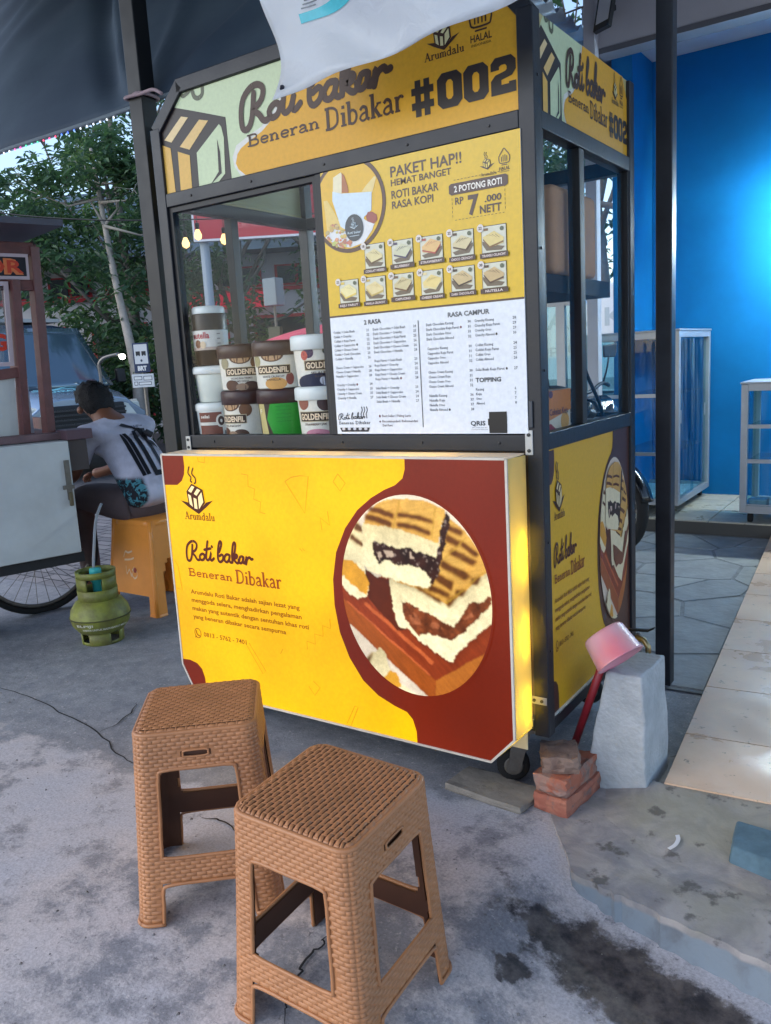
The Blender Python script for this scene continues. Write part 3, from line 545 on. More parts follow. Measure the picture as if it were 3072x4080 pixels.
# floodlight on the beam
fl = empty('floodlight', (.37, 3.47, 3.30), 'small black floodlight with white lens under the white beam', 'lamp')
MB().hexa([(-.09,-.10,-.13),(.03,-.16,-.13),(.03,-.10,-.13),(-.09,-.04,-.13),(-.03,-.14,.10),(.09,-.20,.10),(.09,-.14,.10),(-.03,-.08,.10)]).build('body', mat('black_metal', C(22, 24, 30), 0.5), fl, bevel=.006)
MB().add([(-.066,-.115,-.10),(.028,-.162,-.10),(.073,-.192,.075),(-.02,-.146,.075)], [(0,1,2,3)]).build('lens', mat('lamp_lens', C(200, 204, 210), 0.3), fl)
MB().bar((0,-.10,.0), (0,.03,.02), .03, .03).build('bracket', MATS['black_metal'], fl)
# corrugated roof over the back
cr = MB(); nseg = 60
def cor(u, v): return (-2.4+2.515*u, 2.9+2.4*v, 3.31+0.028*sin(v*2*pi*14)-0.04*v)
cr.grid(cor, 1, 168)
tag(cr.build('corrugated_roof', mat('zinc_sheet', C(128, 136, 148), 0.45, metal=0.4, vary=0.2, vscale=5), smooth=True, solid=.004), 'grey corrugated metal awning roof behind the yellow food cart', 'roof')
# aluminium framed glass partition beside the post
cab_glass = glass('cabinet_glass', (0.72, 0.88, 0.92), refl=0.08, dirt=0.05)
gp_ = empty('glass_partition', (-.3, 3.52, 0), 'aluminium framed glass partition seen through the cart side window', 'partition')
part(MB().bb(-.62, .160, 3.50, 3.535, 2.30, 2.40), 'frame', alu_m, gp_); part(MB().bb(-.62, .160, 3.50, 3.535, 1.56, 1.64), 'frame', alu_m, gp_); part(MB().bb(-.62, .160, 3.50, 3.535, .70, .80), 'frame', alu_m, gp_)
part(MB().bb(-.05, .012, 3.497, 3.538, .02, 2.395), 'frame', alu_m, gp_)
part(MB().bb(-.62, .160, 3.515, 3.521, .8, 2.31), 'pane', glass('partition_glass', (.62,.80,.82), refl=.16, dirt=.1), gp_)
# ------------------------------------------------------------------ the yellow food cart
W, D = 1.343, 0.768
ZA, ZB, ZC, ZBOT = 1.827, 1.784, 1.038, 0.253
frame_m = mat('cart_frame_paint', C(24, 27, 36), 0.42, metal=0.1, vary=0.22, vscale=9, bump=0.05, bscale=90)
frame2_m = mat('cart_inner_frame', C(22, 23, 28), 0.5)
cart = empty('food_cart', (0, 0, 0), 'tall yellow toast food cart with glass cabinet, printed menu and lit front panel', 'food cart')
T = 0.043
def cp(mb, name, m=frame_m, parent=cart, **k): return mb.build(name, m, parent, **k)
cp(MB().bb(W-T, W, 0, T, .205, 2.05), 'post', bevel=.003)
cp(MB().bb(0, T, 0, T, .205, 2.03), 'post', bevel=.003)
cp(MB().bb(W-T, W, D-T, D, .205, 2.05), 'post', bevel=.003)
cp(MB().bb(0, T, D-T, D, .205, 2.03), 'post', bevel=.003)
R = lambda x0, x1, y0, y1, z0, z1: cp(MB().bb(x0, x1, y0, y1, z0, z1), 'rail', bevel=.003)
R(T, W-T, .001, T-.001, ZB, ZA); R(T, W-T, .001, T-.001, .993, ZC)
R(.135, 1.255, .001, T-.001, 2.114, 2.157)
for xx in (.001, W-T+.001):
    R(xx, xx+T-.002, T, D-T, ZB, ZA); R(xx, xx+T-.002, T, D-T, .993, ZC); R(xx+.012, xx+T-.014, T, D-T, 2.040, 2.0525); R(xx, xx+T-.002, T, D-T, .215, .25)
R(T, W-T, D-T+.001, D-.001, ZB, ZA); R(T, W-T, D-T+.001, D-.001, .993, ZC); R(T, W-T, D-T+.001, D-.001, 2.04, 2.08); R(T, W-T, .002, T-.002, .215, .25); R(T, W-T, D-T+.002, D-.002, .215, .25)
cp(MB().bar((.020, .0215, 2.022), (.150, .0215, 2.140), .041, .041, (0,1,0)), 'brace', bevel=.003)
cp(MB().bar((W-.020, .0215, 2.04), (1.238, .0215, 2.140), .041, .041, (0,1,0)), 'brace', bevel=.003)
cp(MB().bb(.662, .700, .003, T-.003, ZC, ZB), 'mullion', frame2_m, bevel=.002)
for xx in (.004, W-T+.004): cp(MB().bb(xx, xx+T-.008, .300, .336, ZC, ZB), 'mullion', frame2_m, bevel=.002)
# inner black glazing beads of the front bay
for a in ((T, .058, .010, .036, ZC, ZB), (.647, .662, .010, .036, ZC, ZB), (.058, .647, .010, .036, ZB-.016, ZB-.001)): cp(MB().bb(*a), 'glazing_bead', frame2_m)
for xx in (W-.030,):
    for a in ((T, T+.014, ZC, ZB), (D-T-.014, D-T, ZC, ZB)): cp(MB().bb(xx, xx+.026, a[0], a[1], a[2], a[3]), 'glazing_bead', frame2_m)
cart_glass = glass('cart_glass', (0.985, 0.995, 0.995), refl=0.02, dirt=0.008)
cp(MB().bb(.058, .647, .0215, .0255, ZC, ZB-.016), 'glass_pane', cart_glass)
cp(MB().bb(W-.019, W-.015, T+.014, .300, ZC, ZB), 'glass_pane', cart_glass); cp(MB().bb(W-.019, W-.015, .336, D-T-.014, ZC, ZB), 'glass_pane', cart_glass)
cp(MB().bb(.015, .019, T, .300, ZC, ZB), 'glass_pane', cart_glass); cp(MB().bb(.015, .019, .336, D-T, ZC, ZB), 'glass_pane', cart_glass)
cp(MB().bb(T+.002, W-T-.002, T+.002, D-.01, 1.012, 1.024), 'countertop', mat('counter_board', C(168, 170, 172), 0.5, vary=0.15, vscale=12))
cp(MB().bb(T+.002, W-T-.002, T+.002, D-.01, 1.832, 1.842), 'roof_panel', glass('roof_glass', (0.9, 0.95, 0.95), refl=0.1, dirt=0.03))
cp(MB().bb(.05, W-.05, .05, D-.05, .235, .243), 'floor_panel', mat('cart_floor', C(40, 38, 36), 0.8))
# small steel brackets
br_m = mat('zinc_bracket', C(170, 172, 174), 0.4, metal=0.7)
bolt_m = mat('bolt_head', C(60, 60, 62), 0.4, metal=0.8)
for (x0, x1, z0, z1) in ((.028, .050, .984, 1.034), (1.296, 1.318, .985, 1.050)):
    b_ = cp(MB().bb(x0, x1, -.004, -.0005, z0, z1), 'bracket', br_m, bevel=.002)
    for zz in (z0+.012, z1-.012): MB().lathe([(.0001,-.0075),(.0045,-.007),(.005,-.004)], ((x0+x1)/2, 0, zz), 10, axis='y').build('bolt', bolt_m, b_)
b_ = cp(MB().bb(1.292, W-.004, -.004, -.0005, .300, .322), 'bracket', br_m, bevel=.002)
for xx in (1.303, 1.325): MB().lathe([(.0001,-.0075),(.0045,-.007),(.005,-.004)], (xx, 0, .311), 10, axis='y').build('bolt', bolt_m, b_)

# ---- colours of the prints
BROWN = C(66, 38, 24); DKB = C(40, 30, 30); CREAM = C(226, 222, 178); GREENW = C(202, 216, 176); ORNG = C(226, 166, 30); YEL = C(222, 180, 12); WHT = C(226, 230, 236)
def logo_big(a, P, lay, dark=DKB):
    """the bread-block emblem from traced outlines"""
    a.poly(P['black'], dark, lay); 
    for k, c in (('c1', C(232,204,150)), ('c2', C(228,190,120)), ('c3', C(226,178,84)), ('c4', C(226,178,84)), ('g', GREENW)): a.poly(P[k], c, lay+1)
    a.poly(P['k'], dark, lay+2)
def logo_small(a, cx, cz, s, lay, ink_=BROWN, fill=C(250,226,170), arrow=True):
    """small steaming bread emblem, about 0.15 x 0.15 at s = 1"""
    q = lambda *p: [(cx+x*s, cz+z*s) for x, z in p]
    if arrow:
        a.poly(q((-.078,-.014),(-.040,-.020),(.003,-.046),(.043,-.016),(.076,-.008),(.045,-.030),(.003,-.057),(-.043,-.035)), ink_, lay)
    a.poly(q((-.045,.018),(-.018,.045),(.033,.026),(.038,-.018),(.003,-.050),(-.040,-.024)), ink_, lay+1)
    for p in (((-.036,.020),(-.016,.038),(-.004,.034),(-.022,.014)), ((-.010,.011),(.008,.029),(.022,.024),(.002,.005)), ((-.038,.010),(-.025,.004),(-.020,-.034),(-.034,-.024)), ((-.013,-.002),(.000,-.006),(.001,-.040),(-.013,-.038)), ((.009,.001),(.027,.018),(.031,-.015),(.008,-.040))):
        a.poly(q(*p), fill, lay+2)
    a.stroke(q((-.022,.100),(-.030,.080),(-.018,.066),(-.022,.054),(-.016,.050)), .006*s, ink_, lay)
    a.stroke(q((-.004,.096),(-.012,.078),(.002,.064),(.002,.050),(-.004,.046)), .006*s, ink_, lay)
def halal(a, cx, cz, s, lay, ink_=BROWN):
    q = lambda *p: [(cx+x*s, cz+z*s) for x, z in p]
    a.stroke(q((-.026,-.006),(-.028,.018),(-.012,.040),(0,.054),(.012,.040),(.028,.018),(.026,-.006),(.018,-.012),(-.018,-.012),(-.026,-.006)), .0045*s, ink_, lay, smooth=2)
    for k in (-.015, -.006, .004, .013): a.stroke(q((k,-.004),(k,.026-abs(k)*.6)), .004*s, ink_, lay, smooth=0)
    a.stroke(q((-.014,-.020),(.014,-.020)), .004*s, ink_, lay, smooth=0)
    a.text('HALAL', cx-.028*s, cz-.043*s, .016*s, ink_, lay, x1=cx+.028*s, bold=.02)
    a.text('INDONESIA', cx-.026*s, cz-.053*s, .006*s, ink_, lay, x1=cx+.026*s, bold=.0)
def roti(a, x0, x1, z0, z1, w, col, lay):
    xs_ = [p[0] for st in ROTI for p in st]; zs_ = [p[1] for st in ROTI for p in st]
    ax, bx, az, bz = min(xs_), max(xs_), min(zs_), max(zs_)
    for st in ROTI: a.stroke([(x0+(p[0]-ax)/(bx-ax)*(x1-x0), z0+(p[1]-az)/(bz-az)*(z1-z0)) for p in st], w, col, lay)
def block_digit(a, ch, x0, x1, z0, z1, col, lay):
    f = lambda *p: [(x0+u*(x1-x0), z0+v*(z1-z0)) for u, v in p]
    if ch == '0':
        a.poly(f((.2,0),(.8,0),(1,.16),(1,.84),(.8,1),(.2,1),(0,.84),(0,.16)), col, lay, holes=[f((.44,.24),(.36,.32),(.36,.7),(.44,.78),(.56,.78),(.64,.7),(.64,.32),(.56,.24))])
    elif ch == '2':
        a.poly(f((0,0),(1,0),(1,.3),(.72,.3),(.72,.25),(.42,.25),(.42,.38),(.85,.45),(1,.6),(1,.86),(.82,1),(.18,1),(0,.86),(0,.66),(.34,.66),(.34,.74),(.42,.78),(.58,.78),(.64,.72),(.64,.64),(.58,.6),(.18,.54),(0,.4)), col, lay)
    else:
        for u in (.16, .56): a.poly(f((u,0),(u+.26,0),(u+.26,1),(u,1)), col, lay)
        for v in (.2, .6): a.poly(f((0,v),(1,v),(1,v+.2),(0,v+.2)), col, lay+1)

# ---- the big sign
sign = Art()
s_out = [(.034,1.829),(1.312,1.829),(1.312,2.030),(1.274,2.064),(1.225,2.113),(.132,2.113),(.042,2.031),(.034,2.02)]
sign.poly(s_out, GREENW, 0)
wht = [(.374,1.829),(.350,1.86),(.345,1.888),(.364,1.919),(.416,1.937),(.470,1.952),(.52,1.985),(.56,2.03),(.60,2.113),(1.225,2.113),(1.274,2.064),(1.312,2.030),(1.312,1.829)]
sign.poly(wht, C(224,222,214), 1)
org = [(.393,1.829),(.366,1.85),(.357,1.868),(.366,1.893),(.382,1.907),(.419,1.922),(.470,1.938),(.53,1.972),(.575,2.03),(.615,2.113),(1.225,2.113),(1.274,2.064),(1.312,2.030),(1.312,1.829)]
sign.poly(org, ORNG, 2)
logo_big(sign, SLOGO, 1)
sign.stroke([(.143,2.117),(.155,2.104),(.172,2.107),(.185,2.113)], .012, C(92,96,74), 1)
sign.stroke([(.198,2.112),(.205,2.092),(.222,2.084),(.240,2.092),(.243,2.112)], .014, C(92,96,74), 1)
roti(sign, .395, .935, 1.955, 2.085, .019, BROWN, 3)
sign.serif('Beneran', .412, 1.905, .033, .690, BROWN, 3)
sign.serif('Dibakar', .708, 1.893, .058, .972, BROWN, 3, grow=1.12)
block_digit(sign, '#', .996, 1.063, 1.868, 1.957, DKB, 3)
for k, ch in enumerate('002'): block_digit(sign, ch, 1.0735+.0762*k, 1.1455+.0738*k, 1.872, 1.957, DKB, 3)
sign.serif('Arumdalu', 1.040, 1.994, .020, 1.156, BROWN, 3)
logo_small(sign, 1.097, 2.045, .62, 3, BROWN, C(224,214,160))
halal(sign, 1.203, 2.052, 1.05, 3)
ink_m = ink('sign_print'); lit_m = ink('backlit_print', lit=LIT*1.04, rough=0.3)
fs_ = cp(MB().prism(s_out, lambda u, v, d: (u, d, v), .012, .020), 'front_sign', mat('sign_board', C(190,176,120), .5))
sign.place(lambda u, v, d: (u, .0115-d, v)).build('sign_print', ink_m, fs_)
KX = (D-2*.036)/(1.312-.034)
def side_y(u): return .036+(u-.034)*KX
sside = [(.036,1.829),(D-.036,1.829),(D-.036,2.052),(.036,2.052)]
for xx, sg in ((W, 1), (0, -1)):
    pn = cp(MB().prism(sside, lambda u, v, d: (xx-sg*d, u, v), .012, .020), 'side_sign', MATS['sign_board'])
    if sg > 0:
        clip = [(.034,1.829),(1.312,1.829),(1.312,2.128),(.034,2.128)]
        sign.place(lambda u, v, d: (W-.0115+d, side_y(u), 1.829+(min(v, 2.113)-1.829)*.223/.284)).build('sign_print', ink_m, pn)

# ---- the lit box on the front
LY = -.096
lb = empty('light_box', (0,0,0), None, None); lb.parent = cart
lb_out = [(.0495,.150),(1.2124,.150),(1.285,.2285),(1.285,.987),(.004,.982),(.002,.2368)]
clip_out = lb_out
CIRC = [(.987+.2535*cos(2*pi*i/64), .594+.298*sin(2*pi*i/64)) for i in range(64)]
LYEL = C(255, 188, 0); LMAR = C(116, 31, 9)
face = Art()
face.poly(lb_out, LYEL, 0)
face.poly(MAROON+[(1.2124,.150),(1.285,.2285),(1.285,.987)], LMAR, 1)
face.poly([(.004,.982),(.110,.982),(.111,.942),(.106,.917),(.092,.8945),(.0685,.880),(.004,.878)], LMAR, 1)
face.poly([(.002,.2549),(.0406,.2576),(.0758,.2499),(.0973,.2326),(.108,.2021),(.1096,.150),(.0495,.150),(.002,.2368)], LMAR, 1)
GEOC = C(214, 150, 0)
for st in GEO: face.stroke(st, .0028, GEOC, 1, smooth=0, cap=False)
logo_small(face, .156, .842, 1.0, 2, C(72,28,8), C(255,232,170))
face.serif('Arumdalu', .091, .765, .026, .232, C(96,40,6), 2)
for st in ROTI: face.stroke(st, .0095, C(84,26,8), 2)
face.serif('Beneran', .080, .567, .027, .288, C(150,62,10), 2)
face.serif('Dibakar', .302, .563, .045, .500, C(150,62,10), 2, grow=1.12)
for k, (tx, xe) in enumerate((('Arumdalu Roti Bakar adalah sajian lezat yang', .566), ('menggoda selera, menghadirkan pengalaman', .571), ('makan yang autentik dengan sentuhan khas roti', .597), ('yang beneran dibakar secara sempurna', .502))):
    face.text(tx, .081, .504-.0295*k, .0155, C(140,74,4), 2, x1=xe, bold=.018)
face.text('0813 - 5762 - 7401', .124, .355, .0165, C(130,66,6), 2, x1=.324, bold=.012)
face.ell(.0955, .3630, .0165, .0185, C(140,74,4), 2, 24, .0135, .0155); face.poly([(.080,.344),(.084,.356),(.090,.349)], C(140,74,4), 2)
face.stroke([(.089,.371),(.090,.362),(.095,.357),(.103,.354)], .0045, C(140,74,4), 2)
fp = MB().prism(lb_out, lambda u, v, d: (u, d, v), LY, LY+.004).build('front_panel', mat('opal_acrylic', C(240,232,200), .35), lb)
face.place(lambda u, v, d: (u, LY-.0004-d, v)).build('panel_print', lit_m, lb)
PICC = dict(cloth=C(240,222,196), wood=C(150,58,24), woodside=C(172,84,28), woodside2=C(196,112,40), groove=C(204,98,50), shade=C(92,34,12), cream=C(255,240,192), orange=C(232,164,48), mark=C(112,60,10), toast=C(232,178,84), cut=C(196,150,50), filling=C(122,60,30), fillight=C(170,96,60), choc=C(46,20,12), glint=C(214,186,160))
pict = Art(); pict.poly(CIRC, PICC['cloth'], 3)
import numpy as np
def inside(p, poly):
    r = False
    for i in range(len(poly)):
        a, b = poly[i-1], poly[i]
        if (a[1] > p[1]) != (b[1] > p[1]) and p[0] < (b[0]-a[0])*(p[1]-a[1])/(b[1]-a[1])+a[0]: r = not r
    return r
def fuzz(pts, k, amp):
    out = []
    for i in range(len(pts)):
        a, b = pts[i], pts[(i+1) % len(pts)]
        for q in range(k): out.append((a[0]+(b[0]-a[0])*q/k+random.uniform(-amp,amp)*(q > 0), a[1]+(b[1]-a[1])*q/k+random.uniform(-amp,amp)*(q > 0)))
    return out
rng = np.random.default_rng(3)
def vnoise(X, Z, sc, seed):
    """smooth value noise on a grid"""
    r = np.random.default_rng(seed).random((96, 96)); x = X*sc; z = Z*sc
    xi = np.floor(x).astype(int); zi = np.floor(z).astype(int); fx_ = x-xi; fz_ = z-zi; fx_ = fx_*fx_*(3-2*fx_); fz_ = fz_*fz_*(3-2*fz_)
    g = lambda a, b: r[a % 96, b % 96]
    return (g(xi,zi)*(1-fx_)+g(xi+1,zi)*fx_)*(1-fz_)+(g(xi,zi+1)*(1-fx_)+g(xi+1,zi+1)*fx_)*fz_
def fbm(X, Z, sc, seed, oc=4):
    s_ = 0; a = 1; t = 0
    for k in range(oc): s_ = s_+a*vnoise(X, Z, sc*2**k, seed+k); t += a; a *= .6
    return s_/t
def poly_mask(X, Z, P):
    m = np.zeros(X.shape, bool)
    for i in range(len(P)):
        (ax, az), (bx, bz) = P[i-1], P[i]
        if az == bz: continue
        c = ((az > Z) != (bz > Z)) & (X < (bx-ax)*(Z-az)/(bz-az)+ax); m ^= c
    return m
NXP, NZP = 180, 212
gx = np.linspace(.732, 1.242, NXP+1); gz = np.linspace(.294, .894, NZP+1)
CX, CZ = np.meshgrid((gx[1:]+gx[:-1])/2, (gz[1:]+gz[:-1])/2, indexing='ij')
WX = CX+(fbm(CX, CZ, 60, 7, 4)-.5)*.016; WZ = CZ+(fbm(CX, CZ, 60, 17, 4)-.5)*.016       # ragged crumb edges
SX = CX+(fbm(CX, CZ, 26, 27, 3)-.5)*.008; SZ = CZ+(fbm(CX, CZ, 26, 37, 3)-.5)*.008
img = np.zeros((NXP, NZP, 3)); img[:] = PICC['cloth']
img *= (.86+.22*fbm(CX, CZ, 9, 50))[..., None]
n_fine = fbm(CX, CZ, 110, 61, 3); n_mid = fbm(CX, CZ, 36, 71, 4); n_big = fbm(CX, CZ, 8, 81, 3)
grain = fbm(CX*.75+CZ*.70, (CZ*.75-CX*.70)*.09, 260, 91, 3)
for nm, pts in PIC:
    rag = nm in ('cream', 'filling', 'choc', 'orange')
    m = poly_mask(WX if rag else SX, WZ if rag else SZ, pts)
    base = np.array(PICC[nm]); xs_p = [p[0] for p in pts]; zs_p = [p[1] for p in pts]
    v = (CZ-min(zs_p))/(max(zs_p)-min(zs_p)+1e-6); u_ = (CX-min(xs_p))/(max(xs_p)-min(xs_p)+1e-6)
    if nm == 'cream': col = base*(.70+.20*(1-v)+.16*n_big+.30*(n_fine-.5)+.40*(n_mid-.5))[..., None]*(1-.35*np.clip(v-.35, 0, 1)[..., None]*np.array([.2, .45, 1]))
    elif nm == 'toast': col = base*(.72+.34*n_mid+.24*(vnoise(CX*.4+CZ*1.2, CZ*8-CX*2, 40, 5)-.5))[..., None]; col = col*(1-(.30*(n_big > .52)*(n_mid))[..., None]*np.array([.3, .6, 1]))
    elif nm in ('wood', 'woodside', 'woodside2'): col = base*(.62+.55*grain+.25*(n_big-.5))[..., None]
    elif nm == 'choc': col = base*(.5+1.1*n_mid**2*2)[..., None]+(n_fine > .70)[..., None]*np.array([.22, .17, .14])
    elif nm == 'filling': col = base*(.25+1.6*n_mid*n_fine*1.6)[..., None]
    elif nm == 'fillight': m &= n_mid > .5; col = base*(.5+.8*n_fine)[..., None]
    elif nm == 'glint': m &= n_mid > .42; col = base*(.6+.5*n_fine)[..., None]
    elif nm == 'mark':
        cxp, czp = sum(xs_p)/len(pts), sum(zs_p)/len(pts); big = [(cxp+(p[0]-cxp)*1.08, czp+(p[1]-czp)*1.55) for p in pts]
        soft = poly_mask(SX, SZ, big).astype(float)
        for _ in range(4): soft = (soft*2+np.roll(soft,1,0)+np.roll(soft,-1,0)+np.roll(soft,1,1)+np.roll(soft,-1,1))/6
        a_ = np.clip(soft*(.70+.75*n_mid), 0, .95)[..., None]
        halo = np.clip(soft*3, 0, 1)[..., None]*.30
        img = img*(1-halo*np.array([.25, .55, .95])); img = img*(1-a_)+np.array(C(92,44,6))*a_*(.55+.8*n_fine)[..., None]; continue
    elif nm == 'cut': col = base*(.7+.4*n_fine)[..., None]; col = img*.45+col*.55
    else: col = base*(.7+.45*n_mid)[..., None]
    # contact shade just outside the piece, as the camera that took the food photo saw it
    if nm in ('cream', 'toast'):
        for dx, dz, k_ in ((2, -3, .86), (4, -6, .90)):
            sh2 = np.roll(np.roll(m, dx, 0), dz, 1) & ~m; img[sh2] *= k_
    img[m] = col[m]
def blur(a): return (a*2+np.roll(a,1,0)+np.roll(a,-1,0)+np.roll(a,1,1)+np.roll(a,-1,1))/6
img = blur(img); img = np.clip(img*(.94+.12*rng.random(img.shape[:2]))[..., None], 0, 1)
inm = ((CX-.987)/.2535)**2+((CZ-.594)/.298)**2 < .985
mos = MB()
for i in range(NXP):
    for j_ in range(NZP):
        if inm[i, j_]:
            mos.cur = tuple(float(c) for c in img[i, j_]); yy = LY-.0036
            mos.add([(gx[i], yy, gz[j_]), (gx[i+1], yy, gz[j_]), (gx[i+1], yy, gz[j_+1]), (gx[i], yy, gz[j_+1])], [(0,1,2,3)])
mos.cur = None
for nm, pts in PIC: pict.poly(pts, PICC[nm], 4.0+.12*len(pict.items), clip=CIRC)
mos.build('bread_picture', ink('photo_print', lit=LIT*1.04, rough=0.3), lb)
ringa = Art(); ringa.ell(.987, .594, .2535, .298, LMAR, 5.0, 72, .2465, .2905)
ringa.place(lambda u, v, d: (u, LY-.0004-d, v)).build('picture_edge', lit_m, lb)
# translucent housing, white trim and the LED modules behind
def opal():
    m = bpy.data.materials.new('opal_side'); m.use_nodes = True; n = m.node_tree.nodes; l = m.node_tree.links; n.clear()
    o = n.new('ShaderNodeOutputMaterial'); a = n.new('ShaderNodeBsdfTranslucent'); b = n.new('ShaderNodeBsdfDiffuse'); a.inputs[0].default_value = (.95,.80,.10,1); b.inputs[0].default_value = (.78,.72,.42,1)
    x = n.new('ShaderNodeMixShader'); x.inputs[0].default_value = .45; l.new(a.outputs[0], x.inputs[1]); l.new(b.outputs[0], x.inputs[2]); l.new(x.outputs[0], o.inputs[0]); return m
opal_m = opal()
opal_w = bpy.data.materials.new('opal_top'); opal_w.use_nodes = True
_n = opal_w.node_tree.nodes; _l = opal_w.node_tree.links; _n.clear()
_o = _n.new('ShaderNodeOutputMaterial'); _a = _n.new('ShaderNodeBsdfTranslucent'); _b = _n.new('ShaderNodeBsdfDiffuse'); _a.inputs[0].default_value = (.95,.78,.45,1); _b.inputs[0].default_value = (.85,.84,.8,1)
_x = _n.new('ShaderNodeMixShader'); _x.inputs[0].default_value = .55; _l.new(_a.outputs[0], _x.inputs[1]); _l.new(_b.outputs[0], _x.inputs[2]); _l.new(_x.outputs[0], _o.inputs[0])
MB().hexa([(1.2845,LY+.004,.232),(1.2885,LY+.004,.232),(1.2965,-.004,.232),(1.2925,-.004,.232),(1.2845,LY+.004,.985),(1.2885,LY+.004,.985),(1.2965,-.004,.985),(1.2925,-.004,.985)]).build('side_panel', opal_m, lb)
MB().bb(.003,.007,LY+.004,-.004,.24,.983).build('side_panel', opal_m, lb)
MB().hexa([(.004,LY+.004,.979),(1.284,LY+.004,.984),(1.292,-.002,.987),(.010,-.002,.983),(.004,LY+.004,.983),(1.284,LY+.004,.988),(1.292,-.002,.9905),(.010,-.002,.987)]).build('top_panel', opal_w, lb)
MB().bb(.05,1.28,-.006,-.003,.16,.975).build('back_panel', mat('box_back', C(235,225,190), .5), lb)
MB().hexa([(1.2124,LY+.004,.150),(1.2154,LY+.004,.150),(1.222,-.004,.150),(1.219,-.004,.150),(1.2845,LY+.004,.2285),(1.2885,LY+.004,.2285),(1.2965,-.004,.2285),(1.2925,-.004,.2285)]).build('side_panel', opal_m, lb)
MB().bb(.05,1.2124,LY+.004,-.004,.1505,.154).build('bottom_panel', mat('dark_board', C(60,48,36), .8), lb)
trim_m = mat('white_trim', C(206,196,182), .5, vary=.12, vscale=20)
tr = [(.0495,.150),(1.2124,.150),(1.285,.2285),(1.285,.987),(.004,.982),(.002,.2368)]
for i in range(6):
    a_, b_2 = tr[i], tr[(i+1) % 6]
    MB().bar((a_[0], LY-.0005, a_[1]), (b_2[0], LY-.0005, b_2[1]), .0065, .006, (0,1,0)).build('trim', trim_m, lb)
led_m = mat('led_glow', (1,.9,.6), .4, emit=((1.0,.84,.25), 150*LIT))
for zz, hh in ((.72,.055),(.50,.05),(.30,.05)): MB().bb(1.2745,1.2785,-.030,-.024,zz-hh,zz+hh).build('led_module', led_m, lb)
led_t = mat('led_glow_top', (1,.95,.8), .4, emit=((1.0,.9,.65), 26*LIT))
for xx in (.25,.62,.98): MB().bb(xx-.12,xx+.12,-.055,-.045,.925,.931).build('led_module', led_t, lb)
# cart side panel, same print made to the narrower side
side = Art()
sp_out = [(.034,.253),(1.312,.253),(1.312,.993),(.034,.993)]
side.poly(sp_out, C(214,164,24), 0)
fz = lambda v: .253+(v-.150)*(.993-.253)/(.987-.150)
fx = lambda u: .034+(u-.002)*(1.278/1.283)
def rem(items, lays):
    for vs_, fs2, col, d in items: side.items.append(([(fx(p[0]), fz(p[1])) for p in vs_], fs2, col, d))
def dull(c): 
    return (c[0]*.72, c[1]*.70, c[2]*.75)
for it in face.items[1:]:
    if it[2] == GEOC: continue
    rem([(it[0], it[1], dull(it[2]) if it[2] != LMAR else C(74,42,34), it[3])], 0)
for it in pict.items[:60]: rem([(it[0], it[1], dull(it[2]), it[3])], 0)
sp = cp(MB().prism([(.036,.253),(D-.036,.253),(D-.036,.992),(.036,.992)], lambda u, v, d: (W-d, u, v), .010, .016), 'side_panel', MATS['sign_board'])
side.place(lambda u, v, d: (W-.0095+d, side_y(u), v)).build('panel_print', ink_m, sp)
MB().bb(W-.012, W-.004, .036, D-.036, .246, .2525).build('trim', mat('plain_trim', C(220,216,206), .5), sp)
cp(MB().bb(.010, .016, .036, D-.036, .253, .992), 'side_panel', MATS['sign_board'])
cp(MB().bb(T, W-T, .028, .034, .253, .992), 'front_board', mat('brown_board', C(70,50,36), .7))

# ---- the menu board taped on the front glass
menu = Art()
MX0, MX1, MZ0, MZ1 = .689, 1.306, 1.0415, 1.7815
menu.rect(MX0, MX1, MZ0, 1.384, WHT, 0); menu.rect(MX0, MX1, 1.384, MZ1, YEL, 0); menu.rect(MX0, MX1, 1.380, 1.385, BROWN, 1)
for tx, x0, x1, z, h in (('PAKET HAP!!',.926,1.143,1.7315,.0275),('HEMAT BANGET',.926,1.112,1.7085,.0170),('ROTI BAKAR',.926,1.073,1.676,.0210),('RASA KOPI',.926,1.0555,1.650,.0200)): menu.text(tx, x0, z, h, BROWN, 1, x1=x1, bold=.018, res=3)
menu.poly([(1.110,1.6565),(1.264,1.6565),(1.2705,1.661),(1.2705,1.680),(1.264,1.6845),(1.110,1.6845),(1.1035,1.680),(1.1035,1.661)], C(64,30,22), 2)
menu.text('2 POTONG ROTI', 1.119, 1.6625, .0155, C(236,228,216), 3, x1=1.2545, bold=.03)
menu.text('RP', 1.120, 1.632, .0180, BROWN, 1, x1=1.1445, bold=.02); menu.text('7', 1.157, 1.603, .0470, BROWN, 1, x1=1.188, bold=.04); menu.text('.000', 1.2045, 1.626, .0165, BROWN, 1, x1=1.2515, bold=.03); menu.text('NETT', 1.190, 1.6005, .0195, BROWN, 1, x1=1.2505, bold=.03)
for k in range(14): menu.rect(1.118+.0104*k, 1.124+.0104*k, 1.6918, 1.6929, BROWN, 1); menu.rect(1.118+.0104*k, 1.124+.0104*k, 1.5935, 1.5946, BROWN, 1)
for k in range(6):
    for xx in (1.1108, 1.2605): menu.rect(xx, xx+.0011, 1.602+.0104*k, 1.608+.0104*k, BROWN, 1)
mclip = [(MX0,1.385),(MX1,1.385),(MX1,MZ1),(MX0,MZ1)]
el = lambda rx, rz, n=56: [(.781+rx*cos(2*pi*i/n), 1.682+rz*sin(2*pi*i/n)) for i in range(n)]
menu.poly(el(.1265,.128), C(74,36,18), 1, clip=mclip); menu.poly(el(.1155,.117), C(226,176,18), 2, clip=mclip)
MPC = dict(fries=C(228,196,108), plate=C(222,222,222), nuts=C(170,104,60), breadL=C(234,222,184), breadR=C(230,204,132), crust=C(168,96,44), bag=C(206,222,232), apple=C(150,66,56))
cin = in_clip(el(.1155,.117), mclip); ly = 3.0
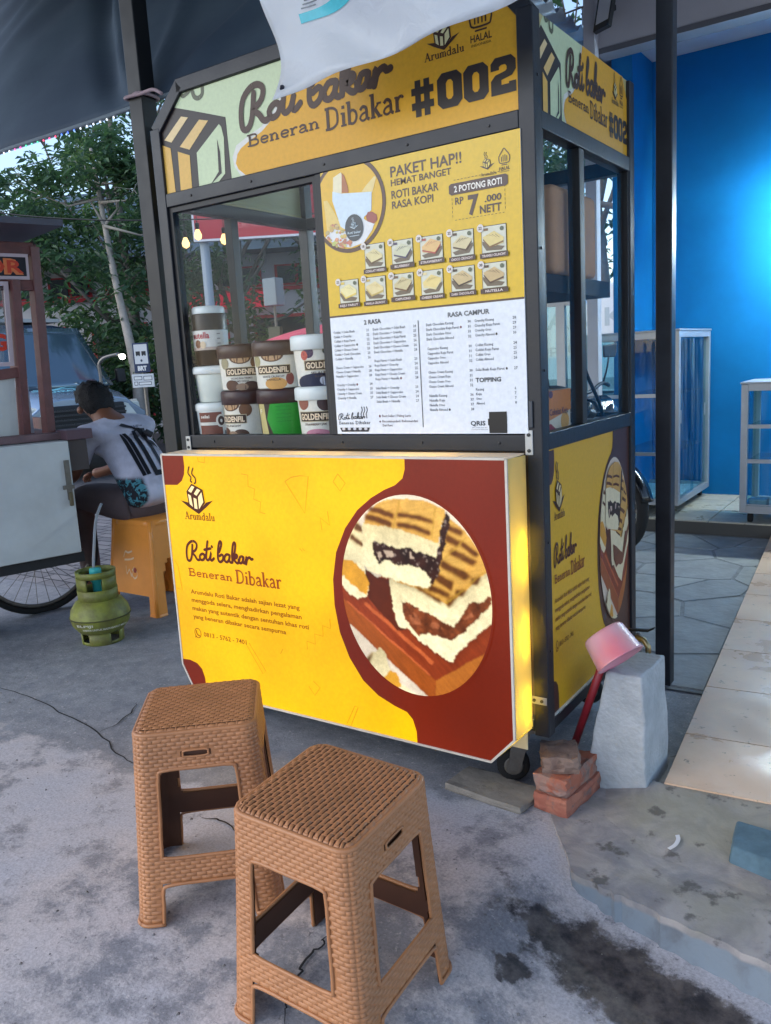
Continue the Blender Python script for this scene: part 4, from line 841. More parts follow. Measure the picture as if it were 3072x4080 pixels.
for nm, pts in MPIC: menu.poly(pts, MPC[nm], ly, clip=cin); ly += .2
for k in range(60):
    p = (random.uniform(.70,.79), random.uniform(1.572,1.64)); r_ = random.uniform(.003,.008)
    if inside(p, cin) and inside(p, [(.69,1.66),(.70,1.57),(.80,1.57),(.77,1.60),(.73,1.66)]): menu.ell(p[0], p[1], r_, r_*.8, [c*random.uniform(.7,1.2) for c in (C(214,180,110) if k % 2 else C(196,130,100))], ly+.01*k, 9)
menu.ell(.7985, 1.6185, .0315, .036, C(32,46,58), 6, 26); logo_small(menu, .799, 1.626, .20, 7, C(190,206,214), C(60,80,92)); menu.text('Roti bakar', .776, 1.603, .007, C(190,206,214), 7, x1=.822); menu.rect(.782,.815,1.596,1.598,C(170,186,196),7)
logo_small(menu, 1.215, 1.717, .27, 1, BROWN, C(222,196,90)); menu.serif('Arumdalu', 1.196, 1.688, .008, 1.240, BROWN, 1); halal(menu, 1.262, 1.716, .52, 1)
for k, (num, nm, q) in enumerate(CELLS):
    x0 = (q[0][0]+q[3][0])/2; x1 = (q[1][0]+q[2][0])/2; z1 = (q[0][1]+q[1][1])/2; z0 = (q[2][1]+q[3][1])/2
    menu.rect(x0, x1, z0, z1, C(56,44,20), 2); menu.rect(x0+.0016, x1-.0016, z0+.001, z1-.0016, C(212,210,190), 3)
    random.seed(40+k); cz_ = (z0+z1)/2; cx_ = (x0+x1)/2; w_ = x1-x0
    fl_ = -1 if k in (0,4,5,6,9,10) else 1; X = lambda u: cx_+fl_*u*w_
    br = [C(222,206,150),C(206,204,170),C(226,184,120),C(212,196,150),C(222,200,130),C(236,222,160),C(228,208,150),C(206,190,140),C(232,206,130),C(206,180,130),C(200,170,120)][k]; fi = [C(96,70,40),C(70,58,92),C(170,72,60),C(76,50,30),C(120,84,44),C(232,200,90),C(200,170,90),C(110,74,44),C(226,206,150),C(54,34,24),C(70,40,24)][k]
    menu.poly([(X(-.42),z0+.012),(X(-.3),z0+.004),(X(.30),z0+.006),(X(.46),z0+.022),(X(.46),z0+.03),(X(.1),z0+.02)], C(104,88,70), 4)
    menu.poly([(X(-.40),z0+.034),(X(-.02),z0+.052),(X(.44),z0+.040),(X(.18),z0+.012),(X(-.38),z0+.020)], br, 5)
    menu.poly([(X(-.38),z0+.026),(X(.16),z0+.016),(X(.42),z0+.036),(X(.42),z0+.032),(X(.17),z0+.0115),(X(-.38),z0+.022)], fi, 6)
    for q_ in range(4): menu.poly([(X(-.25+.12*q_),z0+.034+.002*q_),(X(-.22+.12*q_),z0+.0345+.002*q_),(X(-.05+.12*q_),z0+.044),(X(-.08+.12*q_),z0+.044)], [c*.62 for c in br] if k in (5,8) else [c*.9+.1*b_ for c, b_ in zip(fi, br)], 6)
    menu.ell(x1-.012, z1-.011, .0055, .0055, C(84,94,70), 6, 14); menu.rect(x0+.008, x0+.02, z1-.012, z1-.006, fi, 5)
    menu.ell(x0-.001, z1-.004, .0095, .0098, C(222,212,204), 7, 20); menu.text(num, x0-.001, z1-.0075, .007, BROWN, 8, bold=.02, align='c')
    menu.rect(x0-.0045, x1+.0045, z0-.0125, z0-.0005, C(58,26,20), 7); menu.text(nm, x0+.002 if len(nm) > 9 else x0+.010, z0-.0095, .0062, C(226,208,200), 8, x1=(x1-.002 if len(nm) > 9 else x1-.010), bold=.03)
GR = C(84,88,98)
def col_text(rows, x, xr, z, dz, xe=None):
    for k, r_ in enumerate(rows):
        tx, pr = r_[0], r_[1]
        menu.text(tx, x, z-dz*k, .0072, GR, 1, bold=.012, res=1, x1=x+len(tx)*.00402)
        menu.text(pr, xr, z-dz*k, .0072, GR, 1, bold=.012, res=1)
        if len(r_) > 2: menu.ell(x+len(tx)*.00402+.006, z+.003-dz*k, .0028, .0034, C(110,40,40) if r_[2] == 'b' else DKB, 1, 8)
menu.text('2 RASA', .810, 1.353, .0125, C(58,62,72), 1, x1=.869, bold=.03); menu.text('RASA CAMPUR', 1.084, 1.352, .0125, C(84,90,98), 1, x1=1.2075, bold=.03); menu.text('TOPPING', 1.160, 1.1778, .0118, C(52,58,66), 1, x1=1.234, bold=.03)
col_text([('Coklat + Selai Buah','21'),('Coklat + Crunchy','22'),('Coklat + Keju Parut','22'),('Coklat + Cappuccino','22','s'),('Coklat + Cheese Cream','23'),('Coklat + Dark Chocolate','23'),('Coklat + Nutella','26')], .699, .8165, 1.334, .0127)
col_text([('Cheese Cream + Cappuccino','26'),('Cheese Cream + Nutella','28'),('Nutella + Cappuccino','28')], .699, .8172, 1.2325, .0125)
col_text([('Crunchy + Crunchy','24','b'),('Crunchy + Cappuccino','25'),('Crunchy + Cheese Cream','25'),('Crunchy + Nutella','27')], .6985, .8175, 1.1825, .0128)
col_text([('Dark Chocolate + Selai Buah','24'),('Dark Chocolate + Crunchy','25'),('Dark Chocolate + Keju Parut','25'),('Dark Chocolate + Cappuccino','26'),('Dark Chocolate + Cheese Cream','26'),('Dark Chocolate + Nutella','28')], .8395, .9735, 1.334, .0127)
col_text([('Keju Parut + Selai Buah','23'),('Keju Parut + Crunchy','24'),('Keju Parut + Cappuccino','25'),('Keju Parut + Cheese Cream','25'),('Keju Parut + Nutella','28','b')], .839, .973, 1.246, .0128)
col_text([('Selai Buah + Crunchy','23'),('Selai Buah + Cappuccino','24'),('Selai Buah + Cheese Cream','24'),('Selai Buah + Nutella','27')], .838, .9715, 1.169, .0127)
for k, nm in enumerate(('Dark Chocolate','Cappucino','Cheese Cream','Nutella')):
    ks = ['30','31','31','32'] if k < 3 else ['36','37','37','38']
    col_text([(nm+(' Kacang' ), ks[0]), (nm+(' Keju Parut' if k < 2 else ' Keju'), ks[1])+(('b',) if k == 0 else ()), (nm+' Oreo', ks[2]), (nm+' Almond', ks[3])+(('s',) if k == 3 else ())], 1.0155, 1.143, 1.3335-.0636*k, .0128)
col_text([('Crunchy Kacang','28'),('Crunchy Keju Parut','29'),('Crunchy Oreo','29'),('Crunchy Almond','30','s')], 1.163, 1.272, 1.3335, .0124)
col_text([('Coklat Kacang','24'),('Coklat Keju Parut','25'),('Coklat Oreo','25'),('Coklat Almond','26')], 1.1625, 1.272, 1.271, .0125)
col_text([('Selai Buah Keju Parut','27','s')], 1.161, 1.272, 1.2072, .0125)
col_text([('Kacang','6'),('Keju','7'),('Oreo','7'),('Almond','8')], 1.1598, 1.272, 1.156, .0123)
menu.rect(.9895, .9918, 1.060, 1.351, C(44,48,58), 1)
roti(menu, .697, .794, 1.083, 1.104, .0024, C(40,44,52), 1)
for k in range(3): menu.stroke([(.782+.009*k,1.088),(.780+.009*k,1.100),(.785+.009*k,1.110),(.783+.009*k,1.120)], .0026, C(40,44,52), 1)
menu.serif('Beneran', .697, 1.0700, .0085, .752, C(70,74,84), 1); menu.serif('Dibakar', .758, 1.0700, .0095, .812, C(70,74,84), 1)
menu.poly([(.700,1.060),(.809,1.060),(.803,1.048),(.706,1.048)], C(42,40,46), 1)
for k in range(5): menu.ell(.714+.02*k, 1.0565, .006, .004, C(206,206,212), 2, 10)
menu.ell(.846,1.0925,.003,.004,C(110,40,40),1,8); menu.text('Best Seller / Paling Laris', .8545, 1.0895, .0072, C(92,70,78), 1, x1=.951, bold=.012, res=1); menu.ell(.846,1.077,.003,.003,C(90,50,60),1,5); menu.text('Recommended / Rekomendasi', .854, 1.0743, .0072, C(92,70,78), 1, x1=.974, bold=.012, res=1); menu.text('Dari Kami', .8545, 1.0628, .0072, C(92,70,78), 1, x1=.888, bold=.012, res=1)
menu.text('QRIS', 1.140, 1.0638, .0122, C(58,62,72), 1, x1=1.1845, bold=.03); menu.text('QR Code Standar', 1.143, 1.0565, .003, GR, 1, x1=1.19, bold=0, res=1); menu.text('Pembayaran Nasional', 1.143, 1.0515, .003, GR, 1, x1=1.19, bold=0, res=1)
menu.poly([(1.196,1.043),(1.247,1.043),(1.2475,1.062),(1.2475,1.0995),(1.1965,1.099),(1.196,1.081),(1.1925,1.081),(1.1925,1.064),(1.195,1.064)], C(16,17,22), 2)
menu_m = ink('menu_print', rough=0.28, spec=0.5)
mb_ = cp(MB().bb(MX0, MX1, -.0035, .0000, MZ0, MZ1), 'menu_board', mat('menu_film', C(225,228,232), .35))
menu.place(lambda u, v, d: (u, -.0040-d, v)).build('menu_print', menu_m, mb_)
# door latch strip beside the menu
cp(MB().bb(1.309, 1.320, -.006, -.0005, 1.056, 1.125), 'latch', mat('dark_steel', C(70,74,82), .35, metal=.7), bevel=.002)

# casters
rub_m = mat('black_rubber', C(24,24,26), .8); steel_m = mat('dull_steel', C(120,116,112), .45, metal=.7, vary=.2, vscale=30)
for (x, y, a) in ((1.195,.075,.5),(.14,.08,-.3),(1.20,.69,.4),(.14,.69,.9)):
    c_ = empty('caster', (x, y, .0), None, None); c_.parent = cart; c_.rotation_euler = (0,0,a)
    MB().lathe([(.001,-.014),(.040,-.016),(.048,-.010),(.048,.010),(.040,.016),(.001,.014)], (0,0,.062 if x > 1 and y < .1 else .062), 22, axis='y').build('wheel', rub_m, c_, smooth=True)
    MB().lathe([(.001,-.0175),(.026,-.0175),(.028,-.0165)], (0,0,.062), 18, axis='y').build('rim', steel_m, c_)
    f_ = MB()
    for s_ in (-1, 1): f_.prism([(-.018,.05),(.018,.05),(.052,.17),(.0,.17)], lambda u, v, d: (u, d, v), s_*.020, s_*.024)
    f_.bb(-.005,.062,-.03,.03,.168,.176); f_.bb(.0,.055,-.04,.04,.180,.214); f_.build('fork', steel_m, c_)

# screws along the rails and posts
for x_ in (.16,.42,.70,.98,1.22):
    for z_ in (1.805, 1.016): cp(MB().lathe([(.0001,-.0025),(.0035,-.002),(.004,.002)], (x_, 0, z_), 8, axis='y'), 'screw', bolt_m)
for z_ in (.45,.75,1.2,1.5,1.9): cp(MB().lathe([(.0001,.0025),(.0035,.002),(.004,-.002)], (W, .022, z_), 8, axis='x'), 'screw', bolt_m)
# ------------------------------------------------------------------ jars behind the front glass
def jar(x, y, z, h, r0, r1, lid_h, lid_r, body_m, lid_m, label, cat, draw=None, rot=0.0, group='jars and tubs behind the front glass', taper_lid=False):
    """round tub; draw(Art) paints the wrap: u is the angle in radians (0 faces the street), v the height above the base"""
    o = empty('jar' if cat == 'jar' else 'tub', (x, y, z), label, cat, group)
    hb = h-lid_h
    MB().lathe([(.001,0),(r0-.004,0),(r0,.004),(r1,hb-.004),(r1-.002,hb),(.001,hb)], (0,0,0), 40).build('body', body_m, o, smooth=True)
    MB().lathe([(lid_r-.003,hb-.012),(lid_r,hb-.010),(lid_r,hb+lid_h-.008),(lid_r-.004,hb+lid_h-.002),(lid_r-.014,hb+lid_h),(.001,hb+lid_h-.003)], (0,0,0), 40).build('lid', lid_m, o, smooth=True)
    if draw:
        a = Art(); draw(a, hb)
        mb = MB()
        for vs_, fs2, col, d in a.items:
            # cut long faces so that the wrap follows the curve
            mb.cur = col
            def wrap(u, v):
                rr = r0+(r1-r0)*v/hb+.0007+d; t = -pi/2+.55+u+rot; return (rr*cos(t), rr*sin(t), v)
            for f_ in fs2:
                P_ = [vs_[i] for i in f_]; ua, ub = min(p[0] for p in P_), max(p[0] for p in P_)
                if ub-ua < .16: mb.add([wrap(*p) for p in P_], [tuple(range(len(P_)))]); continue
                ar = sum(P_[i-1][0]*P_[i][1]-P_[i][0]*P_[i-1][1] for i in range(len(P_)))
                k_ = int((ub-ua)/.12)+1
                for q_ in range(k_):
                    a_ = ua+(ub-ua)*q_/k_; b_ = ua+(ub-ua)*(q_+1)/k_
                    c_ = in_clip(P_, [(a_,-1),(b_,-1),(b_,1),(a_,1)])
                    if len(c_) > 2: mb.add([wrap(*p) for p in c_], [tuple(range(len(c_)))])
        mb.build('label_wrap', jar_ink, o, smooth=False)
    return o
jar_ink = ink('jar_print', rough=.3)
pl_white = mat('white_plastic', C(220,224,222), .35); pl_brown = mat('brown_plastic', C(58,27,24), .4, vary=.15, vscale=20); choc_m = mat('dark_spread', C(34,17,13), .35, spec=.35); pl_cream = mat('cream_plastic', C(214,216,206), .4)
def strip(a, u0, u1, v0, v1, col, lay, n=14):
    for i in range(n): a.rect(u0+(u1-u0)*i/n, u0+(u1-u0)*(i+1)/n, v0, v1, col, lay)
def wedge(a, pts, col, lay):
    a.poly(fuzz(pts, 3, 0), col, lay)
GFW = C(226,220,208); GFB = C(60,40,28)
def gf(top, low, sub, sub2=None, lidcol=None, scale=1.0):
    def f(a, hb):
        s_ = hb/.118
        strip(a, -2.0, 2.0, .002, hb-.004, GFW, 0)
        for (u, v, ru, rv, c) in top: a.ell(u, v*s_, ru, rv*s_, c, 1, 18)
        for (u, v, ru, rv, c) in low: a.ell(u, v*s_, ru, rv*s_, c, 1, 18)
        strip(a, -.78, .78, .046*s_, .076*s_, C(196,182,150), 2); strip(a, -.75, .75, .048*s_, .074*s_, GFB, 3)
        a.text('GOLDENFIL', -.68, .0525*s_, .0175*s_, C(238,214,184), 4, x1=.68, bold=.035)
        a.text(sub, -.5, .036*s_, .0065*s_, C(90,70,60), 2, x1=.5, bold=.02)
        if sub2: a.text(sub2, -.34, .026*s_, .0065*s_, C(90,70,60), 2, x1=.34, bold=.02)
    return f
nuts = [(-.5,.016,.35,.018,C(92,58,40)),(.45,.012,.4,.016,C(72,46,34)),(.0,.010,.3,.012,C(150,120,96))]
cof = [(0,.108,.5,.022,C(96,60,40)),(0,.106,.4,.016,C(190,150,110)),(-.8,.09,.25,.02,C(150,140,110)),(.75,.09,.3,.022,C(110,72,44))]
berry = [(-.55,.098,.22,.016,C(60,40,80)),(.2,.102,.18,.012,C(50,60,60)),(.6,.094,.2,.016,C(40,46,60)),(-.75,.09,.16,.014,C(190,80,70))]
jar(.215,.108,1.024,.158,.068,.074,.036,.079, pl_cream, pl_brown, 'crunchy spread jar in the bottom row, brown lid and a large cropped label', 'jar', gf(cof, nuts, 'CRUNCHY'), rot=-.55)
jar(.215,.108,1.1822,.150,.069,.074,.034,.080, pl_cream, pl_brown, 'spread jar with brown lid in the upper row, below left of the hanging lamps', 'jar', gf(cof, nuts, 'KACANG RASA TIRAMISU','TIRAMISU CRUNCHY'), rot=.15)
def green(a, hb):
    strip(a, -1.8, 1.8, .002, hb-.003, C(60,44,34), 0)
    a.poly(fuzz([(-.55,hb*.5),(-.25,.004),(1.3,.004),(1.3,hb-.004),(-.30,hb-.004)], 6, 0), C(38,150,40), 2)
    a.poly(fuzz([(-1.0,.004),(-.52,.004),(-.62,hb*.5),(-.66,hb-.004),(-1.1,hb-.004)], 4, 0), C(196,180,120), 1)
    a.text('F', -.92, hb*.66, .014, C(232,226,200), 3, x1=-.80, bold=.03)
    for k in range(5): a.text('nutrition facts energy', -.1, hb*.82-.012*k, .0042, C(24,96,30), 3, x1=.55, bold=0, res=1)
jar(.378,.108,1.024,.158,.070,.076,.036,.080, pl_cream, pl_brown, 'jar with a plain bright green label turned to the glass', 'jar', green)
jar(.378,.108,1.1822,.152,.071,.077,.036,.083, pl_cream, pl_brown, 'spread jar with brown lid standing on the green labelled jar', 'jar', gf([(0,.108,.5,.022,C(96,60,40)),(0,.106,.4,.016,C(190,150,110)),(-.8,.09,.25,.02,C(160,150,110))], [(.1,.016,.5,.02,C(214,160,90)),(.75,.03,.2,.02,C(150,80,70))], 'WHITE CRUNCHY','VANILLA'), rot=-.1)
jar(.548,.108,1.024,.160,.069,.077,.030,.085, pl_white, pl_white, 'white lidded jam tub with pink base in the bottom row by the menu', 'tub', gf([(-.5,.1,.3,.02,C(150,90,70)),(.5,.098,.34,.022,C(70,50,50))], [(.1,.012,.6,.014,C(196,130,150)),(.1,.004,.4,.01,C(150,60,100))], 'STRAWBERRY JAM'), rot=-.25)
jar(.548,.108,1.1842,.158,.069,.078,.034,.087, pl_white, pl_white, 'white lidded fruit jam tub with dark base on top beside the menu', 'tub', gf(berry, [(-.2,.012,1.1,.026,C(40,42,66)),(.1,.016,.25,.014,C(196,200,214))], 'SELAI RASA','BLUEBERRY'), rot=.25)
def choco_tub(a, hb):
    strip(a, -.55, .62, .004, hb-.016, C(118,70,56), 1); strip(a, -.55, .62, hb*.42, hb*.52, C(206,204,196), 2); a.ell(.58, hb*.56, .24, .022, C(210,208,200), 3, 22); a.ell(.58, hb*.56, .15, .016, C(70,50,44), 4, 20); a.ell(.58, hb*.56, .05, .006, C(210,208,200), 5, 12)
    a.text('selai', -.42, hb*.66, .011, C(226,220,210), 3, x1=.05, bold=.02); strip(a, .72,.86,.012,.024, C(90,92,96), 2)
jar(.092,.096,1.024,.120,.068,.074,.016,.078, pl_white, pl_white, 'small white tub with a brown chocolate label at the bottom corner by the post', 'tub', choco_tub, rot=-.2)
MB_red = mat('red_plastic', C(150,24,44), .4)
jar(.096,.096,1.145,.122,.060,.068,.014,.077, pl_cream, pl_white, 'plain unlabelled white tub between the chocolate tub and the hazelnut jar', 'tub')
def nutl(a, hb):
    strip(a, -1.9, 1.9, hb*.30, hb*.68, C(220,216,210), 0); strip(a, -1.9, 1.9, hb*.30, hb*.36, C(190,170,160), 1)
    a.text('nutella', -.80, hb*.525, .022, C(176,40,60), 2, x1=.30, bold=.02); a.text('n', -.80, hb*.525, .022, C(24,20,22), 3, x1=-.66, bold=.02)
    a.ell(-.45, hb*.42, .22, .014, C(120,70,50), 2, 14); a.ell(-.1, hb*.40, .18, .012, C(214,190,160), 3, 14)
    for k in range(3): a.rect(.72, .92, hb*.60-.016*k, hb*.615-.016*k, C(130,120,120), 2)
n_ = jar(.094,.094,1.2685,.198,.056,.060,.026,.055, choc_m, pl_white, 'tall hazelnut spread jar with white screw lid on top of the plain tub', 'jar', nutl, rot=-.12)

# ------------------------------------------------------------------ things inside the right window
box = empty('carton', (1.225, .155, 1.024), 'printed orange and white food carton behind the side window', 'box')
MB().bb(-.085,.085,-.095,.125,0,.118).build('body', mat('carton_paper', C(206,192,170), .6, vary=.08, vscale=20), box, bevel=.003)
ba = Art(); ba.poly([(-.095,.03),(.125,.06),(.125,.118),(-.095,.118)], C(206,124,40), 0); ba.poly([(-.095,.0),(.04,.0),(-.02,.03),(-.095,.026)], C(150,40,44), 0); ba.ell(.08,.03,.03,.026,C(206,150,60),0,20); ba.text('Kopi Cokelat Keju', -.085, .052, .018, C(74,50,60), 2, x1=.10, bold=.01); ba.ell(-.02,.108,.014,.010,C(96,52,70),2,12)
ba.place(lambda u, v, d: (.0856+d, u, v)).build('carton_print', ink_m, box)
bag = empty('red_bag', (1.19, .12, 1.19), 'red plastic bag slumped on top of the food packets', 'bag')
def bagf(u, v):
    t = 2*pi*u; h = v*.20; r = (.075+.012*sin(3*t+4*v)+.008*sin(7*t))*(1-.45*max(0, v-.35)); return (r*cos(t), r*1.25*sin(t), h+.012*sin(4*t)*v)
MB().grid(bagf, 28, 8).build('sack', mat('red_film', C(186,24,62), .3, vary=.15, vscale=12), bag, smooth=True)
pk = empty('food_packet', (1.205, .16, 1.1425), 'clear plastic packet with green contents lying on the carton', 'packet')
def pkf(u, v):
    t = 2*pi*u; q = sin(pi*v); return (.07*cos(t)*q**.5, .115*sin(t)*q**.5, .022*(1-cos(pi*v))+.006*sin(5*t))
MB().grid(pkf, 24, 8).build('pouch', mat('packet_film', C(150,158,120), .25, rgb2=C(208,206,196), vscale=14), pk, smooth=True)
crt = empty('cardboard_box', (1.19, .40, 1.455), 'big brown cardboard box on the dark upper shelf of the cart', 'box')
MB().bb(-.12,.10,-.16,.17,0,.24).build('body', mat('cardboard', C(196,150,114), .8, vary=.12, vscale=9, bump=.1, bscale=70), crt, bevel=.02, seg=3)
MB().bb(-.123,.103,-.02,.03,.05,.243).build('tape', mat('packing_tape', C(160,120,90), .25), crt)
shf = tag(MB().bb(1.00,W-T-.002,.06,.66,1.405,1.452).build('upper_shelf', mat('dark_shelf', C(36,34,40), .6), cart))
cb = MB().tube(catmull([(1.27,.40,1.36),(1.275,.43,1.28),(1.275,.50,1.18),(1.28,.60,1.08),(1.27,.66,1.03)], 6), .006, 8)
tag(cb.build('power_cable', mat('black_cable', C(20,20,24), .5), smooth=True), 'black cable hanging down behind the side window of the cart', 'cable')
kn = empty('burner_hose', (1.25,.53,1.026), 'coiled black hose lying on the cart counter by the side window', 'hose')
MB().tube(catmull([(-.02,-.12,.055),(-.01,-.06,.05),(.0,.0,.03),(.0,.06,.02),(-.01,.11,.015)], 5), .016, 10).build('coil', MATS['black_cable'], kn, smooth=True)
MB().tube(catmull([(-.03,-.10,.02),(.01,-.04,.016),(.0,.05,.045),(-.02,.10,.02)], 5), .014, 10).build('coil', MATS['black_cable'], kn, smooth=True)
def led_string(name, pts, cols, label, r=.0045, st=5.0):
    o = empty(name, pts[0], label, 'string lights'); p0 = Vector(pts[0])
    MB().tube([Vector(p)-p0 for p in pts], .0012, 5).build('wire', MATS['black_cable'], o)
    n = len(pts)
    for k, c in enumerate(cols):
        t_ = (k+.5)/len(cols)*(n-1); i = int(t_); q = Vector(pts[i]).lerp(Vector(pts[min(i+1,n-1)]), t_-i)-p0
        m_ = mat('led_%d_%d_%d' % tuple(int(255*v) for v in c), c, .4, emit=(c, st*LIT*2.1))
        MB().lathe([(.0005,-r),(r*.8,-r*.6),(r,0),(r*.8,r*.6),(.0005,r)], q, 8).build('bulb', m_, o)
led_string('led_strip', [(1.296,.115,1.245),(1.297,.120,1.17),(1.297,.119,1.05)], [(.95,.97,1)]*11, 'row of small white lights hanging down behind the side glass', r=.0028, st=3.2)  # added cord of glowing dots, standing in for reflections on the glass

# ------------------------------------------------------------------ woven brown plastic stools
wv_m = mat('brown_woven_plastic', C(172,117,77), .42, vary=.16, vscale=11, spec=.5, bump=.12, bscale=400, detail=8)
wv_shade = mat('brown_plastic_inside', C(78,44,26), .55, vary=.1, vscale=20)  # darker copy of the plastic: shade of slot and weave gaps put into colour
H_ST, A0, A1 = .466, .139, .166        # height, half size at the top, at the feet
def stool_parts(root):
    RC = .032
    def half(z): return A0+(A1-A0)*(1-z/H_ST)**1.15
    def per(z): return 8*(half(z)-RC)+2*pi*RC
    def surf(side, x, z, off=0.0):
        """x in -1..1 across one side, wrapping half of each rounded corner"""
        a = half(z); flat = a-RC; tot = flat+RC*pi/4; s_ = x*tot
        if abs(s_) <= flat: px, py, nx, ny = s_, -a, 0.0, -1.0
        else:
            t = (abs(s_)-flat)/RC; sg = 1 if s_ > 0 else -1
            px, py, nx, ny = sg*(flat+RC*sin(t)), -(flat+RC*cos(t)), sg*sin(t), -cos(t)
        px += nx*off; py += ny*off
        c_, s2 = ((1,0),(0,1),(-1,0),(0,-1))[side]
        return (px*c_-py*s2, px*s2+py*c_, z)
    def opening(side, x, z, slot=True):
        a = half(z); tot = a-RC+RC*pi/4; xx = abs(x)*tot; leg = .049
        xin = tot-leg*(1.0+.1*(1-z/H_ST))
        if z < .098 and xx < xin: return True
        if .158 < z < .370:
            k = .02; dx = max(0, xx-(xin-k)); dz = max(0, (.158+k)-z, z-(.370-k))
            if dx < k and dx*dx+dz*dz < k*k: return True
        if slot and side in (0, 2) and .398 < z < .410 and xx < .036: return True
        return False
    nx_, nz_ = 48, 72
    sh = MB(); inn = MB(); wv = MB()
    for side in range(4):
        for i in range(nx_):
            for j in range(nz_):
                x0, x1 = -1+2*i/nx_, -1+2*(i+1)/nx_; z0, z1 = H_ST*.975*j/nz_, H_ST*.975*(j+1)/nz_
                if opening(side, (x0+x1)/2, (z0+z1)/2, False): continue  # inner shell stays closed at the slot so it reads dark
                if not opening(side, (x0+x1)/2, (z0+z1)/2): sh.add([surf(side,x0,z0,-.001), surf(side,x1,z0,-.001), surf(side,x1,z1,-.001), surf(side,x0,z1,-.001)], [(0,1,2,3)])
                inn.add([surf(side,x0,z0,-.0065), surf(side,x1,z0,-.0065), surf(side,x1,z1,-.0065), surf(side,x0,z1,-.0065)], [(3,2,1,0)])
        # woven strands
        zrow = .0092; rows = int((H_ST-.022)/zrow)
        for j in range(rows):
            z0 = .010+j*zrow; z1 = z0+zrow*.98; a = half(z0); L = 2*(a-RC+RC*pi/4); n = 13
            for i in range(-1, n):
                xa = -1+2*(i+(.5 if j % 2 else 0))/n; xb = xa+2/n*.97
                if xb < -.98 or xa > .98: continue
                xa, xb = max(xa,-.998), min(xb,.998)
                if xb-xa < .04: continue
                if any(opening(side, x, z) for x in (xa+.03, xb-.03, (xa+xb)/2) for z in (z0+.002, z1-.002)): continue
                vs_ = []
                for u in (0,.16,.5,.84,1):
                    for v in (0,.28,.72,1):
                        h_ = .0023*min(1, 4*u*(1-u)*1.6)*min(1, 4*v*(1-v)*1.3)-.0009
                        vs_.append(surf(side, xa+(xb-xa)*u, z0+(z1-z0)*v, h_))
                wv.add(vs_, [(p*4+q, (p+1)*4+q, (p+1)*4+q+1, p*4+q+1) for p in range(4) for q in range(3)])
        # plain rims round the openings
        def xin(z): a = half(z); tot = a-RC+RC*pi/4; return (tot-.049*(1.0+.1*(1-z/H_ST)))/tot
        win = [(-xin(.178),.178),(-xin(.178)+.07,.162),(0,.160),(xin(.178)-.07,.162),(xin(.178),.178),(xin(.27),.27),(xin(.353),.353),(xin(.355)-.09,.369),(0,.370),(-xin(.355)+.09,.369),(-xin(.353),.353),(-xin(.27),.27)]
        sh.tube([surf(side, x, z, 0) for x, z in catmull(win, 4, True)], .0042, 7, closed=True)
        leg_ = [(-xin(0)-.01,.001),(-xin(.05),.05),(-xin(.085),.080),(-xin(.095)+.08,.096),(0,.098),(xin(.095)-.08,.096),(xin(.085),.080),(xin(.05),.05),(xin(0)+.01,.001)]
        sh.tube([surf(side, x, z, 0) for x, z in catmull(leg_, 4)], .0042, 7)
        if side in (0, 2):
            sh.tube([surf(side, x/.16*.9, z, 0) for x, z in catmull([(-.037,.404),(-.030,.411),(.030,.411),(.037,.404),(.030,.397),(-.030,.397)], 4, True)], .0026, 6, closed=True)
        for sg in (-1, 1):     # foot rim
            xs_ = [sg*(xin(.01)+(1-xin(.01))*q/6) for q in range(7)]
            sh.tube([surf(side, x, .005, .001) for x in xs_], .005, 7)
    rim_ = []
    for side in range(4): rim_ += [surf(side, -1+2*q/14, H_ST*.972, -.0045) for q in range(14)]
    sh.tube(rim_, .0062, 8, closed=True)
    # seat
    seat = MB(); n = 34; a_ = A0
    def top(u, v, off=0.0):
        x, y = (u*2-1)*a_, (v*2-1)*a_; c0 = a_-RC
        ex_, ey_ = max(0, abs(x)-c0), max(0, abs(y)-c0); 
        if ex_ > 0 and ey_ > 0:
            L = sqrt(ex_*ex_+ey_*ey_); m_ = max(ex_, ey_); k = m_/L
            x = math.copysign(c0+ex_*k, x); y = math.copysign(c0+ey_*k, y)
        d = max(abs(u*2-1), abs(v*2-1)); dz = -.0105*sm(.86, 1.0, d)**1.5-.0015*(1-d*d)
        return (x, y, H_ST+dz+off)
    seat.grid(lambda u, v: top(u, v, -.0040), n, n)
    tw_ = MB(); m = 24
    for i in range(m):
        for j in range(m):
            u0, v0 = .012+.976*i/m, .012+.976*j/m; w_ = .976/m
            if (i+j) % 2: ua, ub, va, vb = u0-w_*.36, u0+w_*1.36, v0+w_*.10, v0+w_*.82
            else: ua, ub, va, vb = u0+w_*.30, u0+w_*.70, v0+w_*.02, v0+w_*.98
            ua, ub = max(ua,.004), min(ub,.996)
            vs_ = []
            for p in (0,.3,.7,1):
                for q in (0,.3,.7,1):
                    hh = (.0034 if (i+j) % 2 else .0016)*min(1, 4*p*(1-p)*1.3)*min(1, 4*q*(1-q)*1.3)-.0030
                    vs_.append(top(ua+(ub-ua)*p, va+(vb-va)*q, hh))
            tw_.add(vs_, [(a*4+b_, (a+1)*4+b_, (a+1)*4+b_+1, a*4+b_+1) for a in range(3) for b_ in range(3)])
    sh.build('shell', wv_m, root, smooth=True); inn.build('inner_shell', wv_shade, root, smooth=True)
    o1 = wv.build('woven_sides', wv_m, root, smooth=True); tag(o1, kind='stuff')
    so = seat.build('seat', wv_shade, root, smooth=True); o2 = tw_.build('woven_seat', wv_m, root, smooth=True); tag(o2, kind='stuff')
st1 = empty('plastic_stool', (.743, -.692, 0), 'brown woven plastic stool standing beside the cart corner, behind the other', 'stool', 'brown woven plastic stools', rz=.712)
stool_parts(st1)
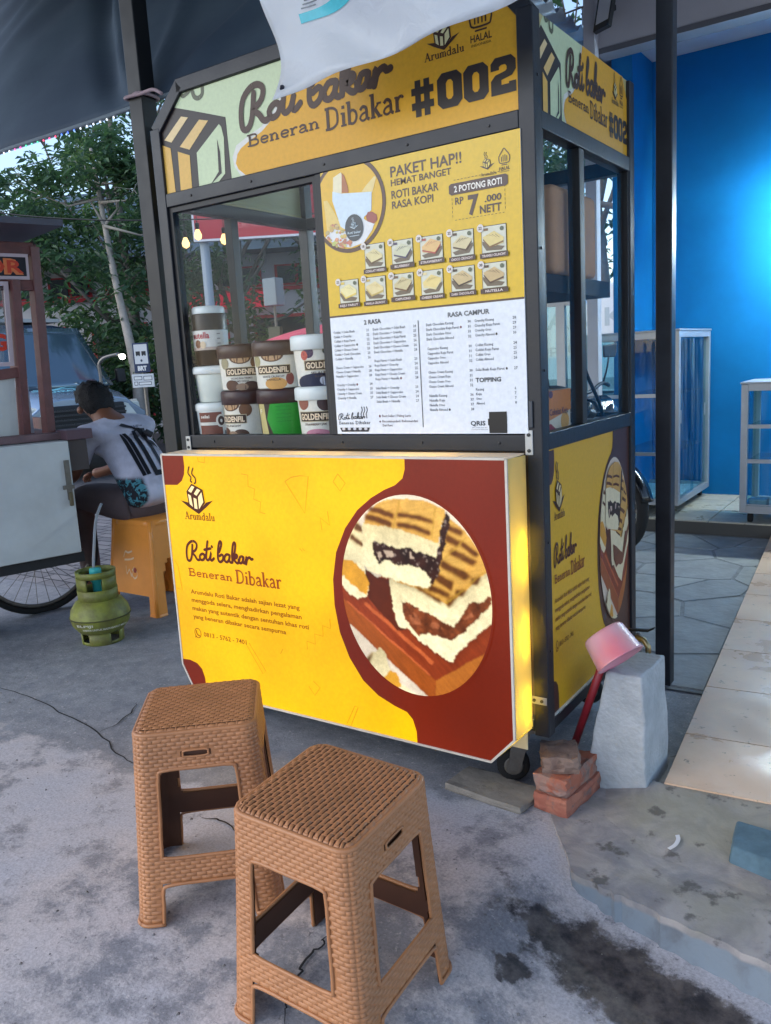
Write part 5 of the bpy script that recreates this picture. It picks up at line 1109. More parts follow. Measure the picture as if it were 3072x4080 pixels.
st2 = copy_tree(st1); st2.location = (1.232, -.812, near_h(1.232, -.812)); st2.rotation_mode = 'QUATERNION'
st2.rotation_quaternion = Vector((0,0,1)).rotation_difference(Vector((.044,-.054,1)).normalized()) @ Matrix.Rotation(-pi/2+.016, 3, 'Z').to_quaternion()
tag(st2, 'brown woven plastic stool in front, partly cut by the bottom of the picture', 'stool', 'brown woven plastic stools')

# ------------------------------------------------------------------ concrete block, bricks, dipper, tap
blk_m = mat('painted_concrete', C(160,164,168), .9, rgb2=C(186,190,194), vscale=13, bump=.6, bscale=70, detail=10)
random.seed(21)
bk = MB()
def blk(u, v):   # walls of the tapered block
    t = u*4; s_ = int(min(3, t)); f = t-s_; z = v*.365
    base = [(1.368,.150),(1.562,.165),(1.566,.372),(1.39,.372)]; topc = [(1.448,.146),(1.553,.146),(1.560,.345),(1.462,.335)]
    k = v**.8
    P = [(b[0]+(c[0]-b[0])*k, b[1]+(c[1]-b[1])*k) for b, c in zip(base, topc)]
    a, b = P[s_], P[(s_+1) % 4]
    j = .0022*sin(23*z+9*u)+.0012*sin(57*z+31*u)
    return (a[0]+(b[0]-a[0])*f+j, a[1]+(b[1]-a[1])*f+j*.6, z+.0012*sin(30*u)*v)
nu, nv = 24, 10
vs_ = [blk((i % nu)/nu, j/nv) for i in range(nu) for j in range(nv+1)]
bk.add(vs_, [(i*(nv+1)+j, ((i+1) % nu)*(nv+1)+j, ((i+1) % nu)*(nv+1)+j+1, i*(nv+1)+j+1) for i in range(nu) for j in range(nv)]+[tuple(i*(nv+1)+nv for i in range(nu))])
tag(bk.build('concrete_block', blk_m, bevel=.008, seg=3), 'tapered pale grey concrete block beside the cart at the pavement edge', 'block')
def rough_box(dx, dy, dz, seed, amp=.003):
    random.seed(seed); mb = MB(); n = 5
    def f(u, v):
        return None
    bmv = {}
    def pt(i, j, k):
        key = (i, j, k)
        if key not in bmv:
            r_ = lambda: random.uniform(-amp, amp)
            e = sum(1 for q in (i, j, k) if q in (0, n)); s_ = .004 if e >= 2 else 0
            g = lambda q, d: (q/n-.5)*d*(1-s_*2/d if q in (0, n) else 1)
            bmv[key] = (g(i,dx)+r_(), g(j,dy)+r_(), (k/n)*dz+r_()*(0 if k == 0 else 1))
        return bmv[key]
    for i in range(n):
        for j in range(n):
            for q in (0, n):
                mb.add([pt(i,j,q),pt(i+1,j,q),pt(i+1,j+1,q),pt(i,j+1,q)], [(0,1,2,3) if q else (3,2,1,0)])
                mb.add([pt(i,q,j),pt(i+1,q,j),pt(i+1,q,j+1),pt(i,q,j+1)], [(3,2,1,0) if q else (0,1,2,3)])
                mb.add([pt(q,i,j),pt(q,i+1,j),pt(q,i+1,j+1),pt(q,i,j+1)], [(0,1,2,3) if q else (3,2,1,0)])
    return mb
def brick_mat(name, c1, c2, c3):
    t = NT(name); n1 = t.noise(16, 6, .65, .4); n2 = t.noise(60, 4)
    c = t.mix(t.ramp(n1, .4, .6), c1, c2); c = t.mix(t.math('MULTIPLY', t.ramp(t.noise(26, 5, .7, 0, 4), .55, .64), .8), c, c3)
    return t.done(c, .92, t.math('ADD', n1, n2), .6, .006)
bm1 = brick_mat('red_brick', C(158,96,80), C(172,112,92), C(124,104,98)); bm2 = brick_mat('dusty_brick', C(150,122,112), C(168,100,78), C(122,106,100)); bm3 = brick_mat('brown_brick', C(122,98,88), C(142,118,106), C(96,80,72))
for mb, m_, loc, rz, lab in ((rough_box(.108,.205,.050,1), bm1, (1.368,.060,.006), -.12, 'red brick at the bottom of the small stack by the cart wheel'),
                             (rough_box(.106,.200,.050,2,.004), bm2, (1.362,.066,.057), -.08, 'dusty mortar-stained brick in the middle of the small stack'),
                             (rough_box(.105,.120,.045,3,.005), bm3, (1.350,.052,.108), .45, 'broken brown brick lying on top of the small stack')):
    o = mb.build('brick', m_, bevel=.003, smooth=True); o.location = loc; o.rotation_euler = (0, 0, rz); tag(o, lab, 'brick', 'bricks stacked by the cart wheel')
sl = rough_box(.26,.135,.020,9,.003).build('paving_slab', mat('slab_concrete', C(136,130,122), .9, vary=.2, vscale=14, bump=.4, bscale=40), bevel=.003); sl.location = (1.165,.0,0); sl.rotation_euler = (0,0,-.10)
tag(sl, 'flat broken concrete slab on the ground in front of the cart wheel', 'slab')
dp = empty('water_dipper', (1.30, .24, .02), 'pink plastic water dipper on a long red handle leaning against the cart', 'dipper')
hd = Vector((1.447-1.30, .155-.24, .405-.02)); 
MB().tube([(0,0,0), hd], .0115, 12).build('handle', mat('red_handle', C(150,36,48), .4), dp, smooth=True)
ax = (Vector((1.535,.150,.462))-Vector((1.445,.150,.425))).normalized(); ax = Vector((.55,-.18,-.62)).normalized()
# bowl: lathe about ax, mouth facing down the slope
bx = ax.cross(Vector((0,0,1))).normalized(); by = bx.cross(ax)
def dip_col():
    t = NT('pink_dipper'); c = t.mix(t.ramp(t.z, .40, .49), C(206,62,84), C(216,170,180)); return t.done(c, .35, spec=.5)
cen = Vector((1.452,.152,.460))-Vector(dp.location)
bw = MB(); prof = [(.001,.0),(.055,.001),(.060,.008),(.069,.085),(.073,.088),(.069,.090),(.064,.085),(.054,.010),(.001,.006)]
vsb = []; nb = 30
for i in range(nb):
    t_ = 2*pi*i/nb
    for r_, h_ in prof: vsb.append(cen+(bx*cos(t_)+by*sin(t_))*r_+ax*(h_-.02))
mp_ = len(prof); bw.add(vsb, [(i*mp_+j, ((i+1) % nb)*mp_+j, ((i+1) % nb)*mp_+j+1, i*mp_+j+1) for i in range(nb) for j in range(mp_-1)])
bw.build('bowl', mat('pink_plastic', C(210,120,138), .35, rgb2=C(220,182,192), vscale=9, detail=1), dp, smooth=True)
tp = empty('water_tap', (1.445,.47,0), 'small brass tap with black lever on a short pipe behind the concrete block', 'tap')
MB().tube([(0,0,0),(0,0,.36),(.0,-.01,.372)], .010, 10).build('pipe', mat('grey_pipe', C(120,124,128), .5), tp, smooth=True)
MB().tube([(-.005,-.01,.365),(.02,-.02,.362),(.035,-.025,.345),(.036,-.026,.325)], .009, 10).build('spout', mat('brass', C(170,150,110), .3, metal=.8), tp, smooth=True)
MB().bar((-.028,-.01,.386),(.035,-.014,.392),.016,.007).bar((.033,-.014,.392),(.052,-.016,.404),.014,.006).build('lever', mat('black_plastic', C(20,20,22), .4), tp, bevel=.002)
pa = Art(); pa.stroke([(1.684,-.075),(1.694,-.055),(1.695,-.03),(1.688,-.012)], .010, (0,0,0), 0, cap=False)
tag(pa.place(lambda u, v, d: (u, v, .0205+.055*(v+.05)+d+.003*sin(60*u))).build('paper_scrap', mat('scrap_white', C(214,214,218), .7), solid=.001), 'curved scrap of white paper lying on the concrete apron', 'litter')
tag(MB().hexa([(1.818,-.058,.006),(2.3,-.16,.006),(2.3,.02,.006),(1.80,.09,.006),(1.823,-.045,.055),(2.3,-.14,.055),(2.3,.03,.055),(1.812,.078,.055)]).build('blue_block', mat('blue_painted_concrete', C(92,122,138), .8, rgb2=C(70,92,104), vscale=14, bump=.3, bscale=40), bevel=.006), 'worn blue painted concrete block at the right edge on the apron', 'block')

# ------------------------------------------------------------------ posts, tarpaulin, hanging sheet
dark_m = mat('dark_post_paint', C(12,13,19), .5, vary=.25, vscale=10)
tag(MB().bb(-.185,-.118,.085,.150,0,3.40).build('tent_post', dark_m, bevel=.004), 'black square tent post beside the corner of the cart nearest the gas cylinder', 'post')
tag(MB().bb(1.349,1.404,.975,1.030,0,3.2).build('tent_post', mat('grey_post_paint', C(40,42,50), .4, metal=.4, vary=.25, vscale=8), bevel=.004), 'dark square post behind the concrete block, in front of the blue wall', 'post')
def tarp_mat():
    t = NT('tarp_cloth'); n1 = t.noise(2.2, 5, .6); n2 = t.noise(14, 4, .6)
    c = t.mix(t.ramp(n1, .3, .7), C(46,60,78), C(62,78,94)); c = t.mix(t.math('MULTIPLY', n2, .25), c, C(66,80,96)); return t.done(c, .75, t.noise(160, 2), .08, .002)
def tarpf(u, v):
    # hem behind the post, the cloth rising steeply away over the stalls
    x = -4.6+5.85*u; px = x+.155
    y = .172+1.25*v; z = 2.195+1.55*v**.92
    fold = .040*sin(2.1*x+1.0)*sin(pi*min(1, v*1.4))+.022*sin(6.5*x+5*v)*v**.5+.010*sin(15*x-9*v)*v**.5
    d1 = px+.05+.95*v**.75+.35*v; crease = -.050*math.exp(-(d1/.055)**2)*math.exp(-v*1.2)*min(1, v*14)+.045*math.exp(-((d1+.11)/.07)**2)*min(1, v*10)
    d2 = px+.02+.45*v; crease += -.035*math.exp(-(d2/.04)**2)*math.exp(-v*3)*min(1, v*14)
    d3 = px-.10-.9*v; crease += -.03*math.exp(-(d3/.05)**2)*math.exp(-v*2)*min(1, v*14)
    nrm = (fold+crease)
    return (x, y+nrm*.75, z-nrm*.65-.004*abs(sin(3.1*x))*(1-v))
tm = MB(); tm.grid(tarpf, 260, 60)
trp = empty('tarpaulin', (0,0,0), 'blue grey tarpaulin awning stretched over the stalls, tied to the black post', 'awning')
tm.build('sheet', tarp_mat(), trp, smooth=True, solid=.003)
MB().tube([tarpf(i/80, 0) for i in range(81)], .008, 7).build('hem', mat('hem_cloth', C(104,116,126), .8), trp, smooth=True)
MB().tube(catmull([(-.26,.17,2.195),(-.19,.118,2.19),(-.15,.078,2.188),(-.11,.085,2.188),(-.112,.155,2.184),(-.19,.16,2.19),(-.193,.078,2.186),(-.11,.074,2.182),(-.03,.06,2.175),(.03,.04,2.145)], 4), .006, 6).build('rope', mat('pink_rope', C(150,130,136), .8), trp, smooth=True)
random.seed(2)
rb = [(1,.08,.35),(1,.08,.35),(.2,.95,.35),(.1,.9,.3),(1,.1,.15),(1,.1,.2),(.1,.2,1),(.15,.25,1),(.8,.85,1),(.8,.85,1)]
led_string('string_lights', [(x, y-.004, z-.012) for x, y, z in [tarpf((-1.75+4.6+i*.1)/5.85, 0) for i in range(15)]], [(1,.1,.4),(1,.2,.5),(.9,.85,.95),(.9,.9,.95),(1,.15,.5),(1,.1,.45),(.1,.9,.4),(.15,.9,.5),(.1,.9,.4),(1,.1,.2),(1,.1,.3),(1,.1,.2),(.1,.25,1),(.1,.2,1),(.15,.3,1)]*2+[(.75,.8,.85)]*6, 'string of coloured lights along the hem of the tarpaulin', r=.0038, st=.9)
aw = empty('shop_awning', (.3, 3.48, 3.62), 'dark canvas awning stretched out from the white shop beam', 'awning')
part(MB().grid(lambda u, v: (-2.6+7.6*u, 3.49-6.4*v, 3.72-.10*v-.05*sin(pi*u*3)*sin(pi*v)), 40, 20), 'sheet', mat('dark_canvas', C(34,40,52), .8, vary=.15, vscale=3), aw, smooth=True, solid=.004)  # seen at the beam; the rest is added out of view to cut sky light
for k in range(4): part(MB().tube([(-.5+1.8*k, 3.47, 3.67), (-.5+1.8*k, -2.9, 3.56)], .018, 8), 'rafter', dark_m, aw)
# hanging white sheet with a printed blue stripe, its lower corner curling in front of the sign
def sheetf(u, v):
    # u along the lower edge, v upward
    x = .716+.78*u-.035*v*(1-u)+.0; y = -.20-.05*sin(2.6*u)+.035*sin(5*v+3*u)+.012*sin(17*u+9*v)
    z = 1.936+.015*u+.035*u*u+.42*v+.010*sin(9*u+4*v)*(v > .02)
    return (x+.008*sin(8*v), y-.02*math.exp(-u*9)*(1-v), z-.012*math.exp(-u*14)*(1-v))
def poly_mat():
    m = bpy.data.materials.new('white_poly_sheet'); m.use_nodes = True; n = m.node_tree.nodes; l = m.node_tree.links; b = n['Principled BSDF']
    b.inputs['Base Color'].default_value = (*C(238,243,250), 1); b.inputs['Roughness'].default_value = .35
    t = n.new('ShaderNodeBsdfTranslucent'); t.inputs[0].default_value = (*C(236,242,250), 1); x = n.new('ShaderNodeMixShader'); x.inputs[0].default_value = .5
    tc = n.new('ShaderNodeTexCoord'); nz = n.new('ShaderNodeTexNoise'); nz.inputs['Scale'].default_value = 14; nz.inputs['Detail'].default_value = 5; nz.inputs['Distortion'].default_value = 1.2
    bp = n.new('ShaderNodeBump'); bp.inputs['Strength'].default_value = .35; bp.inputs['Distance'].default_value = .02
    l.new(tc.outputs['Object'], nz.inputs['Vector']); l.new(nz.outputs[0], bp.inputs['Height']); l.new(bp.outputs[0], b.inputs['Normal'])
    l.new(b.outputs[0], x.inputs[1]); l.new(t.outputs[0], x.inputs[2]); l.new(x.outputs[0], n['Material Output'].inputs[0]); return m
sh_ = empty('hanging_sheet', (.716,-.2,1.936), 'crumpled white plastic sheet with a blue stripe hanging before the sign', 'plastic sheet')
part(MB().grid(sheetf, 44, 26), 'sheet', poly_mat(), sh_, smooth=True, solid=.0015)
stp = MB(); stp.cur = C(80,190,206)
stp.grid(lambda a, b: (lambda p: (p[0], p[1]-.003, p[2]))(sheetf(.135+.30*a, .335+.060*b+.03*a)), 16, 3)
stp.cur = C(120,130,140)
for k in range(4): stp.grid(lambda a, b: (lambda p: (p[0], p[1]-.003, p[2]))(sheetf(.15+.06*a+.01*k, .42+.02*k+.008*b)), 4, 1)
stp.cur = None
part(stp, 'stripe_print', ink_m, sh_, smooth=True)
tag(MB().tube(catmull([(.735,-.199,1.957),(.737,-.203,1.95)], 2), .006, 8).build('sheet_eyelet', mat('dark_eyelet', C(30,32,50), .4), sh_, at=-Vector(sh_.location)))
# ------------------------------------------------------------------ glass display cabinets in the shop
def cabinet(name, x0, x1, y0, y1, z0, z1, shelves, label, ribs=False, handle=True, wheels=True):
    o = empty(name, (x0, y0, 0), label, 'cabinet'); t = .042
    def q(mb, n, m, **k): b = mb.build(n, m, o, **k); b.location = (-x0, -y0, 0); return b
    for (a, b) in ((x0, y0), (x1-t, y0), (x0, y1-t), (x1-t, y1-t)): q(MB().bb(a, a+t, b, b+t, z0, z1), 'post', alu_m, bevel=.004)
    for zz in (z0, z1-t):
        q(MB().bb(x0+t, x1-t, y0+.001, y0+t-.001, zz, zz+t), 'rail', alu_m); q(MB().bb(x0+t, x1-t, y1-t+.001, y1-.001, zz, zz+t), 'rail', alu_m)
        q(MB().bb(x0+.001, x0+t-.001, y0+t, y1-t, zz, zz+t), 'rail', alu_m); q(MB().bb(x1-t+.001, x1-.001, y0+t, y1-t, zz, zz+t), 'rail', alu_m)
    q(MB().bb(x0-.006, x1+.006, y0-.006, y1+.006, z1, z1+.014), 'top', alu_m, bevel=.004)
    q(MB().bb(x0+.01, x1-.01, y0+.01, y1-.01, z0+.012, z0+.020), 'base', white_m)
    for zz in shelves:
        q(MB().bb(x0+t, x1-t, y0+t, y1-t, zz, zz+.006), 'shelf', cab_glass); q(MB().bb(x0+t, x1-t, y0+.004, y0+.022, zz-.012, zz+.012), 'shelf_rail', alu_m)
    q(MB().bb(x0+t, x1-t, y0+.016, y0+.020, z0+t, z1-t), 'pane', cab_glass); q(MB().bb(x0+.016, x0+.020, y0+t, y1-t, z0+t, z1-t), 'pane', cab_glass)
    ym = (y0+y1)/2
    for a, b, xx in ((y0+t, ym+.01, .012), (ym-.01, y1-t, .024)):
        d = q(MB().bb(x1-xx-.004, x1-xx, a, b, z0+t, z1-t), 'door', cab_glass)
        if handle: MB().bb(x1-xx, x1-xx+.006, a+.03 if xx < .02 else b-.045, a+.045 if xx < .02 else b-.03, (z0+z1)/2-.03, (z0+z1)/2+.06).build('handle', alu_m, d)
    if ribs:
        for k in range(5): q(MB().bb(x0+t, x1-t, y0-.004, y0+.0005, z0+.004+.012*k, z0+.012+.012*k), 'rib', alu_m)
    if wheels:
        for (a, b) in ((x0+.06, y0+.05), (x1-.06, y0+.05), (x0+.06, y1-.05), (x1-.06, y1-.05)):
            q(MB().lathe([(.001,-.014),(.030,-.014),(.033,-.008),(.033,.008),(.030,.014),(.001,.014)], (a, b, .133), 14, axis='x'), 'wheel', rub_m)
    return o
cabinet('display_cabinet', .06, .715, 3.735, 4.62, .165, 1.345, (.52,.92), 'tall aluminium and glass display cabinet standing in the corner of the blue shop')
cabinet('display_cabinet', 1.13, 1.95, 3.60, 4.05, .165, .985, (.50,.72), 'low aluminium display cabinet on wheels at the right edge of the shop', ribs=True)
for k, (a, b, c, d, e, lab) in enumerate(((1.18,1.28,3.66,.185,.245,'small white box at the end of the low cabinet base'), (1.30,1.44,3.66,.185,.265,'larger white box on the low cabinet base beside the small one'))):
    o = empty('white_box', (a, c, d), lab, 'box', 'white boxes in the low cabinet'); MB().bb(0, b-a, 0, .12, 0, e-d-.012).build('body', white_m, o, bevel=.003); MB().bb(-.003, b-a+.003, -.003, .123, e-d-.014, e-d).build('lid', white_m, o, bevel=.002)

# ------------------------------------------------------------------ motorcycle behind the cart
mo = empty('motorcycle', (.51, 2.90, 0), 'black motorcycle parked behind the cart in front of the shop', 'motorcycle', rz=radians(-22))
blk_p = mat('black_gloss_paint', C(14,14,17), .25, coat=.5); chrome = mat('chrome', C(190,192,196), .2, metal=.95)
def bike(mo, paint):
    for x, nm in ((0, 'wheel'), (-1.22, 'wheel')):
        MB().lathe([(.245,-.03),(.275,-.038),(.292,-.02),(.296,0),(.292,.02),(.275,.038),(.245,.03)], (x,0,.296), 36, axis='y').build('tyre', rub_m, mo, smooth=True)
        r_ = MB().lathe([(.245,-.022),(.232,-.018),(.232,.018),(.245,.022)], (x,0,.296), 36, axis='y')
        for k in range(6): a = k*pi/3; r_.bar((x+.03*cos(a),0,.296+.03*sin(a)), (x+.235*cos(a),0,.296+.235*sin(a)), .026, .014, (0,1,0))
        r_.lathe([(.001,-.03),(.035,-.03),(.035,.03),(.001,.03)], (x,0,.296), 16, axis='y'); r_.build('rim', steel_m, mo)
        MB().lathe([(.065,-.040),(.122,-.040),(.122,-.036),(.065,-.036)], (x,0,.296), 30, axis='y').build('brake_disc', chrome, mo)
    for s_ in (-.07,.07): MB().tube([(0,s_,.296),(-.13,s_,.72),(-.18,s_,.92)], .018, 10).build('fork', chrome, mo, smooth=True)
    MB().lathe([(.305,-.05),(.318,0),(.305,.05)], (0,0,.296), 20, a0=.2, a1=2.6, axis='y').build('front_fender', paint, mo, smooth=True, solid=.004)
    MB().lathe([(.32,-.06),(.335,0),(.32,.06)], (-1.22,0,.30), 18, a0=.3, a1=2.4, axis='y').build('rear_fender', paint, mo, smooth=True, solid=.004)
    bd = MB()
    secs = [(-.12,.66,.10,.10),(-.26,.62,.13,.17),(-.45,.55,.13,.16),(-.62,.52,.12,.14),(-.85,.58,.12,.13),(-1.15,.66,.10,.10),(-1.42,.74,.05,.05)]
    n = 14; vs_ = []
    for x, z, hw, hh in secs:
        for k in range(n): a = 2*pi*k/n; vs_.append((x, hw*math.copysign(abs(cos(a))**.7, cos(a)), z+hh*math.copysign(abs(sin(a))**.7, sin(a))))
    bd.add(vs_, [(i*n+k, i*n+(k+1)%n, (i+1)*n+(k+1)%n, (i+1)*n+k) for i in range(len(secs)-1) for k in range(n)]+[tuple(range(n)), tuple((len(secs)-1)*n+k for k in range(n-1,-1,-1))]); bd.build('body', paint, mo, smooth=True)
    st_ = MB(); st_.hexa([(-1.30,-.10,.76),(-.55,-.12,.68),(-.55,.12,.68),(-1.30,.10,.76),(-1.32,-.09,.83),(-.50,-.10,.76),(-.50,.10,.76),(-1.32,.09,.83)]); st_.build('seat', mat('black_vinyl', C(22,22,24), .6), mo, bevel=.03, seg=3)
    MB().hexa([(-.02,-.10,.78),(.05,-.07,.80),(.05,.07,.80),(-.02,.10,.78),(-.12,-.13,.98),(-.02,-.09,.95),(-.02,.09,.95),(-.12,.13,.98)]).build('headlight_cowl', paint, mo, bevel=.02, seg=3)
    MB().lathe([(.001,.02),(.05,.018),(.058,0)], (.03,0,.87), 18, axis='x').build('headlight', mat('lamp_glass', C(70,74,80), .1), mo, smooth=True)
    MB().tube(catmull([(-.30,-.36,1.02),(-.22,-.20,1.04),(-.17,0,.99),(-.22,.20,1.04),(-.30,.36,1.02)], 5), .012, 8).build('handlebar', MATS['black_metal'], mo, smooth=True)
    for s_ in (-1,1):
        m_ = MB().tube([(-.24,s_*.24,1.04),(-.23,s_*.27,1.14),(-.24,s_*.30,1.22)], .006, 7).build('mirror_stem', MATS['black_metal'], mo, smooth=True)
        MB().hexa([(-.250,s_*.25,1.20),(-.235,s_*.25,1.20),(-.235,s_*.36,1.20),(-.250,s_*.36,1.20),(-.250,s_*.245,1.275),(-.235,s_*.245,1.275),(-.235,s_*.375,1.285),(-.250,s_*.375,1.285)]).build('mirror', MATS['black_metal'], m_, bevel=.012, seg=3)
    MB().tube([(-.35,-.12,.30),(-.75,-.15,.28),(-1.15,-.16,.34),(-1.45,-.16,.42)], [.02,.035,.045,.045], 12).build('exhaust', steel_m, mo, smooth=True)
    MB().hexa([(-.78,-.10,.24),(-.38,-.10,.24),(-.38,.10,.24),(-.78,.10,.24),(-.74,-.09,.50),(-.36,-.09,.50),(-.36,.09,.50),(-.74,.09,.50)]).build('engine', steel_m, mo, bevel=.03)
bike(mo, blk_p)

# ------------------------------------------------------------------ orange and red stools, gas cylinder
def panel_stool(name, loc, rz, m, label, H=.50, a0=.150, a1=.203, mark=True):
    o = empty(name, loc, label, 'stool', rz=rz)
    def hf(z): return a0+(a1-a0)*(1-z/H)**1.1
    def P(s_, x, z, off=0):
        a = hf(z)+off; px, py = x*a, -a; c_, d_ = ((1,0),(0,1),(-1,0),(0,-1))[s_]; return (px*c_-py*d_, px*d_+py*c_, z)
    sh = MB(); n, k = 20, 24
    for s_ in range(4):
        for i in range(n):
            for j in range(k):
                xa, xb = -1+2*i/n, -1+2*(i+1)/n; za, zb = H*j/k, H*(j+1)/k; xm, zm = (xa+xb)/2, (za+zb)/2
                if s_ in (0, 2):
                    if zm < .10*H*2 and abs(xm) < .70 and zm < .105: continue
                else:
                    if zm < .42*H+.20*H*sqrt(max(0, 1-(xm/.66)**2)) and abs(xm) < .66: continue
                sh.add([P(s_,xa,za), P(s_,xb,za), P(s_,xb,zb), P(s_,xa,zb)], [(0,1,2,3)])
        for sg in (-1, 1): sh.tube([P(s_, sg*(.72+.27*q/3), .004, .001) for q in range(4)], .006, 6)
    sh.build('shell', m, o, solid=.006)
    for s_ in range(4):
        MB().tube([P(s_, .97, z, .002) for z in (.0,.1,.2,.3,.4,.5*H/.5)], .012, 8).build('leg', m, o, smooth=True)
    top = MB(); R_ = a0+.006; pr_ = [(.001,H+.004),(R_*.6,H+.005)]
    ring = lambda r, z: [(math.copysign(min(r, abs(r*1.24*cos(t))), cos(t)), math.copysign(min(r, abs(r*1.24*sin(t))), sin(t)), z) for t in [2*pi*i/40 for i in range(40)]]
    rs = [ring(R_+.004, H-.025), ring(R_+.006, H-.012), ring(R_+.002, H), ring(R_-.012, H+.006), ring(.001, H+.004)]
    top.add([p for r in rs for p in r], [(i*40+q, i*40+(q+1)%40, (i+1)*40+(q+1)%40, (i+1)*40+q) for i in range(4) for q in range(40)])
    top.build('seat', m, o, smooth=True)
    if mark:
        a = Art(); mk = C(240,200,160)
        for st in ([(-.25,.30),(-.20,.33),(-.12,.325),(.0,.335)], [(-.22,.285),(-.05,.29),(.05,.30)], [(-.18,.25),(-.15,.21),(-.08,.235),(-.02,.20),(.05,.25)], [(-.05,.22),(.06,.19),(.14,.21),(.10,.24),(.0,.235)]): a.stroke(st, .010, mk, 0)
        a.ell(.08, .235, .045, .014, C(150,50,40), 1, 14)
        a.place(lambda u, v, d: P(0, u*1.6, v, .0045+d)).build('print_mark', ink_m, o)
    return o
or_m = mat('orange_plastic', C(232,146,60), .35, vary=.06, vscale=9); rd_m = mat('red_stool_plastic', C(196,52,24), .4)
panel_stool('panel_stool', (-1.36, .972, 0), -.02, or_m, 'orange plastic stool under the seated man, next to the gas cylinder')
panel_stool('panel_stool', (-1.36, 1.62, 0), .2, rd_m, 'red plastic stool half hidden behind the lit panel of the cart', mark=False)
gc = empty('gas_cylinder', (-1.135, .40, 0), 'dirty lime green gas cylinder with turquoise valve standing on the ground', 'gas cylinder')
gas_m = mat('green_gas_paint', C(140,148,60), .5, rgb2=C(92,86,52), vscale=14, bump=.25, bscale=60, detail=10)
MB().lathe([(.001,.045),(.06,.046),(.105,.060),(.132,.095),(.139,.128),(.1405,.133),(.139,.138),(.133,.168),(.108,.205),(.075,.222),(.001,.224)], (0,0,0), 44).build('tank', gas_m, gc, smooth=True)
MB().lathe([(.1395,.129),(.1425,.130),(.1425,.1345),(.1395,.1355)], (0,0,0), 44).build('weld_seam', mat('dirty_green', C(70,70,40), .8), gc, smooth=True)
for k in range(4): MB().lathe([(.092,0),(.096,.003),(.098,.062)], (0,0,0), 8, a0=k*pi/2+.25, a1=(k+1)*pi/2-.25).build('foot_ring', gas_m, gc, smooth=True, solid=.004)
MB().lathe([(.092,0),(.094,.016)], (0,0,0), 40).build('foot_ring', gas_m, gc, smooth=True, solid=.004)
for a0_, a1_, z0_, z1_ in ((0,2*pi,.205,.265),(0,2*pi,.322,.352)): MB().lathe([(.089,z0_),(.091,z1_)], (0,0,0), 40, a0=a0_, a1=a1_).build('collar', gas_m, gc, smooth=True, solid=.005)
for k, (a0_, a1_) in enumerate(((-2.75,-1.15),(-.35,.75),(1.2,2.4))): MB().lathe([(.089,.265),(.0905,.322)], (0,0,0), 14, a0=a0_, a1=a1_).build('collar', gas_m, gc, smooth=True, solid=.005)
MB().lathe([(.001,.36),(.026,.36),(.028,.352),(.028,.30),(.020,.29),(.020,.224)], (0,0,0), 18).build('valve', mat('turquoise_plastic', C(60,176,176), .4), gc, smooth=True)
MB().tube(catmull([(0,0,.345),(-.05,.03,.36),(-.10,.08,.43),(-.17,.16,.55),(-.22,.24,.62)], 5), .007, 8).build('hose', mat('grey_hose', C(150,154,160), .4), gc, smooth=True)
ga = Art(); ga.text('ELPIJI', -.35, .108, .012, C(206,206,190), 0, x1=.25, bold=.03); ga.text('HANYA UNTUK MASYARAKAT MISKIN', -.15, .088, .010, C(206,206,190), 0, x1=1.5, bold=.03); ga.ell(-1.25, .10, .10, .018, C(196,196,186), 0, 16)
gm = MB()
for vs2, fs2, col, d in ga.items:
    gm.cur = col; gm.add([((.1315+(v-.09)*.30+.003+d)*cos(u-1.15), (.1315+(v-.09)*.30+.003+d)*sin(u-1.15), v) for u, v in vs2], fs2)
gm.build('lettering', ink_m, gc)

# ------------------------------------------------------------------ the neighbouring wooden snack cart
GO = Vector((-1.42, .54, 0)); gu = Vector((-.29, -.957, 0)).normalized(); gw = Vector((-.957, .29, 0)).normalized()
def GP(u, w, z): return GO+gu*u+gw*w+Vector((0, 0, z))
sc_ = empty('snack_cart', GO, 'old wooden snack cart with reddish posts, pale panels and a bicycle wheel', 'food cart')
wd_m = mat('red_brown_paint', C(104,62,62), .55, vary=.25, vscale=12, bump=.15, bscale=50); pl_m = mat('dirty_white_board', C(190,193,194), .6, vary=.10, vscale=4, bump=.05, bscale=30)
def gbox(u0, u1, w0, w1, z0, z1): return MB().hexa([GP(u0,w0,z0)-GO, GP(u1,w0,z0)-GO, GP(u1,w1,z0)-GO, GP(u0,w1,z0)-GO, GP(u0,w0,z1)-GO, GP(u1,w0,z1)-GO, GP(u1,w1,z1)-GO, GP(u0,w1,z1)-GO])
gbox(.0,1.5,0,.62,.385,.955).build('body', pl_m, sc_, bevel=.006)
gbox(-.02,1.52,.03,.66,.330,.380).build('chassis', mat('dark_iron', C(34,34,38), .7), sc_)
gbox(-.04,1.55,.10,.70,.958,.995).build('countertop', mat('worn_wood', C(112,88,92), .7, vary=.2, vscale=14), sc_, bevel=.004)
def gbar(a, b, w_, h_, name, m): MB().bar(Vector(a)-GO, Vector(b)-GO, w_, h_).build(name, m, sc_, bevel=.003)
p1b, p1t = Vector((-1.600,.560,.99)), Vector((-1.530,.552,1.90)); p2b, p2t = Vector((-1.655,.462,.99)), Vector((-1.535,.435,1.74))
gbar(p1b, p1t, .048, .048, 'post', wd_m); gbar(p2b, p2t, .042, .042, 'post', wd_m)
for q in range(1, 3): gbar(p1b+gu*.7*q, p1t+gu*.7*q, .045, .045, 'post', wd_m)
for q in range(0, 3): gbar(p1b+gw*.45+gu*.7*q, p1t+gw*.50+gu*.7*q, .045, .045, 'post', wd_m)
mid = p1b.lerp(p1t, .80); gbar(mid, mid+gu*1.4, .04, .05, 'rail', wd_m)
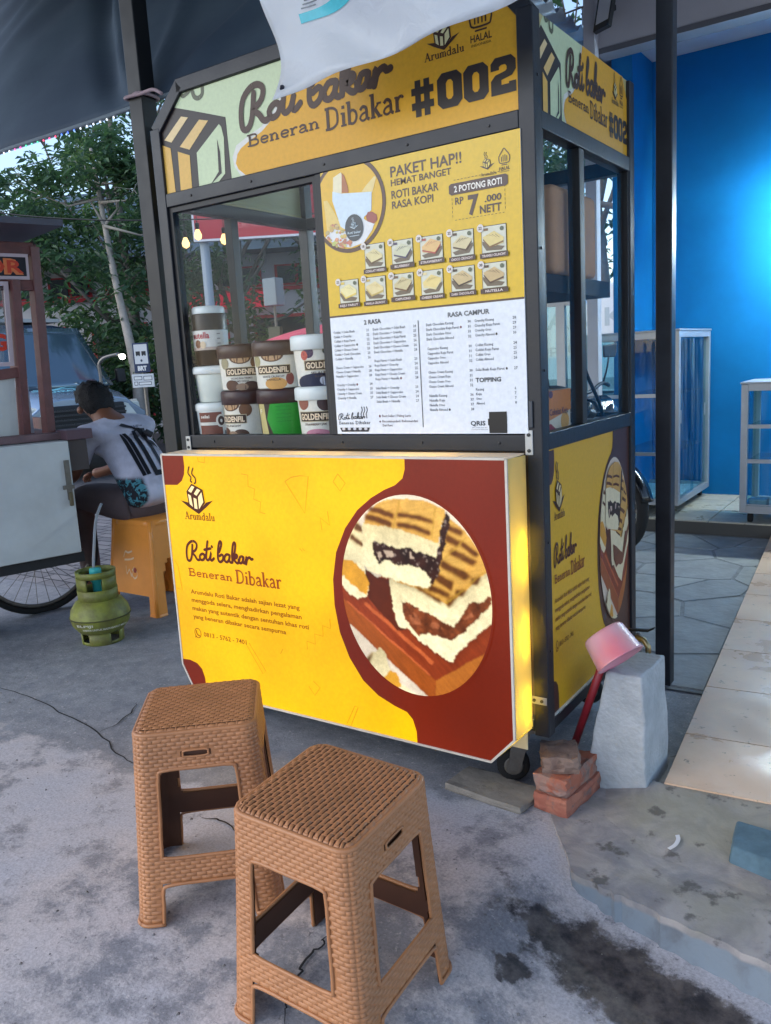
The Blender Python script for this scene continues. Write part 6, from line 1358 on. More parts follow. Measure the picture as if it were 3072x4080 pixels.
top_ = p1b.lerp(p1t, .985); gbar(top_, top_+gu*1.4, .04, .06, 'rail', wd_m); gbar(top_, top_+gw*.5, .04, .05, 'rail', wd_m)
gbar(p1b+Vector((0,0,.05)), p1b+gw*.45+Vector((0,0,.05)), .03, .06, 'rail', wd_m)
low = p2b.lerp(p2t, .42); gbar(low, low+gu*1.2+Vector((0,0,-.12)), .03, .05, 'rail', wd_m)
# sign board with orange letters on black
sa, sb = p1b.lerp(p1t, .825)+gu*.035-gw*.028, p1b.lerp(p1t, .955)+gu*.035-gw*.030
def SG(u, v, d): return (sa.lerp(sb, v)+gu*u-gw*d)-GO
MB().hexa([SG(0,0,0), SG(.9,0,0), SG(.9,0,.008), SG(0,0,.008), SG(0,1,0), SG(.9,1,0), SG(.9,1,.008), SG(0,1,.008)]).build('sign_board', mat('pink_white_frame', C(186,168,176), .5), sc_)
sgn = Art(); hgt = (sb-sa).length
sgn.rect(.012,.888,.13,.87,C(22,20,34),0)
sgn.text('BUBUR AYAM KACANG IJO TELOR'[-6:].strip(), .03, .24, .55, C(214,120,70), 1, x1=.42, bold=.075); sgn.text('TELOR', .03, .26, .5, C(196,62,40), 2, x1=.42, bold=.02)
def flip(u): return .45-u
sgn.place(lambda u, v, d: SG(.45-u, v, .0085+d) if u > .012 and u < .888 and False else SG(.445-u if .02 < u < .43 else u, v, .0085+d)).build('lettering', ink_m, sc_)
# white framed pane with red letters, pale panel under it
fa = p2b.lerp(p2t, .46)+gu*.030; fb = p2b.lerp(p2t, .985)+gu*.030
def FG(u, v, d): return (fa.lerp(fb, v)+gu*u-gw*d)-GO
for a, b, c, d_ in ((0,.02,0,1),(.02,.5,0,.05),(.02,.5,.95,1)):
    MB().hexa([FG(a,c,0),FG(b,c,0),FG(b,c,.014),FG(a,c,.014),FG(a,d_,0),FG(b,d_,0),FG(b,d_,.014),FG(a,d_,.014)]).build('window_frame', MATS['pink_white_frame'], sc_)
MB().hexa([FG(.02,.05,-.004),FG(.5,.05,-.004),FG(.5,.05,-.001),FG(.02,.05,-.001),FG(.02,.95,-.004),FG(.5,.95,-.004),FG(.5,.95,-.001),FG(.02,.95,-.001)]).build('pane', glass('snack_glass', (.85,.88,.9), refl=.12, dirt=.22), sc_)
la = Art(); la.text('KACANG', .0, .20, .19, C(206,62,44), 0, x1=.36, bold=.05)
la.place(lambda u, v, d: FG(.385-u, v, .003+d)).build('lettering', ink_m, sc_)
ga_, gb_ = p2b+gu*.03, p2b.lerp(p2t, .40)+gu*.03
MB().hexa([ga_-GO, ga_+gu*.6-GO, ga_+gu*.6+gw*.01-GO, ga_+gw*.01-GO, gb_-GO, gb_+gu*.6+Vector((0,0,-.05))-GO, gb_+gu*.6+gw*.01+Vector((0,0,-.05))-GO, gb_+gw*.01-GO]).build('lower_panel', pl_m, sc_)
MB().hexa([p2b+gw*.05-gu*.06-GO, p2b+gw*.05+gu*.0-GO, p2b+gw*.06-GO, p2b+gw*.06-gu*.06-GO]+[v+Vector((0,0,.30)) for v in (p2b+gw*.05-gu*.06-GO, p2b+gw*.05-GO, p2b+gw*.06-GO, p2b+gw*.06-gu*.06-GO)]).build('lower_panel', mat('blue_white_board', C(190,200,222), .5), sc_)
# roof
rz0 = Vector((-1.215, .515, 1.95)); 
MB().hexa([rz0-GO, rz0+gu*1.8-GO, rz0+gu*1.8+gw*1.0+Vector((0,0,.03))-GO, rz0+gw*1.0+Vector((0,0,.03))-GO]+[v+Vector((0,0,.028)) for v in (rz0-GO, rz0+gu*1.8-GO, rz0+gu*1.8+gw*1.0+Vector((0,0,.03))-GO, rz0+gw*1.0+Vector((0,0,.03))-GO)]).build('roof', mat('grey_zinc', C(86,86,98), .6, metal=.3, vary=.2, vscale=8), sc_)
# little serving ledge, hasp, wheel
gbox(-.13,.0,.01,.16,.955,1.005).build('ledge', mat('ledge_wood', C(88,66,76), .6), sc_, bevel=.004)
gbox(-.10,.0,.03,.14,.80,.953).build('ledge_box', mat('ledge_dark', C(74,66,66), .8), sc_)
hs = gbox(.012,.036,-.010,.0,.66,.86).build('latch', steel_m, sc_); gbox(.0,.055,-.014,-.004,.715,.735).build('latch', steel_m, sc_); gbox(.015,.034,-.022,-.006,.63,.70).build('padlock', mat('old_brass', C(110,100,80), .5, metal=.6), sc_, bevel=.003)
wc = GP(.10, .45, .335)-GO
tyv, rimm = [], []
for i in range(48):
    a = 2*pi*i/48; tyv.append(wc+gu*.322*cos(a)+Vector((0,0,.322*sin(a)))); rimm.append(wc+gu*.295*cos(a)+Vector((0,0,.295*sin(a))))
MB().tube(tyv, .019, 8, closed=True).build('tyre', rub_m, sc_, smooth=True); rm_ = MB().tube(rimm, .011, 6, closed=True)
rm_.build('rim', steel_m, sc_, smooth=True)
for k in range(28):
    a = 2*pi*k/28+.1; s_ = .03 if k % 2 else -.03; b_ = a+(.35 if k % 4 < 2 else -.35)
    MB().tube([wc+gw*s_+gu*.025*cos(b_)+Vector((0,0,.025*sin(b_))), wc+gu*.292*cos(a)+Vector((0,0,.292*sin(a)))], .0016, 5).build('spoke', steel_m, sc_)
MB().tube([wc-gw*.05, wc+gw*.05], .022, 12).build('hub', steel_m, sc_)
bl = rough_box(.16,.10,.085,31,.004).build('stone_block', mat('dark_stone', C(82,78,76), .95, vary=.2, vscale=20, bump=.4, bscale=40), bevel=.004); bl.location = (-1.86,.20,0); bl.rotation_euler = (0,0,.4); tag(bl, 'grey stone chock on the ground in front of the snack cart wheel', 'stone')

# ------------------------------------------------------------------ the seated man
def skin_mesh(name, V, E, Rr, m, parent, root=0, sub=2, smooth=True):
    me = bpy.data.meshes.new(name); me.from_pydata(V, E, []); o = bpy.data.objects.new(name, me); COL.objects.link(o); o.parent = parent
    q = o.modifiers.new('skin', 'SKIN'); q.use_smooth_shade = True
    sv = me.skin_vertices[0].data
    for i, r in enumerate(Rr):
        sv[i].radius = r if isinstance(r, tuple) else (r, r); sv[i].use_root = (i == root)
    q2 = o.modifiers.new('sub', 'SUBSURF'); q2.levels = sub; q2.render_levels = sub
    me.materials.append(m); return o
PO = Vector((-1.36, .98, 0))
man = empty('person', PO, 'man in white shirt with number 10, seen from behind, bent forward on orange stool', 'person')
skin_c = mat('skin', C(120,78,58), .55, vary=.1, vscale=20)
def rel(*P): return [tuple(Vector(p)-PO) for p in P]
# one continuous body: hips, spine, head, arms with hands, legs with feet
hip=(-1.36,.98,.585); wa=(-1.41,.975,.70); ch=(-1.50,.96,.86); sh0=(-1.585,.955,.975); nk=(-1.655,.952,1.045); hd0=(-1.72,.952,1.10); hd1=(-1.765,.952,1.145)
sl_=(-1.60,.785,.955); el_=(-1.74,.765,.74); wl_=(-1.90,.86,.70); hl_=(-1.965,.88,.69); sr_=(-1.57,1.125,.975); er_=(-1.74,1.17,.76); wr_=(-1.90,1.08,.71); hr_=(-1.965,1.06,.70)
hpl=(-1.40,.875,.57); kl=(-1.82,.845,.60); al=(-1.835,.875,.11); tl=(-1.97,.865,.035); hpr=(-1.40,1.085,.57); kr=(-1.80,1.15,.60); ar=(-1.80,1.15,.11); trr=(-1.94,1.16,.035)
V = rel(hip,wa,ch,sh0,nk,hd0,hd1,sl_,el_,wl_,hl_,sr_,er_,wr_,hr_,hpl,kl,al,tl,hpr,kr,ar,trr)
E = [(0,1),(1,2),(2,3),(3,4),(4,5),(5,6),(3,7),(7,8),(8,9),(9,10),(3,11),(11,12),(12,13),(13,14),(0,15),(15,16),(16,17),(17,18),(0,19),(19,20),(20,21),(21,22)]
Rb = [(.10,.08),(.10,.08),(.12,.09),(.10,.07),.052,.078,.07,.06,.042,.030,.034,.06,.042,.030,.034,.07,.055,.04,.035,.07,.055,.04,.035]
skin_mesh('body', V, E, Rb, skin_c, man)
for wv2, s_ in ((hl_, -1), (hr_, 1)):      # fingers curl from the palm
    h = Vector(wv2)-PO; fm = MB()
    for k in range(4): fm.tube([h+Vector((-.015, -.020+.013*k, -.005)), h+Vector((-.052, -.022+.014*k, -.012)), h+Vector((-.070, -.020+.013*k, -.034)), h+Vector((-.060, -.018+.012*k, -.050))], [.0085,.008,.0075,.006], 7)
    fm.tube([h+Vector((.0, -s_*.02, .005)), h+Vector((-.03, -s_*.038, -.01)), h+Vector((-.05, -s_*.034, -.03))], [.010,.009,.007], 7)
    fm.build('fingers', skin_c, man, smooth=True)
# trousers, shirt with sleeves, hair, ears, strap
tr_m = mat('brown_trousers', C(84,70,72), .85, vary=.12, vscale=14, bump=.15, bscale=30)
V = rel(hip,(-1.37,.98,.66),hpl,(-1.62,.855,.60),kl,(-1.83,.86,.36),(-1.835,.875,.13),hpr,(-1.62,1.12,.60),kr,(-1.80,1.15,.36),(-1.80,1.15,.13))
skin_mesh('trousers', V, [(0,1),(0,2),(2,3),(3,4),(4,5),(5,6),(0,7),(7,8),(8,9),(9,10),(10,11)], [(.165,.135),(.15,.12),.115,.098,.082,.066,.058,.115,.098,.082,.066,.058], tr_m, man)
def shirt_mat():
    t = NT('white_shirt'); n1 = t.noise(16, 4, .6); n2 = t.noise(34, 5, .6, .8)
    c = t.mix(t.ramp(t.noise(7, 4, .6), .38, .62), C(196,196,214), C(172,172,190))
    pan = t.math('MULTIPLY', t.ramp(t.y, -.105, -.125), t.ramp(t.z, .74, .71)); pc = t.mix(t.ramp(n2, .50, .56), C(26,28,38), C(66,130,146))
    return t.done(t.mix(pan, c, pc), .85, n1, .35, .02)
V = rel((-1.325,.985,.55),(-1.36,.98,.64),(-1.42,.972,.75),(-1.505,.962,.88),(-1.585,.955,.972),(-1.63,.953,1.015),sl_,(-1.66,.765,.86),(-1.70,.762,.79),sr_,(-1.65,1.15,.88),(-1.70,1.17,.80))
skin_mesh('shirt', V, [(0,1),(1,2),(2,3),(3,4),(4,5),(4,6),(6,7),(7,8),(4,9),(9,10),(10,11)], [(.195,.150),(.185,.145),(.175,.135),(.175,.128),(.125,.085),(.070,.06),(.082,.075),(.080,.072),(.085,.080),(.082,.075),(.080,.072),(.085,.080)], shirt_mat(), man)
hair_m = mat('black_hair', C(16,16,22), .75, vary=.3, vscale=60, bump=.6, bscale=160)
hc = Vector((-1.735,.952,1.128))-PO; hm = MB()
hx = Vector((-.62,0,.30)).normalized(); hz = Vector((.38,0,.90)).normalized()
def hairf(u, v):
    t = 2*pi*u; ph = pi*v*(.57+.035*sin(5*t)+.02*sin(11*t+1))
    r = .108*(1+.035*sin(9*t+7*ph)+.03*sin(17*t+11*ph)); d = hz*cos(ph)+(hx*cos(t)*1.12+Vector((0,1,0))*sin(t)*.92)*sin(ph)
    k = 1.0-.18*max(0, cos(t))*(v > .8)
    return hc+d*r*k
hm.grid(hairf, 30, 12); random.seed(6)
for k in range(700):
    u_, v_ = random.random(), random.uniform(.05,1.0); p_ = Vector(hairf(u_, v_)); n_v = (p_-hc).normalized(); dn = (n_v*.7+Vector((random.uniform(-.5,.5), random.uniform(-.5,.5), -.45-.5*v_))).normalized(); sd_ = n_v.cross(dn).normalized()*.003; L_ = random.uniform(.006,.015)
    hm.add([p_-n_v*.003+sd_, p_-n_v*.003-sd_, p_+dn*L_], [(0,1,2)])
hm.build('hair', hair_m, man, smooth=True)
for s_ in (-1, 1):
    MB().lathe([(.001,-.012),(.016,-.010),(.022,0),(.016,.010),(.001,.012)], hc+Vector((-.01, s_*.088, -.042)), 12, axis='y').build('ear', skin_c, man, smooth=True)
# face, turned down and away
fc = hc+hx*.085-hz*.035
MB().lathe([(.001,-.012),(.012,-.004),(.012,.006),(.001,.014)], fc+hx*.016, 10).build('nose', skin_c, man, smooth=True)
for s_ in (-1, 1): MB().lathe([(.001,-.010),(.010,-.004),(.010,.004),(.001,.010)], fc+Vector((0, s_*.032, 0))+hz*.030, 10).build('eye', mat('eye_white', C(200,200,200), .3), man, smooth=True)
MB().tube([fc-hz*.035+Vector((0,-.022,0)), fc-hz*.038+hx*.006, fc-hz*.035+Vector((0,.022,0))], .006, 6).build('mouth', mat('lips', C(110,62,56), .5), man, smooth=True)
# back of the shirt: normal of the back plane
bn = Vector((.80,-.10,.58)).normalized(); bu = Vector((-.02,.99,.14)).normalized(); bv = bn.cross(bu)*-1; bv = (Vector((-.60,0,.80))-bn*Vector((-.60,0,.80)).dot(bn)).normalized(); bu = bv.cross(bn)
bc = Vector((-1.385,.965,.835))-PO
black_c = C(26,26,34)
MAN_BACK = (bc, bu, bv, bn)
def shrink_print(art, name, off, dist):
    """prints and straps follow the shirt: project their points on to it"""
    mb = art.place(lambda u, v, d: bc+bu*u+bv*v+bn*(dist+d))
    o = mb.build(name, ink_m, man)
    q = o.modifiers.new('wrap', 'SHRINKWRAP'); q.target = bpy.data.objects['shirt']; q.wrap_method = 'PROJECT'; q.use_negative_direction = True; q.use_positive_direction = True; q.use_project_z = False
    q.wrap_method = 'NEAREST_SURFACEPOINT'; q.wrap_mode = 'ABOVE_SURFACE'; q.offset = off
    return o
num = [Art(), Art()]
def nbar(a, x0, z0, x1, z1, w, col, lay, n=8):
    for i in range(n): a.stroke([(x0+(x1-x0)*i/n, z0+(z1-z0)*i/n), (x0+(x1-x0)*(i+1)/n, z0+(z1-z0)*(i+1)/n)], w, col, lay, smooth=0, cap=False)
for zz, w_ in ((-.105, .016), (-.127, .016)): pass
for xx in (-.105, -.078): nbar(num[0], xx, -.15, xx, .12, .022, black_c, 0)
for a_, b_, c_, d_ in ((-.01,-.15,-.01,.12),(.075,-.15,.075,.12)): nbar(num[1], a_, b_, c_, d_, .030, black_c, 0)
for zz in (-.152, .118): nbar(num[1], -.025, zz, .090, zz, .030, black_c, 0)
for k in (0, 1): shrink_print(num[k], 'shirt_number', .004, .12)
nm_ = Art(); nm_.text('NANDO', -.03, .165, .026, C(90,90,110), 0, x1=.08, bold=.02); shrink_print(nm_, 'shirt_lettering', .004, .12)
stp_ = Art(); pts_ = [(-.02,.235),(.02,.20),(.06,.15),(.10,.08),(.14,.0),(.17,-.06)]
stp_.stroke([(-p[0]*1.0+.0, p[1]) for p in pts_][:0] or [(-.06,.22),(-.03,.185),(.02,.13),(.07,.075),(.12,.03),(.17,-.01)], .034, C(22,22,28), 0, smooth=5, cap=False)
shrink_print(stp_, 'bag_strap', .008, .12)
MB().tube([bc+bu*.045+bv*.105+bn*.055, bc+bu*.075+bv*.075+bn*.055], .018, 8).build('strap_buckle', mat('buckle', C(40,40,46), .4), man, bevel=.003)

# ------------------------------------------------------------------ the dark van
VN = Vector((-6.89, 4.70, 0)); hd_ = radians(-8)
van = empty('van', VN, 'dark blue van with silver hood and black grille parked facing the stalls', 'van', rz=hd_)
vp = mat('van_paint', C(30,44,66), .22, metal=.3, coat=.6); hood_m = mat('van_hood_silver', C(140,160,180), .25, metal=.5, coat=.5); vg = mat('van_windscreen', C(84,108,124), .12, metal=.5, coat=1.0); bkp = mat('van_black_trim', C(18,20,24), .5)  # hood and glass colours lightened to carry the sky's reflection
# cross sections along x (front is +x at 0), each a rounded half outline
def vsec(x, zb, zs, zt, wb, ws, wt):
    hl = [(wb*.92, zb), (wb, zb+.10), (ws, zs), (wt, zt-.10), (wt*.86, zt-.02), (wt*.5, zt+.02)]
    return [(x, w_, z) for w_, z in hl]+[(x, -w_, z) for w_, z in reversed(hl)]
secs = [vsec(-.04,.42,.80,1.02,.80,.84,.66), vsec(-.35,.36,.85,1.10,.86,.88,.74), vsec(-.95,.34,.95,1.20,.88,.90,.80)]
def loft(secs, caps=True):
    mb = MB(); n = len(secs[0]); mb.add([p for s_ in secs for p in s_], [(i*n+k, i*n+(k+1)%n, (i+1)*n+(k+1)%n, (i+1)*n+k) for i in range(len(secs)-1) for k in range(n)]+([tuple(range(n-1,-1,-1)), tuple((len(secs)-1)*n+k for k in range(n))] if caps else [])); return mb
loft(secs).build('bonnet', hood_m, van, smooth=True, bevel=.02)
secs = [vsec(-.82,.34,.98,1.18,.885,.905,.80), vsec(-1.05,.34,1.05,1.48,.89,.91,.78), vsec(-1.42,.34,1.10,2.02,.89,.91,.70), vsec(-2.2,.34,1.10,2.10,.89,.91,.74), vsec(-4.3,.34,1.10,2.10,.89,.91,.74), vsec(-4.5,.40,1.05,2.0,.86,.89,.70)]
loft(secs).build('body', vp, van, smooth=True, bevel=.02)
ws = MB(); ws.grid(lambda u, v: (-.78-.58*v+.12*(1-(2*u-1)**2)*(1-.4*v)+.045, (2*u-1)*(.80-.13*v), 1.17+.82*v), 12, 8); ws.build('windscreen', vg, van, smooth=True, solid=.006)
for s_ in (-1, 1):
    MB().add([(-1.35,s_*.918,1.14),(-2.3,s_*.918,1.14),(-2.3,s_*.80,1.86),(-1.85,s_*.80,1.86)], [(0,1,2,3) if s_ < 0 else (3,2,1,0)]).build('side_window', vg, van, solid=.01)
    h_ = MB().hexa([(-.10,s_*.56,.72),(.03,s_*.50,.72),(-.06,s_*.80,.72),(-.22,s_*.885,.72),(-.16,s_*.55,.97),(-.02,s_*.50,.94),(-.10,s_*.78,.94),(-.26,s_*.86,.98)]).build('headlight', mat('headlight_lens', C(206,210,200), .12, coat=.6), van, bevel=.02)
    MB().bb(-.10,.045,.52*s_-.02 if s_ > 0 else -.86,.86 if s_ > 0 else -.50,.60,.70).build('indicator', mat('indicator_lens', C(176,180,176), .3), van, bevel=.01)
    MB().lathe([(.001,-.10),(.24,-.10),(.33,-.09),(.345,-.04),(.345,.08),(.001,.09)], (-.75,s_*.80,.345), 30, axis='y').build('wheel', rub_m, van, smooth=True)
    MB().lathe([(.001,-.10),(.24,-.10),(.33,-.09),(.345,-.04),(.345,.08),(.001,.09)], (-3.5,s_*.80,.345), 30, axis='y').build('wheel', rub_m, van, smooth=True)
    m_ = MB().tube([(-1.02,s_*.90,1.22),(-1.0,s_*1.02,1.26)], .014, 8).build('mirror_arm', bkp, van); MB().hexa([(-1.02,s_*1.0,1.20),(-.94,s_*1.0,1.20),(-.94,s_*1.14,1.20),(-1.02,s_*1.14,1.20),(-1.02,s_*1.0,1.40),(-.95,s_*1.0,1.40),(-.95,s_*1.14,1.40),(-1.02,s_*1.14,1.40)]).build('mirror', bkp, m_, bevel=.02)
MB().hexa([(-.02,-.50,.66),(.05,-.50,.66),(.05,.50,.66),(-.02,.50,.66),(-.08,-.50,.96),(.00,-.50,.95),(.00,.50,.95),(-.08,.50,.96)]).build('grille', bkp, van, bevel=.01)
for k in range(4): MB().bb(.040,.058,-.49,.49,.70+.06*k,.722+.06*k).build('grille_bar', mat('grille_dark', C(40,44,52), .3), van)
MB().hexa([(-.30,-.90,.34),(.12,-.78,.34),(.12,.78,.34),(-.30,.90,.34),(-.30,-.91,.60),(.10,-.78,.60),(.10,.78,.60),(-.30,.91,.60)]).build('bumper', bkp, van, bevel=.03)
for y0_ in (-.40, .22): w_ = MB().tube([(-.84,y0_-.30,1.185),(-.86,y0_,1.20),(-.87,y0_+.25,1.185)], .012, 7); w_.tube([(-.80,y0_+.05,1.17),(-.85,y0_,1.20)], .014, 7); w_.build('wiper', bkp, van, smooth=True)
va = Art(); va.text('PUTRA MAMAS', -.38, .0, .085, C(120,200,214), 0, x1=.38, bold=.03); va.stroke([(-.5,.16),(-.3,.12),(-.1,.18),(.1,.14),(.4,.2)], .03, C(120,200,214), 0); va.stroke([(-.45,.22),(-.2,.18),(.0,.26),(.3,.2)], .025, C(120,200,214), 0)
va.place(lambda u, v, d: (-.30-v*1.0, u, 1.120+v*.20-.10*abs(u)*.3+.012+d*2)).build('bonnet_lettering', ink_m, van)
for s_ in (-.35,.35): MB().lathe([(.016,0),(.012,.02),(.001,.024)], (-.70,s_,1.185), 8).build('washer_jet', bkp, van)
MB().bb(-2.9,-1.9,-.72,.72,2.12,2.17).build('roof_rack', mat('rack_metal', C(150,154,160), .4, metal=.5), van)

# ------------------------------------------------------------------ bus stop sign
bs = empty('bus_stop_sign', (-5.115, 4.14, 0), 'blue and white bus stop sign on a thin pole beyond the van', 'sign', rz=math.atan2(.555,.83)+0.0)
MB().tube([(0,.026,0),(0,.026,1.42)], .022, 10).build('pole', steel_m, bs)
navy = C(22,44,84); bsp = mat('sign_navy', navy, .4)
MB().bb(-.088,.088,-.012,.0,1.30,1.62).build('plate', bsp, bs, bevel=.008); MB().bb(-.12,.12,-.024,-.0125,1.14,1.285).build('plate', mat('sign_pale', C(196,206,216), .4), bs, bevel=.004)
sa_ = Art(); sa_.rect(-.072,.072,1.395,1.605,C(206,214,222),0); sa_.rect(-.055,-.008,1.49,1.53,C(40,44,52),1); sa_.rect(.008,.055,1.49,1.53,C(40,44,52),1)
for xx in (-.045,-.018,.018,.045): sa_.ell(xx,1.487,.008,.008,C(40,44,52),1,10)
sa_.ell(0,1.43,.012,.014,C(60,70,90),1,12); sa_.text('BRT', -.05, 1.325, .048, C(220,226,232), 0, x1=.05, bold=.06)
sa_.place(lambda u, v, d: (u, -.0125-d, v)).build('sign_print', ink_m, bs)
sb_ = Art()
for (a, b, c, d_) in ((-.10,-.01,1.222,1.262),(.005,.10,1.215,1.262),(-.10,-.06,1.165,1.205),(-.05,.09,1.165,1.200)): sb_.rect(a,b,c,d_,navy,0); sb_.rect(a+.006,b-.006,c+.006,d_-.006,C(214,222,228),1)
sb_.place(lambda u, v, d: (u, -.0245-d, v)).build('sign_print', ink_m, bs)
# ------------------------------------------------------------------ trees
leaf_ms = []
for k, c in enumerate(((.040,.088,.048),(.060,.124,.056),(.110,.185,.065))):
    m = bpy.data.materials.new('leaf_%d' % k); m.use_nodes = True; n = m.node_tree.nodes; l = m.node_tree.links; b = n['Principled BSDF']
    b.inputs['Base Color'].default_value = (*c, 1); b.inputs['Roughness'].default_value = .5
    t = n.new('ShaderNodeBsdfTranslucent'); t.inputs[0].default_value = (c[0]*1.5, c[1]*1.6, c[2]*1.2, 1); x = n.new('ShaderNodeMixShader'); x.inputs[0].default_value = .35
    l.new(b.outputs[0], x.inputs[1]); l.new(t.outputs[0], x.inputs[2]); l.new(x.outputs[0], n['Material Output'].inputs[0]); leaf_ms.append(m)
bark_m = mat('bark', C(104,98,92), .9, vary=.25, vscale=8, bump=.5, bscale=20); bark2_m = mat('pale_bark', C(150,144,136), .9, vary=.2, vscale=8, bump=.4, bscale=20)
def tree(loc, h, trunk_r, blobs, nleaf, label, seed, size=.16, lean=(0,0), bark=bark_m, bright=.12, droop=.6, fork=(.35,.7), bk=1.0):
    random.seed(seed); o = empty('tree', loc, label, 'tree', 'trees along the street')
    tk = MB(); tip = Vector((lean[0], lean[1], h)); pts = [Vector((0,0,0)), tip*.3+Vector((.08,.05,0)), tip*.6+Vector((-.06,.08,0)), tip]
    tk.tube(catmull([tuple(p) for p in pts], 4), [trunk_r*(1-.75*i/12) for i in range(13)], 9)
    for bl_ in blobs:
        c = Vector(bl_[:3]); s_ = tip*random.uniform(*fork); md = s_.lerp(c, .55)+Vector((random.uniform(-.2,.2), random.uniform(-.2,.2), -.15))
        tk.tube([s_, md, c], [trunk_r*.35*bk, trunk_r*.2*bk, trunk_r*.07*bk], 6)
        for q in range(3):
            d = Vector((random.gauss(0,1), random.gauss(0,1), random.gauss(0,.7))).normalized(); tk.tube([md.lerp(c, .6), c+d*bl_[3]*.8], [trunk_r*.1, trunk_r*.03], 5)
    tk.build('trunk', bark, o, smooth=True)
    lv = [MB(), MB(), MB()]; tot = sum(b[3]**2 for b in blobs)
    for bl_ in blobs:
        c = Vector(bl_[:3]); R_ = bl_[3]; n = int(nleaf*R_*R_/tot)
        cl = []
        for q in range(max(6, n//26)):
            d = Vector((random.gauss(0,1), random.gauss(0,1), random.gauss(0,1))).normalized(); cl.append((c+Vector((d.x, d.y, d.z*.8))*R_*random.uniform(.35,1.0)**.6, 2 if random.random() < bright else (1 if random.random() < .5 else 0), random.uniform(.18,.34)*R_**.5))
        for q in range(n):
            p0, ci, rr = random.choice(cl); p = p0+Vector((random.gauss(0,rr*.55), random.gauss(0,rr*.55), random.gauss(0,rr*.5)))
            L = size*random.uniform(.6,1.25); wdt = L*.38
            a = random.uniform(0,2*pi); dv = Vector((cos(a), sin(a), -random.uniform(0,1.6)*droop)).normalized(); sdv = dv.cross(Vector((random.gauss(0,.5), random.gauss(0,.5), 1))).normalized()
            up_ = sdv.cross(dv)*.12*L
            k = ci if random.random() < .85 else random.choice((0,1))
            lv[k].add([p, p+dv*L*.5+sdv*wdt*.5+up_, p+dv*L, p+dv*L*.5-sdv*wdt*.5+up_], [(0,1,2,3)])
    for k in range(3):
        if lv[k].v: lv[k].build('crown', leaf_ms[k], o)
    return o
random.seed(77)
def blobs(n, cx, cy_, z0, z1, sp, r0, r1, seed):
    random.seed(seed); return [(cx+random.uniform(-sp,sp), cy_+random.uniform(-sp,sp), random.uniform(z0,z1), random.uniform(r0,r1)) for _ in range(n)]
tree((-9.9,8.0,0), 4.6, .16, blobs(13,.2,.1,1.0,4.6,1.6,.6,1.1,1), 7000, 'large dark leafy tree just beside the black tent post, behind the van', 101, .19)
tree((-7.45,5.94,0), 4.6, .10, blobs(6,-.9,.5,3.4,4.8,.8,.4,.7,2), 2400, 'leafy tree with a pale bare trunk above the van roof', 102, .16, lean=(-.95,.43), bark=bark2_m, fork=(.72,.95), bk=.7)
tree((-13.2,6.2,0), 4.6, .18, blobs(13,0,0,1.8,5.2,2.0,.7,1.2,3), 6000, 'broad tree filling the left edge above the snack cart roof', 103, .20)
tree((-12.8,10.4,0), 7.6, .16, blobs(13,0,0,3.0,8.0,2.2,.5,.9,4), 2800, 'tall open tree with sky between its branches behind the black post', 104, .20, bright=.3)
tree((-8.6,9.4,0), 4.8, .14, blobs(9,.3,0,2.6,5.6,1.5,.5,.9,5), 3600, 'thin tree seen through the upper front glass of the cart', 105, .17, bright=.2)
tree((-8.0,11.5,0), 6.5, .18, blobs(10,0,0,2.8,6.6,1.7,.5,.9,6), 3600, 'tree seen through the front glass beside the menu board', 106, .2)
tree((-4.4,12.5,0), 6.4, .17, blobs(12,0,0,2.6,7.0,1.9,.6,1.0,7), 4200, 'leafy tree seen through the side window of the cart', 107, .2)
tree((-2.4,11.0,0), 6.0, .16, blobs(12,0,0,2.4,6.6,1.8,.6,1.0,8), 4200, 'leafy tree behind the glass partition', 108, .2)
tree((-7.7,6.75,0), 1.8, .05, blobs(9,0,0,.4,2.0,.55,.3,.5,9), 2800, 'low green bush growing behind the bus stop sign', 109, .14, bright=.3)
tree((-18.5,10.5,0), 6.5, .25, blobs(12,0,0,2,6.2,3.0,1.0,1.6,10), 4500, 'distant tree at the far end of the street behind the others', 110, .28)

# ------------------------------------------------------------------ buildings across the street
bld = empty('building', (-11.7, 11.1, 0), 'pale two storey building with red window band across the street', 'building', rz=radians(33))
bw_ = mat('pale_plaster', C(196,198,206), .8, vary=.08, vscale=1.5); red_b = mat('red_paint', C(176,30,48), .5); drk = mat('dark_glass', C(40,48,60), .2); rf_ = mat('blue_grey_roof', C(84,104,120), .7, vary=.2, vscale=4)
MB().bb(-4.5,7.0,0,5,0,3.75).build('wall', bw_, bld); MB().hexa([(-5,-.7,3.76),(7.4,-.7,3.76),(7.4,5.5,3.76),(-5,5.5,3.76),(-4,1.8,5.6),(6.4,1.8,5.6),(6.4,3.0,5.6),(-4,3.0,5.6)]).build('roof', rf_, bld)
MB().bb(-4.6,7.1,-.06,.0,2.96,3.04).build('fascia', red_b, bld)
for k in range(9):
    w_ = MB().bb(-4.3+1.25*k,-3.35+1.25*k,-.05,.0,3.06,3.50).build('window', red_b, bld)
    for q in range(2): MB().bb(-4.24+1.25*k+.45*q,-3.86+1.25*k+.45*q,-.075,-.052,3.10,3.46).build('pane', drk, w_)
for k in range(6):
    w_ = MB().bb(-4.0+1.8*k,-2.75+1.8*k,-.06,.0,.25,2.45).build('shopfront', red_b, bld); MB().bb(-3.92+1.8*k,-2.83+1.8*k,-.085,-.062,.33,2.38).build('pane', drk, w_)
MB().bb(-.15,1.8,-.24,-.08,2.62,2.94).build('shop_sign', mat('red_banner', C(222,30,66), .5, emit=(C(222,30,66), .25*LIT)), bld)
bb_ = empty('billboard', (-7.0, 6.95, 0), 'red billboard with white border on a pale pole, seen through the front glass', 'sign', rz=math.atan2(.555,.83))
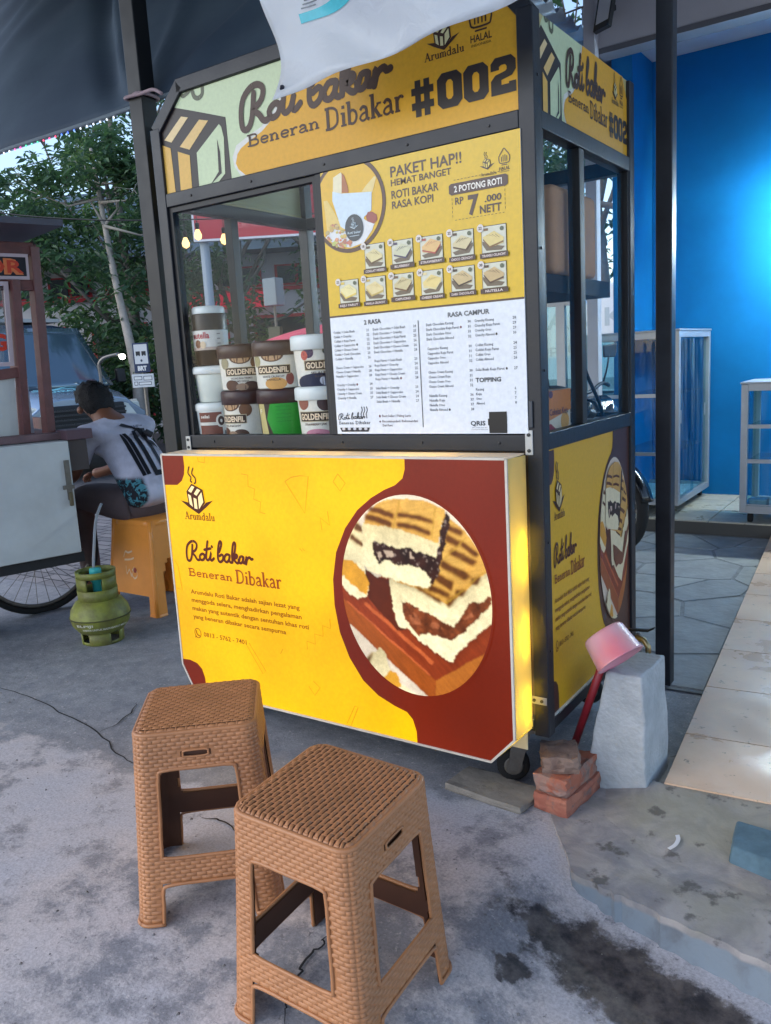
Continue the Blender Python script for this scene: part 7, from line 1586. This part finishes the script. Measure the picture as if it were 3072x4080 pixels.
MB().tube([(.10,.06,0),(.10,.06,3.2)], .07, 12).build('pole', mat('pale_pole', C(150,160,172), .5), bb_)
MB().bb(-.02,2.4,-.10,-.0,3.14,4.1).build('board', mat('board_white', C(206,204,210), .5), bb_)
b2 = Art(); b2.rect(.01,2.37,3.17,4.07,C(176,40,52),0); b2.text('OPTEMPALANG', .45, 3.30, .09, C(206,110,110), 1, x1=1.15, bold=.01); b2.text('SATE', .3, 3.5, .2, C(226,190,190), 1, x1=1.4, bold=.03)
b2.place(lambda u, v, d: (u, -.1005-d*3, v)).build('board_print', ink_m, bb_)
pk_ = empty('parasol', (-2.85, 4.62, 0), 'faded pink market parasol seen through the front glass above the jars', 'parasol')
def parf(u, v):
    t = 2*pi*u; r = .95*v; seg = abs(sin(4*t)); return (r*cos(t), r*sin(t), 1.66-.24*v**1.6-.05*seg*v)
MB().grid(parf, 48, 8).build('canopy', mat('pink_cloth', C(226,92,112), .7), pk_, smooth=True, solid=.004); MB().tube([(0,0,0),(0,0,1.66)], .02, 8).build('pole', steel_m, pk_)
sgn2 = empty('utility_box', (-3.28, 4.30, 0), 'grey metal box on a thin post seen through the front glass', 'box')
MB().bb(-.085,.085,-.06,.06,1.86,2.12).build('body', mat('grey_box', C(120,136,146), .5), sgn2, bevel=.01); MB().tube([(0,0,0),(0,0,1.86)], .014, 8).build('post', steel_m, sgn2); MB().bb(-.09,.06,-.02,.02,1.46,1.66).build('plate', mat('olive_plate', C(60,68,50), .6), sgn2)
# warm hanging bulbs in the stall behind
warm = mat('warm_bulb', (1,.75,.4), .4, emit=((1.0,.62,.22), 2.4*LIT))
for k, (p, lab) in enumerate((((-2.07,2.07,2.11),'single warm bulb hanging lowest beside the cart post'), ((-2.01,2.13,2.16),'warm bulb nearest the pale pole behind the glass'), ((-1.86,2.22,2.12),'warm bulb at the middle of the hanging row'), ((-1.82,2.25,2.15),'warm bulb at the end of the hanging row by the billboard'))):
    o = empty('hanging_bulb', p, lab, 'lamp', 'warm bulbs hanging behind the cart'); MB().lathe([(.001,.05),(.012,.035),(.026,.0),(.022,-.022),(.001,-.034)], (0,0,0), 14).build('bulb', warm, o, smooth=True); MB().tube([(0,0,.05),(0,0,.40)], .003, 5).build('wire', MATS['black_cable'], o); MB().lathe([(.012,.036),(.015,.075),(.001,.08)], (0,0,0), 10).build('socket', MATS['black_metal'], o)
# white lorry and banner seen low through the side window
lr = empty('lorry', (-2.3, 8.2, 0), 'white lorry with a lettered banner seen through the cart side window', 'lorry', rz=radians(-8))
lw = mat('lorry_white', C(214,220,224), .4)
MB().bb(-1.6,2.6,0,2.0,.75,2.05).build('cargo_box', lw, lr, bevel=.02); MB().hexa([(2.65,0,.5),(4.2,0,.5),(4.2,1.9,.5),(2.65,1.9,.5),(2.65,.05,2.0),(3.8,.05,2.0),(3.8,1.85,2.0),(2.65,1.85,2.0)]).build('cab', lw, lr, bevel=.06)
MB().bb(-1.6,4.2,.1,1.9,.45,.72).build('chassis', MATS['black_metal'], lr)
for xx in (-.8, 3.4):
    for yy in (.12, 1.85): MB().lathe([(.001,-.12),(.36,-.12),(.42,-.08),(.42,.08),(.36,.12),(.001,.12)], (xx,yy,.42), 24, axis='y').build('wheel', rub_m, lr, smooth=True)
l3 = Art(); l3.text('ANTARAN KILAT', -1.3, 1.55, .22, C(176,188,192), 0, x1=2.2, bold=.02); l3.text('kirim paket cepat dan murah', -1.3, 1.25, .12, C(176,188,192), 0, x1=1.8, bold=.01); l3.rect(-1.6,2.6,.78,.92,C(150,160,164),0)
l3.place(lambda u, v, d: (u, -.003-d*3, v)).build('lettering', ink_m, lr)
# parked motorcycle and its light by the road
m2 = copy_tree(mo); m2.location = (-6.2, 6.3, 0); m2.rotation_euler = (0,0,radians(-52)); tag(m2, 'motorcycle parked by the road beyond the bus stop sign', 'motorcycle')
hl2 = empty('street_light', (-7.25, 5.20, 0), 'bright white lamp shining on a bent pole beside the van mirror', 'lamp')
MB().tube(catmull([(0,0,0),(0,0,1.2),(.02,.01,1.5),(.25,.15,1.58)], 5), .022, 8).build('pole', steel_m, hl2, smooth=True); MB().lathe([(.001,-.04),(.034,-.026),(.042,0),(.034,.026),(.001,.04)], (.28,.17,1.54), 14).build('bulb', mat('white_bulb', (1,1,1), .4, emit=((1,.98,.92), 12*LIT)), hl2, smooth=True)
# overhead wires
wm = MATS['black_cable']
for k in range(5):
    z = 4.9+.36*k; y_ = 8.4+.25*k
    tag(MB().tube(catmull([(-30,y_+1.5,z+.5),(-16,y_+.5,z-.25),(-9,y_,z-.35),(0,y_-.4,z+.1)], 6), .012, 5).build('overhead_wire', wm), ('lowest','second lowest','middle','second highest','highest')[k]+' of the five black overhead wires crossing the sky', 'wire', 'overhead wires across the street')
tag(MB().tube(catmull([(-9.6,3.2,3.9),(-7.0,4.2,3.22),(-4.6,5.2,2.96),(-2.0,6.3,2.9)], 8), .008, 5).build('utility_cable', wm), 'single low cable sagging across the trees to the black post', 'cable')
COL.objects.unlink(_fobj); bpy.data.objects.remove(_fobj)
